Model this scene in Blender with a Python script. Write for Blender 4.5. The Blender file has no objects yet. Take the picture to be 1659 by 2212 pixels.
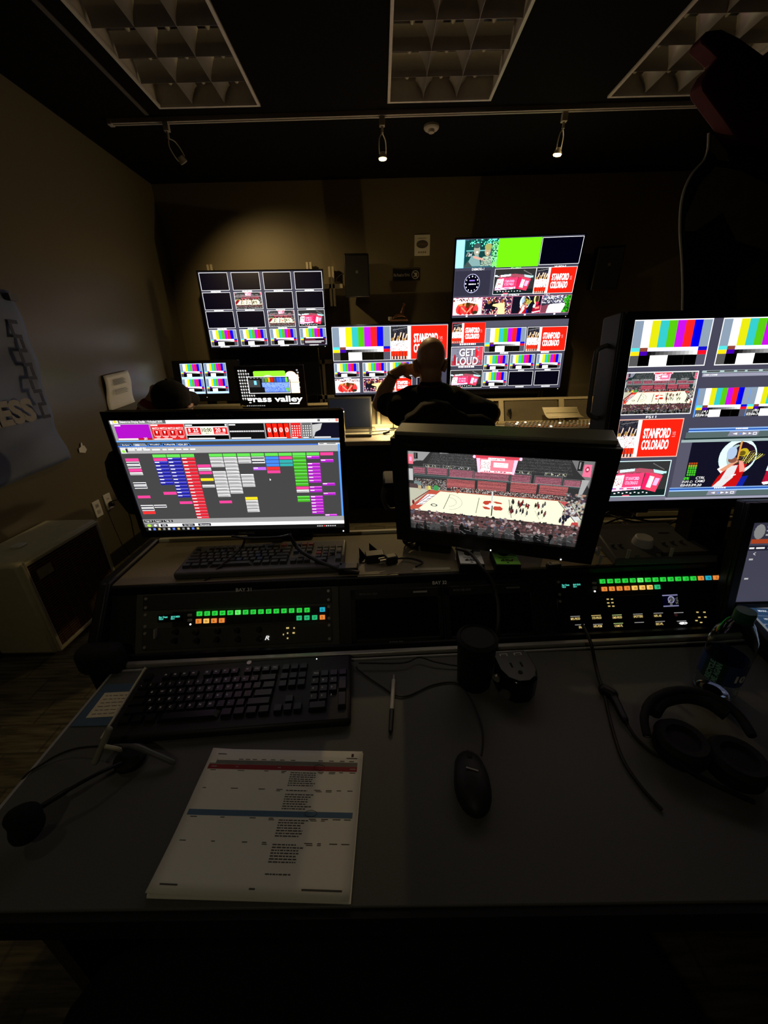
import bpy, bmesh, math, random
import numpy as np
from mathutils import Vector, Matrix, Euler
R = math.radians
scene = bpy.context.scene
col = scene.collection
random.seed(7)

# ---------------------------------------------------------------- camera, world, exposure
CAM_H, PITCH, ROLL, FPX = 1.41, 23.0, 1.4, 815.0
CXP, CYP = 829.5, 1106.0
_f = Vector((0, math.cos(R(PITCH)), -math.sin(R(PITCH))))
_r0 = Vector((1, 0, 0)); _u0 = _r0.cross(_f)
_r = _r0 * math.cos(R(ROLL)) - _u0 * math.sin(R(ROLL))
_u = _r0 * math.sin(R(ROLL)) + _u0 * math.cos(R(ROLL))
CAM_O = Vector((0, 0, CAM_H))
cd = bpy.data.cameras.new('camera'); cam = bpy.data.objects.new('camera', cd); col.objects.link(cam)
cd.sensor_fit = 'VERTICAL'; cd.sensor_height = 36.0; cd.lens = FPX / 2212 * 36.0
cd.clip_start = 0.02; cd.clip_end = 50
mw = Matrix((_r, _u, -_f)).transposed().to_4x4(); mw.translation = CAM_O
cam.matrix_world = mw
scene.camera = cam
world = bpy.data.worlds.new('world'); scene.world = world; world.use_nodes = True
world.node_tree.nodes['Background'].inputs[0].default_value = (0.9, 0.85, 0.7, 1)
world.node_tree.nodes['Background'].inputs[1].default_value = 0.0
scene.view_settings.view_transform = 'Standard'
try: scene.view_settings.look = 'None'
except Exception: pass
scene.view_settings.exposure = 0.0
scene.view_settings.gamma = 1.0
scene.view_settings.use_curve_mapping = False

SPOT_WALL = 40.0     # left track head, aimed at the far wall
SPOT_DOWN = 30.0     # the two lit track heads seen from the desk
FILL_LEFT = 3.8      # added lamp near the left wall, out of view, fills desk and air unit
FILL_REAR = 8.0      # added lamp behind the camera, out of view, fills desk and rack
LAMP_SPILL = 0.5     # stray light around the two lit heads
DESK_LAMP = 13.0      # gooseneck lamp on the far console
SCR_FAR, SCR_NEAR = 1.0, 1.0
WHITE_FAR, WHITE_NEAR = 1.6, 0.9   # how far the brightest picture parts of the screens exceed paper white

# a ray through the photograph's pixel, met with the plane axis = value: gives the place of a thing in the room
def ray(px, py): return _f + _r * ((px - CXP) / FPX) - _u * ((py - CYP) / FPX)
def at(px, py, ax, v):
    d = ray(px, py); return CAM_O + d * ((v - CAM_O[ax]) / d[ax])

# ---------------------------------------------------------------- materials
MATS = {}
def mat(name, c, rough=0.5, metal=0.0, emit=0.0, ec=None, var=0.12, scale=40, spec=0.5, bump=0.0, trans=0.0, ior=1.45, coat=0.0):
    if name in MATS: return MATS[name]
    m = bpy.data.materials.new(name); m.use_nodes = True; nt = m.node_tree; b = nt.nodes['Principled BSDF']
    b.inputs['Roughness'].default_value = rough; b.inputs['Metallic'].default_value = metal
    b.inputs['Specular IOR Level'].default_value = spec; b.inputs['IOR'].default_value = ior
    if trans: b.inputs['Transmission Weight'].default_value = trans
    if coat: b.inputs['Coat Weight'].default_value = coat; b.inputs['Coat Roughness'].default_value = 0.1
    tc = nt.nodes.new('ShaderNodeTexCoord'); no = nt.nodes.new('ShaderNodeTexNoise'); no.inputs['Scale'].default_value = scale
    no.inputs['Detail'].default_value = 3
    nt.links.new(tc.outputs['Object'], no.inputs['Vector'])
    mx = nt.nodes.new('ShaderNodeMix'); mx.data_type = 'RGBA'
    mx.inputs[6].default_value = (*[x * (1 - var) for x in c], 1); mx.inputs[7].default_value = (*[min(1, x * (1 + var)) for x in c], 1)
    nt.links.new(no.outputs['Fac'], mx.inputs[0]); nt.links.new(mx.outputs[2], b.inputs['Base Color'])
    if bump:
        bp = nt.nodes.new('ShaderNodeBump'); bp.inputs['Strength'].default_value = bump; bp.inputs['Distance'].default_value = 0.002
        nt.links.new(no.outputs['Fac'], bp.inputs['Height']); nt.links.new(bp.outputs['Normal'], b.inputs['Normal'])
    if emit:
        b.inputs['Emission Color'].default_value = (*(ec or c), 1); b.inputs['Emission Strength'].default_value = emit
    MATS[name] = m; return m

def screen_mat(name, strength):
    m = bpy.data.materials.new(name); m.use_nodes = True; nt = m.node_tree; b = nt.nodes['Principled BSDF']
    b.inputs['Base Color'].default_value = (0.004, 0.004, 0.005, 1); b.inputs['Roughness'].default_value = 0.35
    a = nt.nodes.new('ShaderNodeAttribute'); a.attribute_name = 'px'
    nt.links.new(a.outputs['Color'], b.inputs['Emission Color']); b.inputs['Emission Strength'].default_value = strength
    return m

blk = mat('black_plastic', (0.010, 0.010, 0.011), 0.42)
blkm = mat('black_matte', (0.007, 0.007, 0.007), 0.8)
gloss = mat('gloss_black', (0.006, 0.006, 0.007), 0.12)
offscr = mat('dark_screen_glass', (0.004, 0.004, 0.005), 0.2)
dkgrey = mat('dark_grey_plastic', (0.035, 0.035, 0.037), 0.45)
grey = mat('grey_plastic', (0.12, 0.12, 0.12), 0.45)
lgrey = mat('light_grey_plastic', (0.42, 0.41, 0.39), 0.45)
white = mat('white_plastic', (0.72, 0.70, 0.64), 0.45)
cream = mat('cream_metal', (0.62, 0.57, 0.38), 0.5)
alu = mat('brushed_aluminium', (0.55, 0.53, 0.48), 0.38, 0.6)
trackm = mat('track_white_enamel', (0.40, 0.38, 0.34), 0.5)
desk_m = mat('desk_laminate', (0.105, 0.108, 0.096), 0.55, var=0.25, scale=500, bump=0.05)
bdesk_m = mat('far_desk_laminate', (0.33, 0.29, 0.23), 0.6, var=0.15, scale=300)
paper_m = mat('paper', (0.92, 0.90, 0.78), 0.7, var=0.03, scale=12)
ink = mat('ink', (0.05, 0.05, 0.05), 0.8)
lab = mat('engraved_lettering', (0.85, 0.85, 0.82), 0.6)
keyleg = mat('key_legend', (0.92, 0.92, 0.9), 0.6)
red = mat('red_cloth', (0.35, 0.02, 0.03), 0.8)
skin = mat('skin', (0.58, 0.33, 0.20), 0.5, var=0.10, scale=30)
blackcloth = mat('black_cloth', (0.008, 0.008, 0.009), 0.95, scale=200, bump=0.1)
chairm = mat('chair_fabric', (0.010, 0.010, 0.010), 0.9, scale=300, bump=0.1)
jacketm = mat('olive_jacket_cloth', (0.022, 0.020, 0.014), 0.9, scale=200)
cablem = mat('cable_rubber', (0.02, 0.018, 0.016), 0.5)
rackm = mat('rack_black', (0.008, 0.008, 0.009), 0.45, scale=80)
olive = mat('rack_olive_metal', (0.085, 0.08, 0.06), 0.5)
wood_edge = mat('console_edge', (0.05, 0.045, 0.035), 0.5)

# ---------------------------------------------------------------- mesh helper
class M:
    def __init__(s): s.v = []; s.f = []; s.m = []; s.mi = 0
    def mt(s, i): s.mi = i; return s
    def add(s, vs, fs):
        b = len(s.v); s.v += [tuple(x) for x in vs]
        for f in fs: s.f.append([b + i for i in f]); s.m.append(s.mi)
        return s
    def box(s, cx, cy, cz, sx, sy, sz, rot=None, taper=1.0):
        vs = []
        for z in (-.5, .5):
            k = taper if z > 0 else 1
            for x, y in ((-.5, -.5), (.5, -.5), (.5, .5), (-.5, .5)): vs.append(Vector((x * sx * k, y * sy * k, z * sz)))
        if rot: e = Euler(rot).to_matrix(); vs = [e @ v for v in vs]
        c = Vector((cx, cy, cz))
        return s.add([v + c for v in vs], [(3, 2, 1, 0), (4, 5, 6, 7), (0, 1, 5, 4), (1, 2, 6, 5), (2, 3, 7, 6), (3, 0, 4, 7)])
    def cyl(s, p, q, r, r2=None, n=20):
        p = Vector(p); q = Vector(q); r2 = r if r2 is None else r2; d = (q - p).normalized()
        a = d.orthogonal().normalized(); b = d.cross(a); vs = []
        for c, k in ((p, r), (q, r2)):
            for i in range(n): t = 2 * math.pi * i / n; vs.append(c + a * (k * math.cos(t)) + b * (k * math.sin(t)))
        return s.add(vs, [list(range(n))[::-1], list(range(n, 2 * n))] + [(i, (i + 1) % n, n + (i + 1) % n, n + i) for i in range(n)])
    def tube(s, pts, r, n=8, smooth=True):
        pts = [Vector(p) for p in pts]
        if smooth and len(pts) > 2:
            o = []
            for i in range(len(pts) - 1):
                p0 = pts[max(0, i - 1)]; p1 = pts[i]; p2 = pts[i + 1]; p3 = pts[min(len(pts) - 1, i + 2)]
                for k in range(6):
                    t = k / 6; o.append(.5 * ((2 * p1) + (-p0 + p2) * t + (2 * p0 - 5 * p1 + 4 * p2 - p3) * t * t + (-p0 + 3 * p1 - 3 * p2 + p3) * t ** 3))
            pts = o + [pts[-1]]
        vs = []; d = (pts[1] - pts[0]).normalized(); a = d.orthogonal().normalized()
        for i, p in enumerate(pts):
            d = (pts[min(i + 1, len(pts) - 1)] - pts[max(0, i - 1)]).normalized()
            a = (a - d * a.dot(d)).normalized(); b = d.cross(a)
            rr = r[i * (len(r) - 1) // max(1, len(pts) - 1)] if isinstance(r, (list, tuple)) else r
            for k in range(n): t = 2 * math.pi * k / n; vs.append(p + a * (rr * math.cos(t)) + b * (rr * math.sin(t)))
        N = len(pts); fs = [list(range(n))[::-1], [(N - 1) * n + k for k in range(n)]]
        for i in range(N - 1):
            for k in range(n): fs.append((i * n + k, i * n + (k + 1) % n, (i + 1) * n + (k + 1) % n, (i + 1) * n + k))
        return s.add(vs, fs)
    def lathe(s, prof, n=32, c=(0, 0, 0)):
        vs = []
        for r, z in prof:
            for i in range(n): t = 2 * math.pi * i / n; vs.append((c[0] + r * math.cos(t), c[1] + r * math.sin(t), c[2] + z))
        N = len(prof); fs = [list(range(n))[::-1], [(N - 1) * n + k for k in range(n)]]
        for i in range(N - 1):
            for k in range(n): fs.append((i * n + k, i * n + (k + 1) % n, (i + 1) * n + (k + 1) % n, (i + 1) * n + k))
        return s.add(vs, fs)
    def sph(s, c, r, rot=None, n=20):
        rx, ry, rz = r if isinstance(r, (tuple, list)) else (r, r, r); vs = []; h = n // 2
        e = Euler(rot).to_matrix() if rot else None
        for j in range(h + 1):
            ph = math.pi * (j / h) * .998 + .003
            for i in range(n):
                t = 2 * math.pi * i / n; v = Vector((rx * math.sin(ph) * math.cos(t), ry * math.sin(ph) * math.sin(t), rz * math.cos(ph)))
                if e: v = e @ v
                vs.append(v + Vector(c))
        fs = [list(range(n)), [h * n + k for k in range(n)][::-1]]
        for j in range(h):
            for i in range(n): fs.append((j * n + i, (j + 1) * n + i, (j + 1) * n + (i + 1) % n, j * n + (i + 1) % n))
        return s.add(vs, fs)
    def cap(s, p, q, r, r2=None, n=16):
        r2 = r if r2 is None else r2
        s.cyl(p, q, r, r2, n); s.sph(p, r, n=n); s.sph(q, r2, n=n); return s
    def chain(s, pts, rs, n=14):
        for i in range(len(pts) - 1): s.cap(pts[i], pts[i + 1], rs[i], rs[i + 1], n)
        return s
    def prism(s, pts, off, d):
        """pts: 3-D polygon, extruded by vector d"""
        n = len(pts); d = Vector(d); a = [Vector(p) + Vector(off) for p in pts]
        return s.add(a + [p + d for p in a], [list(range(n))[::-1], [n + i for i in range(n)]] + [(i, (i + 1) % n, n + (i + 1) % n, n + i) for i in range(n)])
    def face(s, pts): return s.add(pts, [list(range(len(pts)))])

def finish(o, bevel=0, smooth=True, seg=2, remesh=0, sm=0):
    if remesh:
        r = o.modifiers.new('remesh', 'REMESH'); r.mode = 'VOXEL'; r.voxel_size = remesh; r.use_smooth_shade = True
        if sm: q = o.modifiers.new('smooth', 'SMOOTH'); q.iterations = sm; q.factor = 0.5
    if bevel:
        b = o.modifiers.new('bevel', 'BEVEL'); b.width = bevel; b.segments = seg; b.limit_method = 'ANGLE'; b.angle_limit = R(40)
def obj(name, mb, m, parent=None, bevel=0, smooth=True, remesh=0, sm=0, loc=None, rot=None, label=None, flip=False):
    me = bpy.data.meshes.new(name); me.from_pydata(mb.v, [], mb.f)
    ms = m if isinstance(m, (list, tuple)) else [m]
    for x in ms: me.materials.append(x)
    for p, i in zip(me.polygons, mb.m): p.material_index = i
    bm = bmesh.new(); bm.from_mesh(me); bmesh.ops.recalc_face_normals(bm, faces=bm.faces); bm.to_mesh(me); bm.free()
    me.update()
    if smooth:
        for p in me.polygons: p.use_smooth = True
        try: me.set_sharp_from_angle(angle=R(35))
        except Exception: pass
    o = bpy.data.objects.new(name, me); col.objects.link(o)
    if parent: o.parent = parent
    if loc is not None: o.location = loc
    if rot is not None: o.rotation_euler = rot
    if label: o['label'] = label
    finish(o, bevel, smooth, remesh=remesh, sm=sm)
    return o
def tag(o, label=None, cat=None, group=None, kind=None):
    if label: o['label'] = label
    if cat: o['category'] = cat
    if group: o['group'] = group
    if kind: o['kind'] = kind
    return o
def thing(name, label, cat, loc=(0, 0, 0), rot=(0, 0, 0), group=None):
    o = bpy.data.objects.new(name, None); o.empty_display_size = 0.05; col.objects.link(o)
    o.location = loc; o.rotation_euler = rot
    return tag(o, label, cat, group)
def struct(name, mb, m, **k):
    o = obj(name, mb, m, **k); o['kind'] = 'structure'; return o
def share(src, parent, loc, rot=None, name=None, m=None):
    c = src.copy(); col.objects.link(c); c.parent = parent; c.location = loc
    if rot is not None: c.rotation_euler = rot
    return c

# ---------------------------------------------------------------- text
_tc = {}
def text_geo(s, bold=0.0, shear=0.0):
    k = (s, bold, shear)
    if k in _tc: return _tc[k]
    cu = bpy.data.curves.new('t', 'FONT'); cu.body = s; cu.size = 1; cu.resolution_u = 3; cu.offset = bold; cu.shear = shear
    o = bpy.data.objects.new('t', cu); col.objects.link(o)
    bpy.context.view_layer.update()
    me = o.to_mesh(); me.calc_loop_triangles()
    v = np.array([(p.co.x, p.co.y) for p in me.vertices]) if len(me.vertices) else np.zeros((0, 2))
    t = [tuple(x.vertices) for x in me.loop_triangles]
    o.to_mesh_clear(); bpy.data.objects.remove(o); bpy.data.curves.remove(cu)
    if len(v): mn, mx = v.min(0), v.max(0); v = (v - mn) / (mx - mn).max(); asp = (mx - mn)[0] / (mx - mn)[1]; v = v / np.maximum(v.max(0), 1e-6)
    else: asp = 1
    _tc[k] = (v, t, asp); return _tc[k]
def lettering(s, w, h, m, parent, origin, ux=(1, 0, 0), uy=(0, 0, 1), name='lettering', bold=0.02, shear=0.0, center=True, lift=0.0006):
    """flat raised characters, w x h metres, standing at origin along ux / uy"""
    v, t, asp = text_geo(s, bold, shear)
    if w is None: w = h * asp
    ux = Vector(ux).normalized(); uy = Vector(uy).normalized(); n = ux.cross(uy)
    O = Vector(origin) - ((ux * w + uy * h) * .5 if center else Vector()) + n * lift
    mb = M(); mb.add([O + ux * (a * w) + uy * (b * h) for a, b in v], t)
    return obj(name, mb, m, parent, smooth=False)

# ---------------------------------------------------------------- pictures on the screens
class Cv:
    def __init__(s, W, H, bg=(0, 0, 0), a=None, vp=(0, 0, 1, 1)):
        s.W, s.H = W, H; s.a = np.zeros((H, W, 3)) if a is None else a
        if a is None: s.a[:] = bg
        s.vp = vp
    def sub(s, x0, y0, x1, y1):
        a, b, c, d = s.vp; w, h = c - a, d - b
        return Cv(s.W, s.H, a=s.a, vp=(a + x0 * w, b + y0 * h, a + x1 * w, b + y1 * h))
    def T(s, x, y): a, b, c, d = s.vp; return (a + x * (c - a)) * s.W, (b + y * (d - b)) * s.H
    def rect(s, x0, y0, x1, y1, c):
        X0, Y0 = s.T(x0, y0); X1, Y1 = s.T(x1, y1)
        X0, X1, Y0, Y1 = [int(round(q)) for q in (X0, X1, Y0, Y1)]
        X1 = max(X1, X0 + 1); Y1 = max(Y1, Y0 + 1)
        s.a[max(0, Y0):max(0, Y1), max(0, X0):max(0, X1)] = c; return s
    def frame(s, x0, y0, x1, y1, c, t=0.006):
        X0, Y0 = s.T(x0, y0); X1, Y1 = s.T(x1, y1); X0, X1, Y0, Y1 = [int(round(q)) for q in (X0, X1, Y0, Y1)]
        p = max(1, int(round(t * s.W)))
        X1 = min(X1, s.W); Y1 = min(Y1, s.H)
        s.a[Y0:Y0 + p, X0:X1] = c; s.a[max(0, Y1 - p):Y1, X0:X1] = c; s.a[Y0:Y1, X0:X0 + p] = c; s.a[Y0:Y1, max(0, X1 - p):X1] = c; return s
    def _clip(s):
        a, b, c, d = s.vp
        return max(0, int(round(a * s.W))), max(0, int(round(b * s.H))), min(s.W, int(round(c * s.W))), min(s.H, int(round(d * s.H)))
    def poly(s, pts, c):
        P = np.array([s.T(*p) for p in pts]); k = s._clip()
        x0, y0 = np.floor(P.min(0)).astype(int); x1, y1 = np.ceil(P.max(0)).astype(int)
        x0, y0, x1, y1 = max(x0, k[0]), max(y0, k[1]), min(x1, k[2]), min(y1, k[3])
        if x1 <= x0 or y1 <= y0: return s
        X, Y = np.meshgrid(np.arange(x0, x1) + .5, np.arange(y0, y1) + .5); I = np.zeros(X.shape, bool); n = len(P)
        for i in range(n):
            ax, ay = P[i]; bx, by = P[(i + 1) % n]
            if ay == by: continue
            I ^= ((ay > Y) != (by > Y)) & (X < (bx - ax) * (Y - ay) / (by - ay) + ax)
        s.a[y0:y1, x0:x1][I] = c; return s
    def ell(s, cx, cy, rx, ry, c, hole=0.0, rot=0.0):
        n = 28; o = [(cx + rx * math.cos(t) * math.cos(rot) - ry * math.sin(t) * math.sin(rot) * .6, cy + ry * math.sin(t) * math.cos(rot) + rx * math.cos(t) * math.sin(rot) * 1.6) for t in [2 * math.pi * i / n for i in range(n)]]
        if hole:
            i_ = [(cx + (x - cx) * hole, cy + (y - cy) * hole) for x, y in o]
            o = o + [o[0]] + [i_[0]] + i_[::-1]
        return s.poly(o, c)
    def line(s, x0, y0, x1, y1, c, w=1.0):
        X0, Y0 = s.T(x0, y0); X1, Y1 = s.T(x1, y1); k = s._clip()
        n = int(max(abs(X1 - X0), abs(Y1 - Y0)) * 1.5) + 1; h = w / 2
        for i in range(n + 1):
            t = i / n; x = X0 + (X1 - X0) * t; y = Y0 + (Y1 - Y0) * t
            a, b = int(math.floor(x - h + .5)), int(math.floor(y - h + .5)); q = max(1, int(round(w)))
            a0, b0 = max(a, k[0]), max(b, k[1]); s.a[b0:max(b0, min(b + q, k[3])), a0:max(a0, min(a + q, k[2]))] = c
        return s
    def text(s, t, x0, y0, x1, y1, c, bold=0.012, shear=0.0):
        v, tr, asp = text_geo(t, bold, shear)
        if len(v) == 0: return s
        for a, b, d in tr:
            s.poly([(x0 + v[i][0] * (x1 - x0), y1 - v[i][1] * (y1 - y0)) for i in (a, b, d)], c)
        return s
    def noise(s, x0, y0, x1, y1, cols, seed=1, d=1.0, bw=1, bh=1):
        rng = np.random.default_rng(seed); X0, Y0 = [int(round(q)) for q in s.T(x0, y0)]; X1, Y1 = [int(round(q)) for q in s.T(x1, y1)]
        X0, Y0, X1, Y1 = max(0, X0), max(0, Y0), min(s.W, X1), min(s.H, Y1)
        if X1 <= X0 or Y1 <= Y0: return s
        h, w = Y1 - Y0, X1 - X0; i = rng.integers(0, len(cols), (h // bh + 1, w // bw + 1)); k = rng.random(i.shape) < d
        i = np.kron(i, np.ones((bh, bw), int))[:h, :w]; k = np.kron(k, np.ones((bh, bw), bool))[:h, :w].astype(bool)
        A = np.array(cols)[i]; s.a[Y0:Y1, X0:X1][k] = A[k]; return s

G = lambda v: (v, v, v)
def bars(c):
    g = (.60, .62, .68); w = (.93, .93, .93)
    cs = [g, w, (.86, .88, .10), (.20, .80, .80), (.36, .82, .05), (.80, .05, .85), (.92, .12, .12), (.02, .02, .88), g]
    xs = [0, .125] + [.125 + .75 * i / 7 for i in range(1, 8)] + [1]
    for i in range(9): c.rect(xs[i], 0, xs[i + 1], .585, cs[i])
    c.rect(0, .585, .125, .665, (.35, .88, .88)).rect(.125, .585, .225, .665, (.55, .30, .18)).rect(.225, .585, .875, .665, (.90, .92, .98)).rect(.875, .585, 1, .665, (.05, .05, .80))
    c.rect(0, .665, .125, .75, (.9, .88, .10)).rect(.125, .665, .225, .75, (.25, .02, .75)).rect(.875, .665, 1, .75, (.92, .1, .12))
    for i in range(12): c.rect(.225 + .65 * i / 12, .665, .225 + .65 * (i + 1) / 12, .75, G(.1 + .85 * i / 11))
    c.rect(0, .75, .125, 1, G(.34)).rect(.125, .75, .27, 1, G(.03)).rect(.27, .75, .50, 1, G(.97)).rect(.50, .75, .875, 1, G(.03)).rect(.875, .75, 1, 1, (.34, .34, .40))
    c.rect(.70, .75, .715, 1, G(.10))
def vs_card(c, seed=3):
    c.rect(0, 0, .36, 1, (.16, .17, .22)); c.noise(0, 0, .34, .25, [G(.1), G(.2), (.3, .3, .36)], seed, .8, 2, 2)
    rng = random.Random(seed)
    c.line(.05, .12, .30, .06, G(.7), 1)
    for i in range(6):
        x = .035 + i * .05; c.line(x, .55, x + .05, .2 + rng.random() * .12, (.95, .85, .80), 3)
        c.ell(x, .36 + rng.random() * .06, .022, .05, rng.choice([(.35, .2, .1), (.75, .55, .3), (.15, .1, .08)]))
        c.poly([(x - .03, .45), (x + .03, .43), (x + .035, .74), (x - .03, .74)], G(.95))
    c.noise(0, .42, .33, .75, [G(1), G(.9), (.25, .25, .3), (.9, .5, .4)], seed + 1, .25, 2, 2)
    for i in range(6):
        x = .03 + i * .052; c.poly([(x - .022, .74), (x + .022, .74), (x + .02, .90), (x - .02, .90)], (.93, .22, .08)); c.rect(x - .015, .90, x + .012, .98, (.95, .8, .75))
    c.rect(.30, 0, .36, 1, G(.95)).rect(.36, 0, 1, 1, (.93, .13, .08))
    c.text('STANFORD', .41, .24, .83, .50, G(1), .03); c.text('COLORADO', .41, .54, .83, .80, G(1), .03); c.text('VS', .86, .34, .91, .44, (1, .75, .7))
    c.rect(.86, .46, .91, .475, (1, .75, .7))
def arena(c, d=1):
    c.rect(0, 0, 1, 1, (.17, .18, .18))
    for i in range(11):
        y = .015 + i * .016; c.line(.15 - i * .004, y, .40, y, G(.42) if i % 2 else G(.32), 1); c.line(.63, y, .88 + .003 * i, y, G(.38) if i % 2 else G(.26), 1)
    for k in range(7): c.line(.17 + k * .038, .01, .12 + k * .042, .19, G(.24), 2); c.line(.66 + k * .035, .01, .70 + k * .042, .19, G(.18), 2)
    c.noise(.14, .01, .40, .17, [G(.55), G(.3)], 5, .06); c.noise(.64, .01, .90, .17, [G(.55), G(.2)], 6, .05)
    pk, pk2, dk = (.80, .42, .50), (.45, .20, .26), (.30, .18, .20)
    # mid tier between railings
    for (a, b, y0, y1) in ((.03, .10, .20, .275), (.115, .235, .195, .275), (.25, .385, .20, .285), (.395, .585, .21, .285), (.60, .70, .205, .285), (.725, .86, .21, .29), (.875, .955, .225, .295)):
        for i in range(5): yy = y0 + (y1 - y0) * i / 5; c.rect(a, yy, b, yy + (y1 - y0) / 10, pk); c.rect(a, yy + (y1 - y0) / 10, b, yy + (y1 - y0) / 5, pk2)
        c.noise(a, y0, b, y1, [dk, (.6, .35, .4)], int(a * 99), .22); c.frame(a - .004, y0 - .012, b + .004, y1, G(.58), .0016)
    for (a, b) in ((.09, .19), (.21, .37), (.60, .70), (.77, .88)): c.noise(a, .165, b, .19, [G(.85), (.75, .7, .4), G(.15), G(.3)], int(a * 50), .35, 2, 3); c.frame(a, .155, b, .193, G(.55), .0016)
    c.rect(0, .288, .97, .31, (.22, .23, .23)); c.line(.02, .286, .96, .292, G(.68), 1); c.line(.02, .311, .25, .311, G(.4), 1)
    # lower tier
    for a, b, y0, y1 in ((.235, .40, .310, .425), (.415, .578, .305, .425), (.60, .74, .295, .42), (.755, .90, .300, .40)):
        for i in range(8): yy = y0 + (y1 - y0) * i / 8; c.rect(a, yy, b, yy + (y1 - y0) / 17, (.86, .42, .48)); c.rect(a, yy + (y1 - y0) / 17, b, yy + (y1 - y0) / 8, (.45, .15, .19))
        c.noise(a, y0, b, y1, [(.55, .25, .3), G(.2)], int(a * 77), .10)
    c.noise(.03, .33, .235, .455, [G(.15), G(.75), (.65, .52, .48), G(.35), (.45, .22, .22), G(.2)], 11, .75, 2, 2)
    c.rect(.0, .22, .025, .36, G(.75)); c.rect(.03, .37, .075, .42, (.50, .55, .58)); c.rect(.0, .40, .05, .50, (.35, .28, .28))
    c.rect(.0, .455, 1, .74, (.80, .77, .71))
    c.noise(.26, .405, .90, .462, [G(.12), G(.75), (.75, .58, .5), (.6, .2, .2), G(.35), (.2, .1, .12)], 12, .92, 2, 3)
    for x, k in ((.055, .75), (.10, .7)): c.rect(x, .42, x + .02, .47, (.8, .7, .5))
    # court
    c.poly([(.165, .468), (.865, .462), (.985, .69), (.94, .76), (.0, .76), (.0, .70)], (.93, .90, .84))
    c.poly([(.165, .460), (.865, .452), (.868, .464), (.165, .472)], (.78, .28, .20))
    c.poly([(.135, .462), (.20, .462), (.05, .725), (.0, .745), (.0, .70)], (.86, .28, .22)); c.poly([(.115, .52), (.165, .515), (.085, .66), (.035, .675)], (.92, .90, .90))
    for k in range(4): c.line(.06 + .025 * k, .66 - .036 * k, .085 + .024 * k, .645 - .036 * k, (.35, .35, .4), 2)
    c.line(.03, .61, .13, .465, (.55, .08, .12), 3); c.line(.03, .68, .13, .53, (.62, .1, .15), 2); c.ell(.02, .64, .008, .03, (.5, .1, .1))
    c.rect(.120, .415, .135, .465, (.90, .85, .2)); c.ell(.168, .435, .018, .035, (.20, .72, .30)); c.ell(.30, .45, .008, .03, (.8, .3, .2))
    c.line(.255, .50, .215, .69, (.35, .3, .28), 1.5); c.line(.43, .51, .416, .70, (.35, .3, .28), 1.5); c.line(.60, .50, .625, .72, (.4, .35, .3), 1.5); c.line(.75, .60, .78, .70, (.4, .35, .3), 1)
    for r_ in (.085, .05):
        pv = None
        for i in range(26):
            t_ = -1.5 + 3.0 * i / 25; x = .245 + r_ * math.cos(t_); y = .595 + r_ * 1.15 * math.sin(t_)
            if pv: c.line(pv[0], pv[1], x, y, (.55, .50, .44), 1)
            pv = (x, y)
    c.ell(.155, .655, .022, .018, (.35, .3, .3), .6); c.ell(.70, .545, .02, .012, (.35, .3, .3), .6)
    # logo
    c.poly([(.452, .568), (.462, .540), (.500, .532), (.508, .55), (.490, .580), (.470, .588)], (.85, .20, .16)); c.poly([(.512, .545), (.525, .535), (.560, .545), (.565, .560), (.535, .562)], (.85, .20, .16))
    c.poly([(.452, .612), (.475, .610), (.500, .628), (.495, .642), (.465, .640)], (.85, .20, .16)); c.poly([(.520, .596), (.556, .592), (.572, .615), (.565, .640), (.525, .645), (.515, .625)], (.85, .20, .16))
    c.poly([(.470, .600), (.488, .585), (.492, .560), (.508, .575), (.530, .582), (.512, .600), (.510, .640), (.498, .618)], G(.97))
    c.rect(.500, .42, .509, .56, G(.82)); c.rect(.506, .59, .512, .72, G(.14))
    rng = random.Random(4)
    for i in range(30):
        x = .600 + .235 * rng.random(); y = .49 + .13 * rng.random(); hgt = .045 + .02 * rng.random()
        cc = rng.choice([(.15, .12, .12), (.50, .12, .12), (.3, .25, .25), (.55, .2, .2), (.12, .1, .1), (.35, .3, .35)])
        c.ell(x, y + hgt * .45, .0055, hgt * .42, cc); c.ell(x, y, .0035, .008, (.35, .2, .15)); c.line(x - .004, y + hgt * .8, x - .006, y + hgt * 1.15, (.2, .15, .12), 1)
    c.poly([(.865, .465), (.905, .462), (.925, .495), (.90, .515)], (.85, .30, .26)); c.poly([(.905, .515), (.935, .505), (.995, .66), (.965, .685)], (.86, .84, .83))
    c.line(.865, .468, .975, .70, (.15, .12, .12), 2); c.line(.935, .50, .998, .655, (.15, .12, .12), 2); c.poly([(.955, .70), (.985, .69), (.995, .745), (.95, .75)], (.85, .25, .2))
    for i in range(10): x = .89 + .07 * rng.random(); y = .56 + .12 * rng.random(); c.ell(x, y + .03, .007, .03, (.12, .1, .16)); c.ell(x, y - .002, .004, .008, (.3, .2, .15))
    for i in range(150): x = .90 + .10 * rng.random(); y = .36 + .26 * rng.random(); c.ell(x, y, .006, .010, rng.choice([G(.2), (.68, .55, .48), G(.45), (.45, .25, .25), G(.68), (.3, .25, .3)]))
    # near crowd, seats and rail
    c.rect(0, .745, 1, 1, (.26, .20, .20))
    for i in range(9):
        for j in range(30):
            x = j / 30; y = .765 + i * .020; c.rect(x, y, x + .027, y + .007, (.50, .28, .32) if (i + j) % 3 else (.32, .22, .24))
    for i in range(330):
        x = rng.random(); y = .735 + rng.random() * .17; r = .0045 + .005 * rng.random() * (1 + 3 * (y - .73))
        c.ell(x, y, r, r * 1.8, rng.choice([(.62, .58, .56), (.25, .2, .2), (.52, .30, .34), (.14, .13, .13), (.68, .62, .58), (.35, .35, .40), (.45, .22, .26), (.4, .28, .22), (.2, .18, .2)]))
    c.line(0, .895, 1, .91, G(.55), 2); c.line(0, .925, 1, .945, G(.40), 2)
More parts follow.
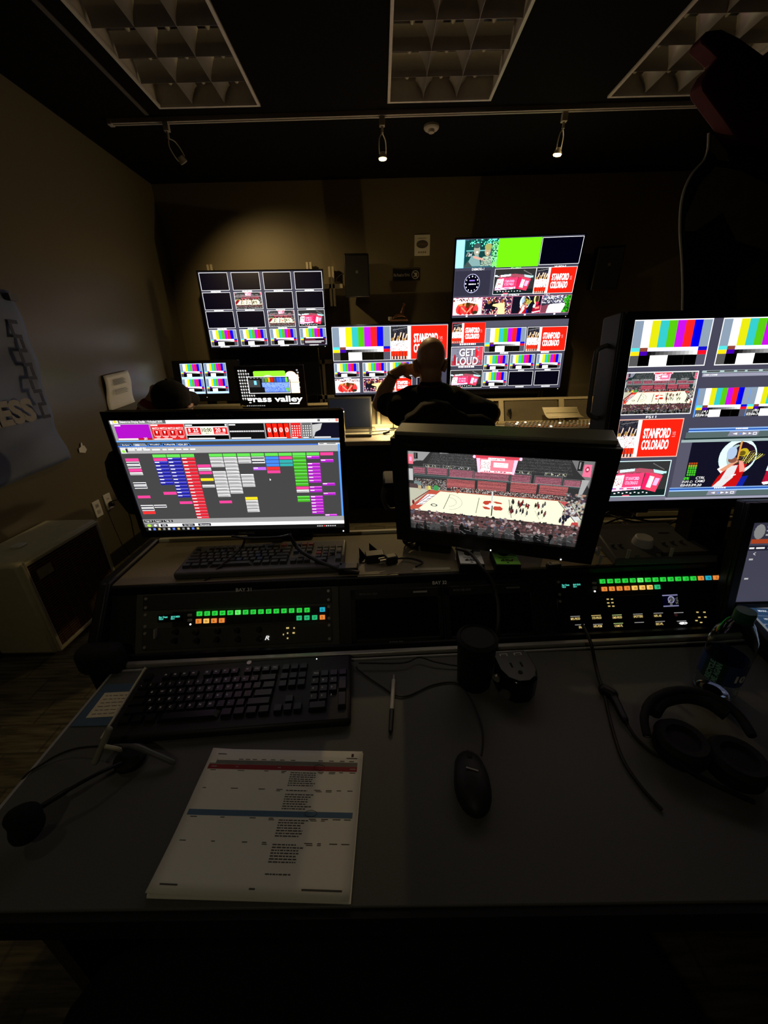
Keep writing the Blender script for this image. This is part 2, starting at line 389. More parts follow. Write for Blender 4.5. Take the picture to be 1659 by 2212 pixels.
    for i in range(44):
        x = i / 43 + rng.uniform(-.012, .012); y = .905 + rng.uniform(-.05, .05); r = .012 + .009 * rng.random(); g_ = rng.choice([.06, .09, .13, .18, .24])
        c.ell(x, y, r * .5, r * .85, G(g_ + rng.choice([.03, .10, .2]))); c.ell(x, y + .052, r * .95, .045, (g_, g_, g_ * .93)); c.ell(x + .004, y + .10, r * .9, .04, (g_ * .8, g_ * .8, g_ * .8))
    for i in range(22): x = rng.random(); y = .91 + .08 * rng.random(); c.line(x, y, x + .02, y + .012, G(.62), 1)
    # corner walls and banners
    c.poly([(0, 0), (.14, 0), (.09, .115), (.05, .12), (0, .16)], (.60, .60, .62)); c.rect(.035, .03, .058, .10, (.1, .1, .1)); c.rect(.04, .035, .045, .09, G(.5)); c.rect(0, .05, .028, .165, (.95, .42, .56)); c.rect(.006, .08, .02, .13, (.99, .7, .8)); c.poly([(.19, 0), (.24, 0), (.24, .02), (.19, .025)], G(.6))
    c.poly([(.885, 0), (1, 0), (1, .30), (.97, .20), (.925, .12)], (.50, .50, .50)); c.rect(.925, .02, .95, .12, G(.1)); c.rect(.932, .03, .937, .10, G(.6)); c.poly([(.955, .05), (.99, .05), (.995, .18), (.955, .175)], (.97, .45, .58)); c.ell(.973, .10, .010, .03, (.80, .15, .3)); c.rect(.968, .09, .978, .11, (1, .8, .85))
    c.poly([(.96, .21), (.995, .21), (.975, .37), (.955, .38)], G(.72))
    # scoreboard
    c.rect(.383, .020, .642, .052, (.90, .22, .32)); c.ell(.388, .036, .008, .018, (1, .85, .88)); c.ell(.638, .036, .008, .018, (1, .85, .88))
    c.poly([(.405, .05), (.625, .05), (.612, .207), (.412, .207)], (.96, .48, .62)); c.poly([(.400, .05), (.420, .05), (.425, .207), (.412, .207)], (1, .84, .91)); c.poly([(.605, .05), (.625, .05), (.612, .207), (.600, .207)], (1, .78, .87))
    c.rect(.427, .065, .48, .18, G(.95)); c.noise(.427, .085, .48, .165, [(.4, .2, .2), G(1), (.8, .4, .4)], 15, .4, 2, 2); c.rect(.497, .09, .575, .14, (1, .95, .97)); c.text('STANFORD', .50, .095, .572, .112, (.95, .6, .7)); c.text('COLORADO', .50, .118, .572, .135, (.95, .6, .7))
    c.rect(.465, .040, .555, .066, G(.96)); c.text('STANFORD', .47, .044, .55, .062, (.55, .1, .2)); c.rect(.425, .180, .60, .200, (1, .9, .94)); c.noise(.43, .184, .595, .196, [(.85, .2, .35), (1, .9, .94)], 16, .7, 4, 4)
def jumbotron(c):
    c.rect(0, 0, 1, 1, (.20, .22, .23)); c.rect(0, .8, 1, 1, (.10, .16, .16)); c.line(.05, .3, .2, .28, G(.9), 2); c.line(.7, .08, .9, .25, G(.5), 2); c.rect(0, .24, .08, .29, (.85, .95, 1)); c.rect(.85, .30, .95, .36, (.8, .95, .95))
    c.poly([(.12, .24), (.5, .20), (.88, .28), (.88, .40), (.5, .32), (.12, .36)], (.75, .35, .42)); c.poly([(.15, .24), (.40, .21), (.40, .28), (.15, .32)], (.85, .95, .95)); c.poly([(.72, .24), (.9, .30), (.9, .38), (.74, .33)], (.8, .95, .95))
    c.poly([(.10, .36), (.58, .33), (.55, .78), (.05, .82)], (.95, .25, .48)); c.poly([(.60, .33), (.68, .35), (.62, .80), (.56, .79)], (.97, .15, .40)); c.poly([(.68, .34), (.90, .42), (.82, .88), (.62, .80)], (.95, .25, .45))
    c.poly([(.08, .40), (.24, .38), (.22, .72), (.04, .76)], G(.95)); c.noise(.08, .46, .21, .68, [(.3, .15, .15), G(1), (.85, .3, .3)], 3, .4, 2, 2)
    c.text('STANFORD', .27, .44, .50, .53, (1, .85, .92)); c.text('COLORADO', .27, .56, .49, .65, (1, .85, .92)); c.poly([(.68, .42), (.76, .45), (.72, .76), (.64, .73)], G(.93)); c.poly([(.78, .48), (.86, .50), (.82, .70), (.75, .68)], (1, .8, .9))
    c.poly([(.05, .74), (.55, .71), (.55, .79), (.04, .84)], (1, .88, .93)); c.noise(.06, .75, .52, .78, [(.8, .1, .3), (1, .9, .95), (.3, .3, .8)], 5, .9, 4, 4)
    for i in range(9): c.rect(.10 + .07 * i, .88 - .02 * (i % 2), .13 + .07 * i, .91 - .02 * (i % 2), G(.95))
    c.rect(.26, .95, .38, 1, (1, .4, .6))
def huddle(c):
    c.rect(0, 0, 1, 1, (.99, .96, .90)); c.noise(0, 0, 1, .22, [(.6, .3, .3), G(1), (.3, .1, .1)], 8, .5, 3, 3); rng = random.Random(2)
    for i in range(11): x = .2 + .06 * i; c.ell(x, .38 + .10 * abs(i - 5) / 5, .05, .12, rng.choice([(.85, .65, .35), (.55, .3, .15), (.3, .18, .1)])); 
    for i in range(9): x = .2 + .075 * i; c.ell(x, .68 + .05 * (i % 2), .09, .25, rng.choice([(.90, .15, .12), (.75, .08, .08), (.95, .3, .25)]))
    c.ell(.5, .5, .06, .10, (.4, .2, .1)); c.line(.3, .55, .45, .8, (.95, .75, .6), 3); c.line(.68, .5, .5, .85, (.95, .7, .55), 3); c.ell(.78, .85, .09, .1, (.2, .22, .15))
def crowd(c):
    c.noise(0, 0, 1, 1, [(.2, .15, .25), (.7, .2, .3), (.9, .85, .8), (.4, .3, .5), (.15, .1, .15)], 21, 1, 3, 3)
    c.ell(.38, .5, .10, .25, (.04, .04, .04)); c.ell(.20, .62, .12, .35, (.10, .08, .12)); c.ell(.22, .30, .06, .1, (.75, .5, .3)); c.poly([(.62, .35), (.75, .30), (.80, 1), (.55, 1), (.55, .6), (.35, .5), (.36, .42)], (.97, .93, .75)); c.ell(.68, .25, .06, .11, (.7, .35, .2)); c.ell(.40, .25, .05, .09, (.3, .2, .15)); c.noise(.05, .7, .35, 1, [G(.1), (.6, .2, .5), G(.8)], 5, .5, 3, 3)
def sousa(c):
    c.rect(0, 0, 1, 1, (.10, .07, .14))
    c.ell(.44, .34, .17, .40, (.87, .93, .93)); c.ell(.455, .31, .115, .30, (.12, .09, .12)); c.ell(.42, .33, .08, .26, (.70, .78, .82)); c.ell(.49, .33, .11, .28, (.16, .10, .12))
    for i in range(9): x = .47 + .02 * i; c.line(x, .55 - .02 * i, x + .05, .22 + .01 * i, [(.80, .76, .35), (.93, .90, .55), (.5, .42, .2)][i % 3], 2)
    for k in range(5): c.line(.44, .48 - .05 * k, .60, .40 - .05 * k, (.62, .55, .25), 1)
    c.ell(.485, .24, .045, .09, (.80, .68, .15)); c.ell(.475, .26, .028, .055, (.45, .33, .05))
    c.poly([(.30, .78), (.38, .52), (.54, .50), (.52, .78), (.50, 1), (.26, 1)], (.80, .10, .10)); c.poly([(.38, .54), (.46, .52), (.44, .80), (.36, 1), (.27, 1), (.33, .84)], (.88, .88, .86))
    c.poly([(.28, .60), (.33, .52), (.36, .60), (.32, .70)], (.90, .93, .95)); c.poly([(.30, .62), (.43, .40), (.46, .43), (.34, .66)], (.88, .62, .52)); c.poly([(.46, .42), (.50, .44), (.54, .66), (.49, .68)], (.90, .65, .55))
    c.ell(.40, .40, .04, .07, (.60, .38, .30)); c.ell(.38, .25, .045, .14, (.75, .82, .88)); c.rect(.435, .0, .452, .40, (.85, .62, .30)); c.ell(.385, .80, .018, .03, (.9, .8, .8), .5)
    c.poly([(.52, .78), (.58, .76), (.55, 1), (.49, 1)], (.05, .15, .62)); c.poly([(.42, .75), (.46, .72), (.465, .74), (.425, .77)], G(.95))
    c.ell(.82, .18, .09, .30, (.86, .88, .62)); c.ell(.84, .18, .06, .22, (.25, .2, .12)); c.poly([(.74, .60), (.86, .50), (1, .55), (1, 1), (.72, .96)], (.72, .10, .18)); c.poly([(.74, .50), (.82, .46), (.80, .68), (.73, .66)], (.85, .92, .95))
    c.ell(.86, .42, .05, .09, (.85, .15, .35)); c.poly([(.80, .66), (.95, .60), (.95, .72), (.82, .76)], (.90, .65, .55)); c.poly([(.72, .92), (1, .84), (1, .9), (.74, .98)], G(.95))
def label(c, x0, y0, x1, y1, t=None, col_=(.9, .92, .95)):
    if t: c.text(t, x0, y0, x1, y1, col_)
    else:
        k = 0; x = x0
        rng = random.Random(int(x0 * 999 + y0 * 77))
        while x < x1: w = (x1 - x0) * (.08 + .08 * rng.random()); c.rect(x, y0, min(x1, x + w * .75), y1, col_); x += w

def screen(name, c, w, h, parent, m, y=-0.0008, q=14):
    boost = {'far_screen_light': WHITE_FAR, 'near_screen_light': WHITE_NEAR}.get(m.name, .6)
    """the lit picture: equal neighbouring picture cells share one face; colours stored on the mesh"""
    a = np.clip(c.a, 0, 1); H, W = a.shape[:2]; qi = np.round(a * q).astype(int); key = qi[..., 0] * 400 + qi[..., 1] * 20 + qi[..., 2]
    act = {}; rects = []
    for yy in range(H):
        row = key[yy]; e = np.flatnonzero(np.diff(row)) + 1; st = np.concatenate(([0], e)); en = np.concatenate((e, [W])); new = {}
        for s_, e_ in zip(st.tolist(), en.tolist()):
            k = (s_, e_, int(row[s_])); new[k] = act.pop(k, yy)
        for (s_, e_, kk), y0 in act.items(): rects.append((s_, e_, y0, yy, kk))
        act = new
    for (s_, e_, kk), y0 in act.items(): rects.append((s_, e_, y0, H, kk))
    r = np.array(rects); n = len(r)
    X0 = r[:, 0] / W * w - w / 2; X1 = r[:, 1] / W * w - w / 2; Z0 = h / 2 - r[:, 2] / H * h; Z1 = h / 2 - r[:, 3] / H * h; Y = np.full(n, y)
    V = np.stack([np.stack([X0, Y, Z1], 1), np.stack([X1, Y, Z1], 1), np.stack([X1, Y, Z0], 1), np.stack([X0, Y, Z0], 1)], 1).reshape(-1, 3)
    me = bpy.data.meshes.new(name); me.from_pydata(V.tolist(), [], np.arange(4 * n).reshape(n, 4).tolist())
    cl = np.stack([r[:, 4] // 400, (r[:, 4] // 20) % 20, r[:, 4] % 20], 1) / q
    lin = np.where(cl <= .04045, cl / 12.92, ((cl + .055) / 1.055) ** 2.4)
    lin = lin + boost * lin ** 5
    at_ = me.attributes.new('px', 'FLOAT_COLOR', 'CORNER'); d = np.ones((n * 4, 4)); d[:, :3] = np.repeat(lin, 4, 0); at_.data.foreach_set('color', d.ravel())
    me.materials.append(m); me.update(); o = bpy.data.objects.new(name, me); col.objects.link(o); o.parent = parent
    return o
scr_far = screen_mat('far_screen_light', SCR_FAR); scr_near = screen_mat('near_screen_light', SCR_NEAR); scr_sony = screen_mat('monitor_screen_light', .95)
exec_order = None

# ================================================================ THE ROOM
XL, XR, YB, YF, ZC = -2.0, 3.1, 4.25, -1.9, 2.83
def wall_mat(name, c, rough):
    m = mat(name, c, rough, var=.06, scale=3, spec=.5, bump=0); return m
wallm = wall_mat('taupe_wall_paint', (.165, .138, .082), .55); wallg = wall_mat('taupe_gloss_paint', (.155, .135, .085), .30)
ceilm = mat('black_ceiling_paint', (.006, .006, .006), .95, spec=.08)
def carpet():
    m = bpy.data.materials.new('carpet_planks'); m.use_nodes = True; nt = m.node_tree; b = nt.nodes['Principled BSDF']; b.inputs['Roughness'].default_value = .95
    tc = nt.nodes.new('ShaderNodeTexCoord'); mp = nt.nodes.new('ShaderNodeMapping'); mp.inputs['Scale'].default_value = (2.0, 22, 1)
    no = nt.nodes.new('ShaderNodeTexNoise'); no.inputs['Scale'].default_value = 3; no.inputs['Detail'].default_value = 6
    br = nt.nodes.new('ShaderNodeTexBrick'); br.inputs['Scale'].default_value = 2; br.inputs['Color1'].default_value = (.7, .7, .7, 1); br.inputs['Color2'].default_value = (1, 1, 1, 1); br.inputs['Mortar'].default_value = (.5, .5, .5, 1); br.inputs['Mortar Size'].default_value = .01
    cr = nt.nodes.new('ShaderNodeValToRGB'); cr.color_ramp.elements[0].color = (.05, .042, .025, 1); cr.color_ramp.elements[0].position = .35; cr.color_ramp.elements[1].color = (.17, .15, .10, 1); cr.color_ramp.elements[1].position = .7
    mx = nt.nodes.new('ShaderNodeMix'); mx.data_type = 'RGBA'; mx.blend_type = 'MULTIPLY'; mx.inputs[0].default_value = 1
    nt.links.new(tc.outputs['Object'], mp.inputs[0]); nt.links.new(mp.outputs[0], no.inputs['Vector']); nt.links.new(tc.outputs['Object'], br.inputs['Vector'])
    nt.links.new(no.outputs['Fac'], cr.inputs[0]); nt.links.new(cr.outputs[0], mx.inputs[6]); nt.links.new(br.outputs[0], mx.inputs[7]); nt.links.new(mx.outputs[2], b.inputs['Base Color'])
    return m
t = .1; cx, cy = (XL + XR) / 2, (YF + YB) / 2
struct('floor', M().box(cx, cy, -t / 2, XR - XL, YB - YF, t), carpet())
struct('wall_back', M().box(cx, YB + t / 2, ZC / 2, XR - XL + 2 * t, t, ZC), wallm)
struct('wall_left', M().box(XL - t / 2, cy, ZC / 2, t, YB - YF, ZC), wallg)
struct('wall_right', M().box(XR + t / 2, cy, ZC / 2, t, YB - YF, ZC), wallm)
struct('wall_front', M().box(cx, YF - t / 2, ZC / 2, XR - XL + 2 * t, t, ZC), wallm)
base_m = mat('dark_baseboard', (.02, .018, .015), .5)
struct('baseboard_left', M().box(XL + .006, cy, .05, .012, YB - YF, .1), base_m)
struct('baseboard_back', M().box(cx, YB - .006, .05, XR - XL - .03, .012, .1), base_m)
# ceiling with the three openings of the recessed lights
FX = []   # (x0, x1, y0, y1)
yf = 3.13
for (x0, x1) in ((-1.325, -.70), (.083, .722), (1.44, 2.08)): FX.append((x0, x1, yf - 1.22, yf))
cm = M()
ys = [YF - .1, yf - 1.22, yf, YB + .1]; xs = [XL - .1] + [v for f in FX for v in f[:2]] + [XR + .1]
for i in range(3):
    for j in range(7):
        if i == 1 and j in (1, 3, 5): continue
        cm.box((xs[j] + xs[j + 1]) / 2, (ys[i] + ys[i + 1]) / 2, ZC + .03, xs[j + 1] - xs[j], ys[i + 1] - ys[i], .06)
struct('ceiling', cm, ceilm)
tb = M()
for x in (-1.44,): tb.box(x, 1.6, ZC - .003, .022, 3.2, .006)
struct('trim_1', tb, mat('ceiling_tee', (.10, .095, .085), .5))

louv = mat('louver_aluminium', (.36, .35, .33), .38, .4, var=.05)
frame_m = mat('light_frame_enamel', (.60, .59, .55), .4)
lamp_glass = mat('unlit_tube_glass', (.5, .5, .47), .3)
def ceiling_light(f, lb):
    x0, x1, y0, y1 = f; w, d = x1 - x0, y1 - y0; cx, cy = (x0 + x1) / 2, (y0 + y1) / 2
    t = thing('ceiling_light', lb, 'ceiling light', (cx, cy, ZC), group='recessed ceiling lights, switched off')
    fr = M(); e = .016
    for a in (-1, 1): fr.box(a * (w / 2 - e / 2), 0, -.004, e, d, .012); fr.box(0, a * (d / 2 - e / 2), -.004, w - 2 * e, e, .012)
    obj('frame', fr, frame_m, t)
    hs = M(); H = .11
    hs.box(0, 0, H, w, d, .004)
    for a in (-1, 1): hs.box(a * w / 2, 0, H / 2, .004, d, H); hs.box(0, a * d / 2, H / 2, w, .004, H)
    obj('housing', hs, mat('light_housing_enamel', (.55, .53, .49), .35), t)
    # parabolic blades: thin at the bottom, curved open towards the top
    def blade(L, along):
        p = [(-.0006, 0), (.0006, 0), (.005, .018), (.016, .040), (.036, .064), (.050, .074), (-.050, .074), (-.036, .064), (-.016, .040), (-.005, .018)]
        m = M()
        if along == 'y': m.prism([(a, -L / 2, b) for a, b in p], (0, 0, 0), (0, L, 0))
        else: m.prism([(-L / 2, a, b) for a, b in p], (0, 0, 0), (L, 0, 0))
        return m
    iw, idp = w - 2 * e, d - 2 * e
    lv = blade(idp, 'y'); lo = obj('louver_blade', lv, louv, t, loc=(-iw / 6, 0, .002)); share(lo, t, (iw / 6, 0, .002))
    # side curves
    lc = None
    for k in range(1, 6):
        y = -idp / 2 + idp * k / 6
        if lc is None: lc = obj('louver_blade', blade(iw, 'x'), louv, t, loc=(0, y, .002))
        else: share(lc, t, (0, y, .002))
    tu = M().cyl((0, -d / 2 + .05, 0), (0, d / 2 - .05, 0), .0127, n=14)
    to = obj('fluorescent_tube', tu, lamp_glass, t, loc=(-iw / 3, 0, .085)); share(to, t, (0, 0, .085)); share(to, t, (iw / 3, 0, .085))
    return t
ceiling_light(FX[0], 'recessed louvred ceiling light, leftmost of the three, switched off')
ceiling_light(FX[1], 'recessed louvred ceiling light in the middle, right above the seated man')
ceiling_light(FX[2], 'recessed louvred ceiling light on the right, partly behind the red foam hand')

# track with three heads
YT, ZT = 3.235, ZC
t = thing('lighting_track', 'long white track lighting rail across the black ceiling', 'track rail', (0, YT, ZT), (0, 0, R(-.6)))
tk = M().box(.35, 0, -.012, 4.1, .036, .024); tk.box(.35, 0, -.026, 4.1, .008, .004)
obj('rail', tk, trackm, t); obj('end_cap', M().box(-1.71, 0, -.014, .03, .042, .03), trackm, t, bevel=.003)
def track_head(x, lb, aim, lit, name='track_spotlight'):
    t = thing(name, lb, 'spotlight', (x, YT, ZT - .03), group='track spotlights')
    obj('adapter', M().box(0, 0, -.02, .035, .03, .045), trackm, t, bevel=.003)
    y = M().cyl((0, 0, -.04), (0, 0, -.075), .008)
    obj('stem', y, trackm, t)
    a = Vector(aim).normalized(); o = Vector((0, 0, -.075)); s_ = a.orthogonal().normalized()
    if abs(s_.x) < .3: s_ = a.cross(Vector((0, 1, 0))).normalized()
    L = .15
    yo = M(); pts = [o + s_ * .004]
    yo.tube([o, o + s_ * .028 + a * .03, o + s_ * .034 + a * .075, o + s_ * .030 + a * .11], .0035); yo.tube([o, o - s_ * .028 + a * .03, o - s_ * .034 + a * .075, o - s_ * .030 + a * .11], .0035)
    obj('yoke', yo, trackm, t)
    hd = M(); c = o + a * .115
    hd.cyl(c - a * .02, c + a * .012, .018, .028); 
    obj('lamp_holder', hd, trackm, t)
    bm_ = mat('lit_lamp_face', (1, .75, .3), .3, emit=22, ec=(1, .62, .20)) if lit else lamp_glass
    obj('lamp', M().cyl(c + a * .010, c + a * .018, .026, .024), bm_, t)
    return t, o + a * .16
hx = [at(357, 262, 1, YT).x, at(825, 246, 1, YT).x, at(1222, 232, 1, YT).x]
_, pL = track_head(hx[0], 'small white track spotlight at the left end, aimed at the far wall', (.28, .42, -.62), False)
_, pM = track_head(hx[1], 'lit warm track spotlight in the middle, above the seated man', (.0, .06, -1), True)
_, pR = track_head(hx[2], 'lit warm track spotlight on the right, beside the red foam hand', (-.10, .10, -1), True)
def spot(name, loc, target, power, size, blend, c, r=.03, parent=None):
    l = bpy.data.lights.new(name, 'SPOT'); l.energy = power; l.spot_size = R(size); l.spot_blend = blend; l.color = c; l.shadow_soft_size = r
    o = bpy.data.objects.new(name, l); col.objects.link(o); o.location = loc
    o.rotation_euler = (Vector(target) - Vector(loc)).to_track_quat('-Z', 'Y').to_euler(); return o
warm = (1.0, .70, .30)
for x_ in hx[1:]:   # stray light of the bare lamps
    l = bpy.data.lights.new('lamp_spill', 'POINT'); l.energy = LAMP_SPILL; l.color = warm; l.shadow_soft_size = .03; o = bpy.data.objects.new('lamp_spill', l); col.objects.link(o); o.location = (x_, YT, ZT - .22)
p0 = Vector((hx[0], YT, ZT - .03)) + pL
spot('spot_lamp_left', p0, (-.92, 4.25, 1.5), SPOT_WALL, 104, 1.0, warm)
spot('spot_lamp_middle', Vector((hx[1], YT, ZT - .03)) + pM, (hx[1] + .05, 2.85, .7), SPOT_DOWN * 1.7, 112, .8, warm)
spot('spot_lamp_right', Vector((hx[2], YT, ZT - .03)) + pR, (hx[2] + .15, 3.5, .7), SPOT_DOWN * 1.9, 84, .7, warm)

t = thing('added_downlight', 'small dim warm downlight in the ceiling near the left wall', 'ceiling light', (-1.62, .62, ZC))  # unseen lamp added to brighten the floor, desk and air unit
obj('trim_ring', M().lathe([(.075, 0), (.075, -.006), (.055, -.008), (.055, 0)]), frame_m, t); obj('lamp', M().lathe([(.052, -.001), (.050, -.004), (0, -.004)]), mat('fill_lamp_face', (1, .9, .6), .4, emit=3, ec=(1, .82, .48)), t)
spot('fill_beam', (-1.62, .62, ZC - .03), (-1.45, 1.0, 0), FILL_LEFT, 78, 1.0, (1, .86, .52), r=.05)
t = thing('added_downlight', 'small dim warm downlight in the ceiling behind the camera', 'ceiling light', (-.5, -1.15, ZC))  # second unseen lamp, added as fill for desk, rack fronts and the men
obj('trim_ring', M().lathe([(.075, 0), (.075, -.006), (.055, -.008), (.055, 0)]), frame_m, t); obj('lamp', M().lathe([(.052, -.001), (.050, -.004), (0, -.004)]), MATS['fill_lamp_face'], t)
spot('fill_beam', (-.5, -1.15, ZC - .03), (-.2, 1.0, .9), FILL_REAR, 82, 1.0, (1, .88, .60), r=.05)
c = at(932, 272, 2, ZC)
t = thing('smoke_detector', 'round white smoke detector on the black ceiling beyond the track', 'smoke detector', (c.x, c.y, ZC))
obj('base', M().lathe([(.052, 0), (.052, -.012), (.045, -.02), (.0, -.02)]), trackm, t); obj('sensor', M().lathe([(.022, -.02), (.02, -.036), (.0, -.038)]), trackm, t)

# ================================================================ MONITORS
def monitor(name, lb, cat, pos, rot, w, h, bz, depth, cv, smat, body=blk, group=None, fb=.006, bev=.004):
    l, r, tp, b = bz; t = thing(name, lb, cat, pos, rot, group)
    if cv is not None: screen('screen', cv, w, h, t, smat)
    else: obj('screen', M().box(0, .001, 0, w, .002, h), offscr, t)
    f = M(); fy = -fb / 2 + .001
    f.box(-w / 2 - l / 2, fy, (tp - b) / 2, l, fb, h + tp + b); f.box(w / 2 + r / 2, fy, (tp - b) / 2, r, fb, h + tp + b)
    f.box((r - l) / 2 * 0, fy, h / 2 + tp / 2, w, fb, tp); f.box(0, fy, -h / 2 - b / 2, w, fb, b)
    obj('bezel', f, body, t)
    obj('housing', M().box((r - l) / 2, depth / 2 + .002, (tp - b) / 2, w + l + r, depth, h + tp + b), body, t, bevel=bev)
    return t
def wall_bracket(t, depth):
    obj('wall_bracket', M().box(0, depth + .06, 0, .3, .11, .25), rackm, t)

# --- content of the four wall displays
def cell(c, x0, y0, x1, y1, what, b=1, fr=(.92, .93, .96), lbl=None, lw=.5):
    v = c.sub(x0, y0, x1, y1)
    if what: what(v)
    else: v.rect(0, 0, 1, 1, (.03, .03, .05))
    if b: c.frame(x0, y0, x1, y1, fr, .0028)
    if lbl is not None:
        m_ = (x0 + x1) / 2; ww = (x1 - x0) * lw / 2; label(c, m_ - ww, y1 + .006, m_ + ww, y1 + .028, lbl or None)
bgc = (.30, .32, .38)
c1 = Cv(384, 216, bgc)
for j in range(4):
    for i in range(4):
        x0, y0 = .004 + i * .2555, .010 + j * .248
        w_ = {(1, 1): arena, (2, 2): arena, (2, 3): jumbotron}.get((j, i)) if j < 3 else bars
        cell(c1, x0, y0, x0 + .227, y0 + .226, w_, lbl='', lw=.34)
c1.rect(.80, .90, .985, .985, (.12, .10, .14)); c1.rect(.81, .91, .90, .925, (.6, .2, .3)); c1.rect(.81, .935, .975, .945, G(.9)); c1.rect(.81, .955, .95, .965, G(.85))
c2 = Cv(384, 216, (.28, .30, .35))
cell(c2, 0, .012, .505, .495, bars); cell(c2, .505, .012, 1, .495, vs_card)
for i, (a, b) in enumerate(((.002, .225), (.256, .468), (.470, .692), (.735, .955))):
    cell(c2, a, .53, b, .738, bars if i < 3 else jumbotron, lbl='', lw=.3); cell(c2, a, .757, b, .968, (huddle, crowd, vs_card, sousa)[i])
c3 = Cv(384, 216, (.28, .30, .36))
def couple(c):
    c.rect(0, 0, 1, 1, (.20, .45, .48)); c.rect(0, 0, .2, 1, (.72, .95, .97)); c.rect(.22, .05, .80, .95, (.10, .28, .30)); c.noise(.3, 0, 1, .25, [(.1, .4, .35), (.5, .9, .85), (.1, .2, .2)], 3, .9, 3, 3); c.noise(.86, .1, 1, 1, [(.7, .95, .8), (.15, .4, .3), (.5, .85, .6)], 4, 1, 3, 3)
    c.rect(.25, .38, .75, .41, (.5, .8, .8)); c.noise(.25, .45, .40, .6, [G(.8), (.1, .2, .2)], 5, .8, 2, 4)
    c.ell(.50, .38, .075, .2, (.75, .68, .62)); c.ell(.50, .22, .08, .09, (.3, .38, .38)); c.ell(.76, .42, .07, .18, (.8, .68, .55)); c.ell(.77, .27, .085, .12, (.75, .68, .45))
    c.poly([(.25, .95), (.38, .58), (.55, .55), (.62, .95)], (.55, .75, .72)); c.poly([(.60, .95), (.66, .62), (.86, .58), (.90, .95)], (.62, .68, .66)); c.line(.45, .62, .72, .75, (.85, .75, .65), 5); c.noise(.6, .62, .88, .95, [(.3, .4, .4), (.8, .85, .8)], 6, .4, 2, 2)
    c.ell(.51, .45, .03, .03, G(.95)); c.ell(.76, .49, .02, .02, G(.95)); c.rect(.9, .82, .97, .95, (.6, .9, .5)); c.poly([(.2, .98), (.3, .75), (.42, .98)], (.25, .35, .33))
def clock(c):
    c.rect(0, 0, 1, 1, (.22, .24, .30)); c.ell(.49, .5, .22, .38, (.85, .88, .95)); c.ell(.49, .5, .21, .36, (.03, .03, .05))
    for i in range(12): a = i * math.pi / 6; c.rect(.475 + .175 * math.cos(a), .48 + .29 * math.sin(a), .50 + .175 * math.cos(a), .53 + .29 * math.sin(a), G(.95))
    c.rect(.42, .36, .57, .41, (.75, .6, .95)); label(c, .40, .5, .60, .55, None, G(.95))
def courtside(c):
    c.rect(0, 0, 1, 1, (.2, .2, .25)); c.noise(0, 0, 1, .45, [G(.15), (.6, .6, .7), G(.9), (.3, .25, .35)], 31, 1, 3, 2); c.poly([(.0, .95), (.3, .5), (.85, .45), (.75, 1), (0, 1)], G(.97)); c.poly([(0, .6), (.25, .5), (.2, 1), (0, 1)], (.55, .25, .35)); c.poly([(.80, .0), (1, 0), (1, 1), (.7, 1), (.82, .5)], (.15, .55, .1)); c.noise(.74, .0, 1, 1, [(.1, .35, .05), (.25, .8, .15)], 32, .5, 4, 4)
cell(c3, .0, .008, .335, .345, couple, 0); c3.rect(.335, .008, .675, .350, (.52, .93, .10)); cell(c3, .68, .015, 1, .340, None)
c3.text('DEMOD-1', .14, .352, .24, .382, G(.95)); c3.text('CLIPV1', .46, .356, .54, .378, (.75, 1, .6)); c3.text('SCAN-1', .81, .350, .90, .370, G(.9))
cell(c3, .005, .385, .30, .705, clock, 0); cell(c3, .331, .372, .669, .698, jumbotron); cell(c3, .669, .372, .998, .705, vs_card)
c3.text('FS12 - STDRCK', .41, .700, .56, .722, G(.95)); c3.text('FS11', .77, .706, .81, .722, G(.95))
for i, f in enumerate((huddle, crowd, sousa, courtside)): cell(c3, .002 + i * .2515, .728, .252 + i * .2515, .966, f, b=1, fr=(.85, .6, .7)); c3.rect(.12 + i * .2515, .972, .135 + i * .2515, .99, G(.95))
c4 = Cv(384, 216, (.27, .29, .34))
def loud(c):
    c.rect(0, 0, 1, 1, (.60, .58, .66)); c.rect(.75, .0, 1, 1, (.85, .30, .38)); c.poly([(0, .75), (1, .7), (1, 1), (0, 1)], (.68, .30, .38)); c.noise(0, 0, 1, 1, [(.52, .5, .6), (.7, .62, .68)], 41, .2, 5, 5); c.rect(0, .05, .7, .09, (.4, .35, .45))
    c.ell(.12, .68, .04, .28, (.75, .15, .22)); c.ell(.80, .35, .04, .2, (.85, .12, .22))
    for t_, x0, y0, x1, y1 in (('GET', .26, .12, .74, .50), ('LOUD', .17, .56, .85, .96)): c.text(t_, x0 + .02, y0 + .03, x1 + .02, y1 + .03, (.35, .15, .22), .02); c.text(t_, x0, y0, x1, y1, G(.98), .01)
c4.rect(.29, 0, 1, .09, (.38, .39, .43))
cell(c4, .0, .02, .288, .305, vs_card, fr=(.9, .4, .4), lbl=''); cell(c4, .0, .355, .284, .638, loud, lbl=''); cell(c4, .0, .705, .288, .978, jumbotron)
cell(c4, .292, .10, .646, .45, bars, lbl='', lw=.2); cell(c4, .657, .102, 1, .447, vs_card, lbl='', lw=.2)
for i, x0 in enumerate((.296, .528, .763)):
    cell(c4, x0, .492, x0 + .216, .710, bars, lbl='', lw=.25); cell(c4, x0, .742, x0 + .216, .960, bars if i == 0 else None, lbl='', lw=.35)
c5 = Cv(256, 144, (.04, .04, .05))
for j in range(2):
    for i in range(2): c5.rect(.01 + .50 * i, .01 + .48 * j, .475 + .50 * i, .50 + .485 * j, (.80, .84, .92)); cell(c5, .015 + .505 * i, .02 + .49 * j, .465 + .505 * i, .43 + .49 * j, bars, 0)
c6 = Cv(512, 288, (.015, .015, .02)); rg = random.Random(9)
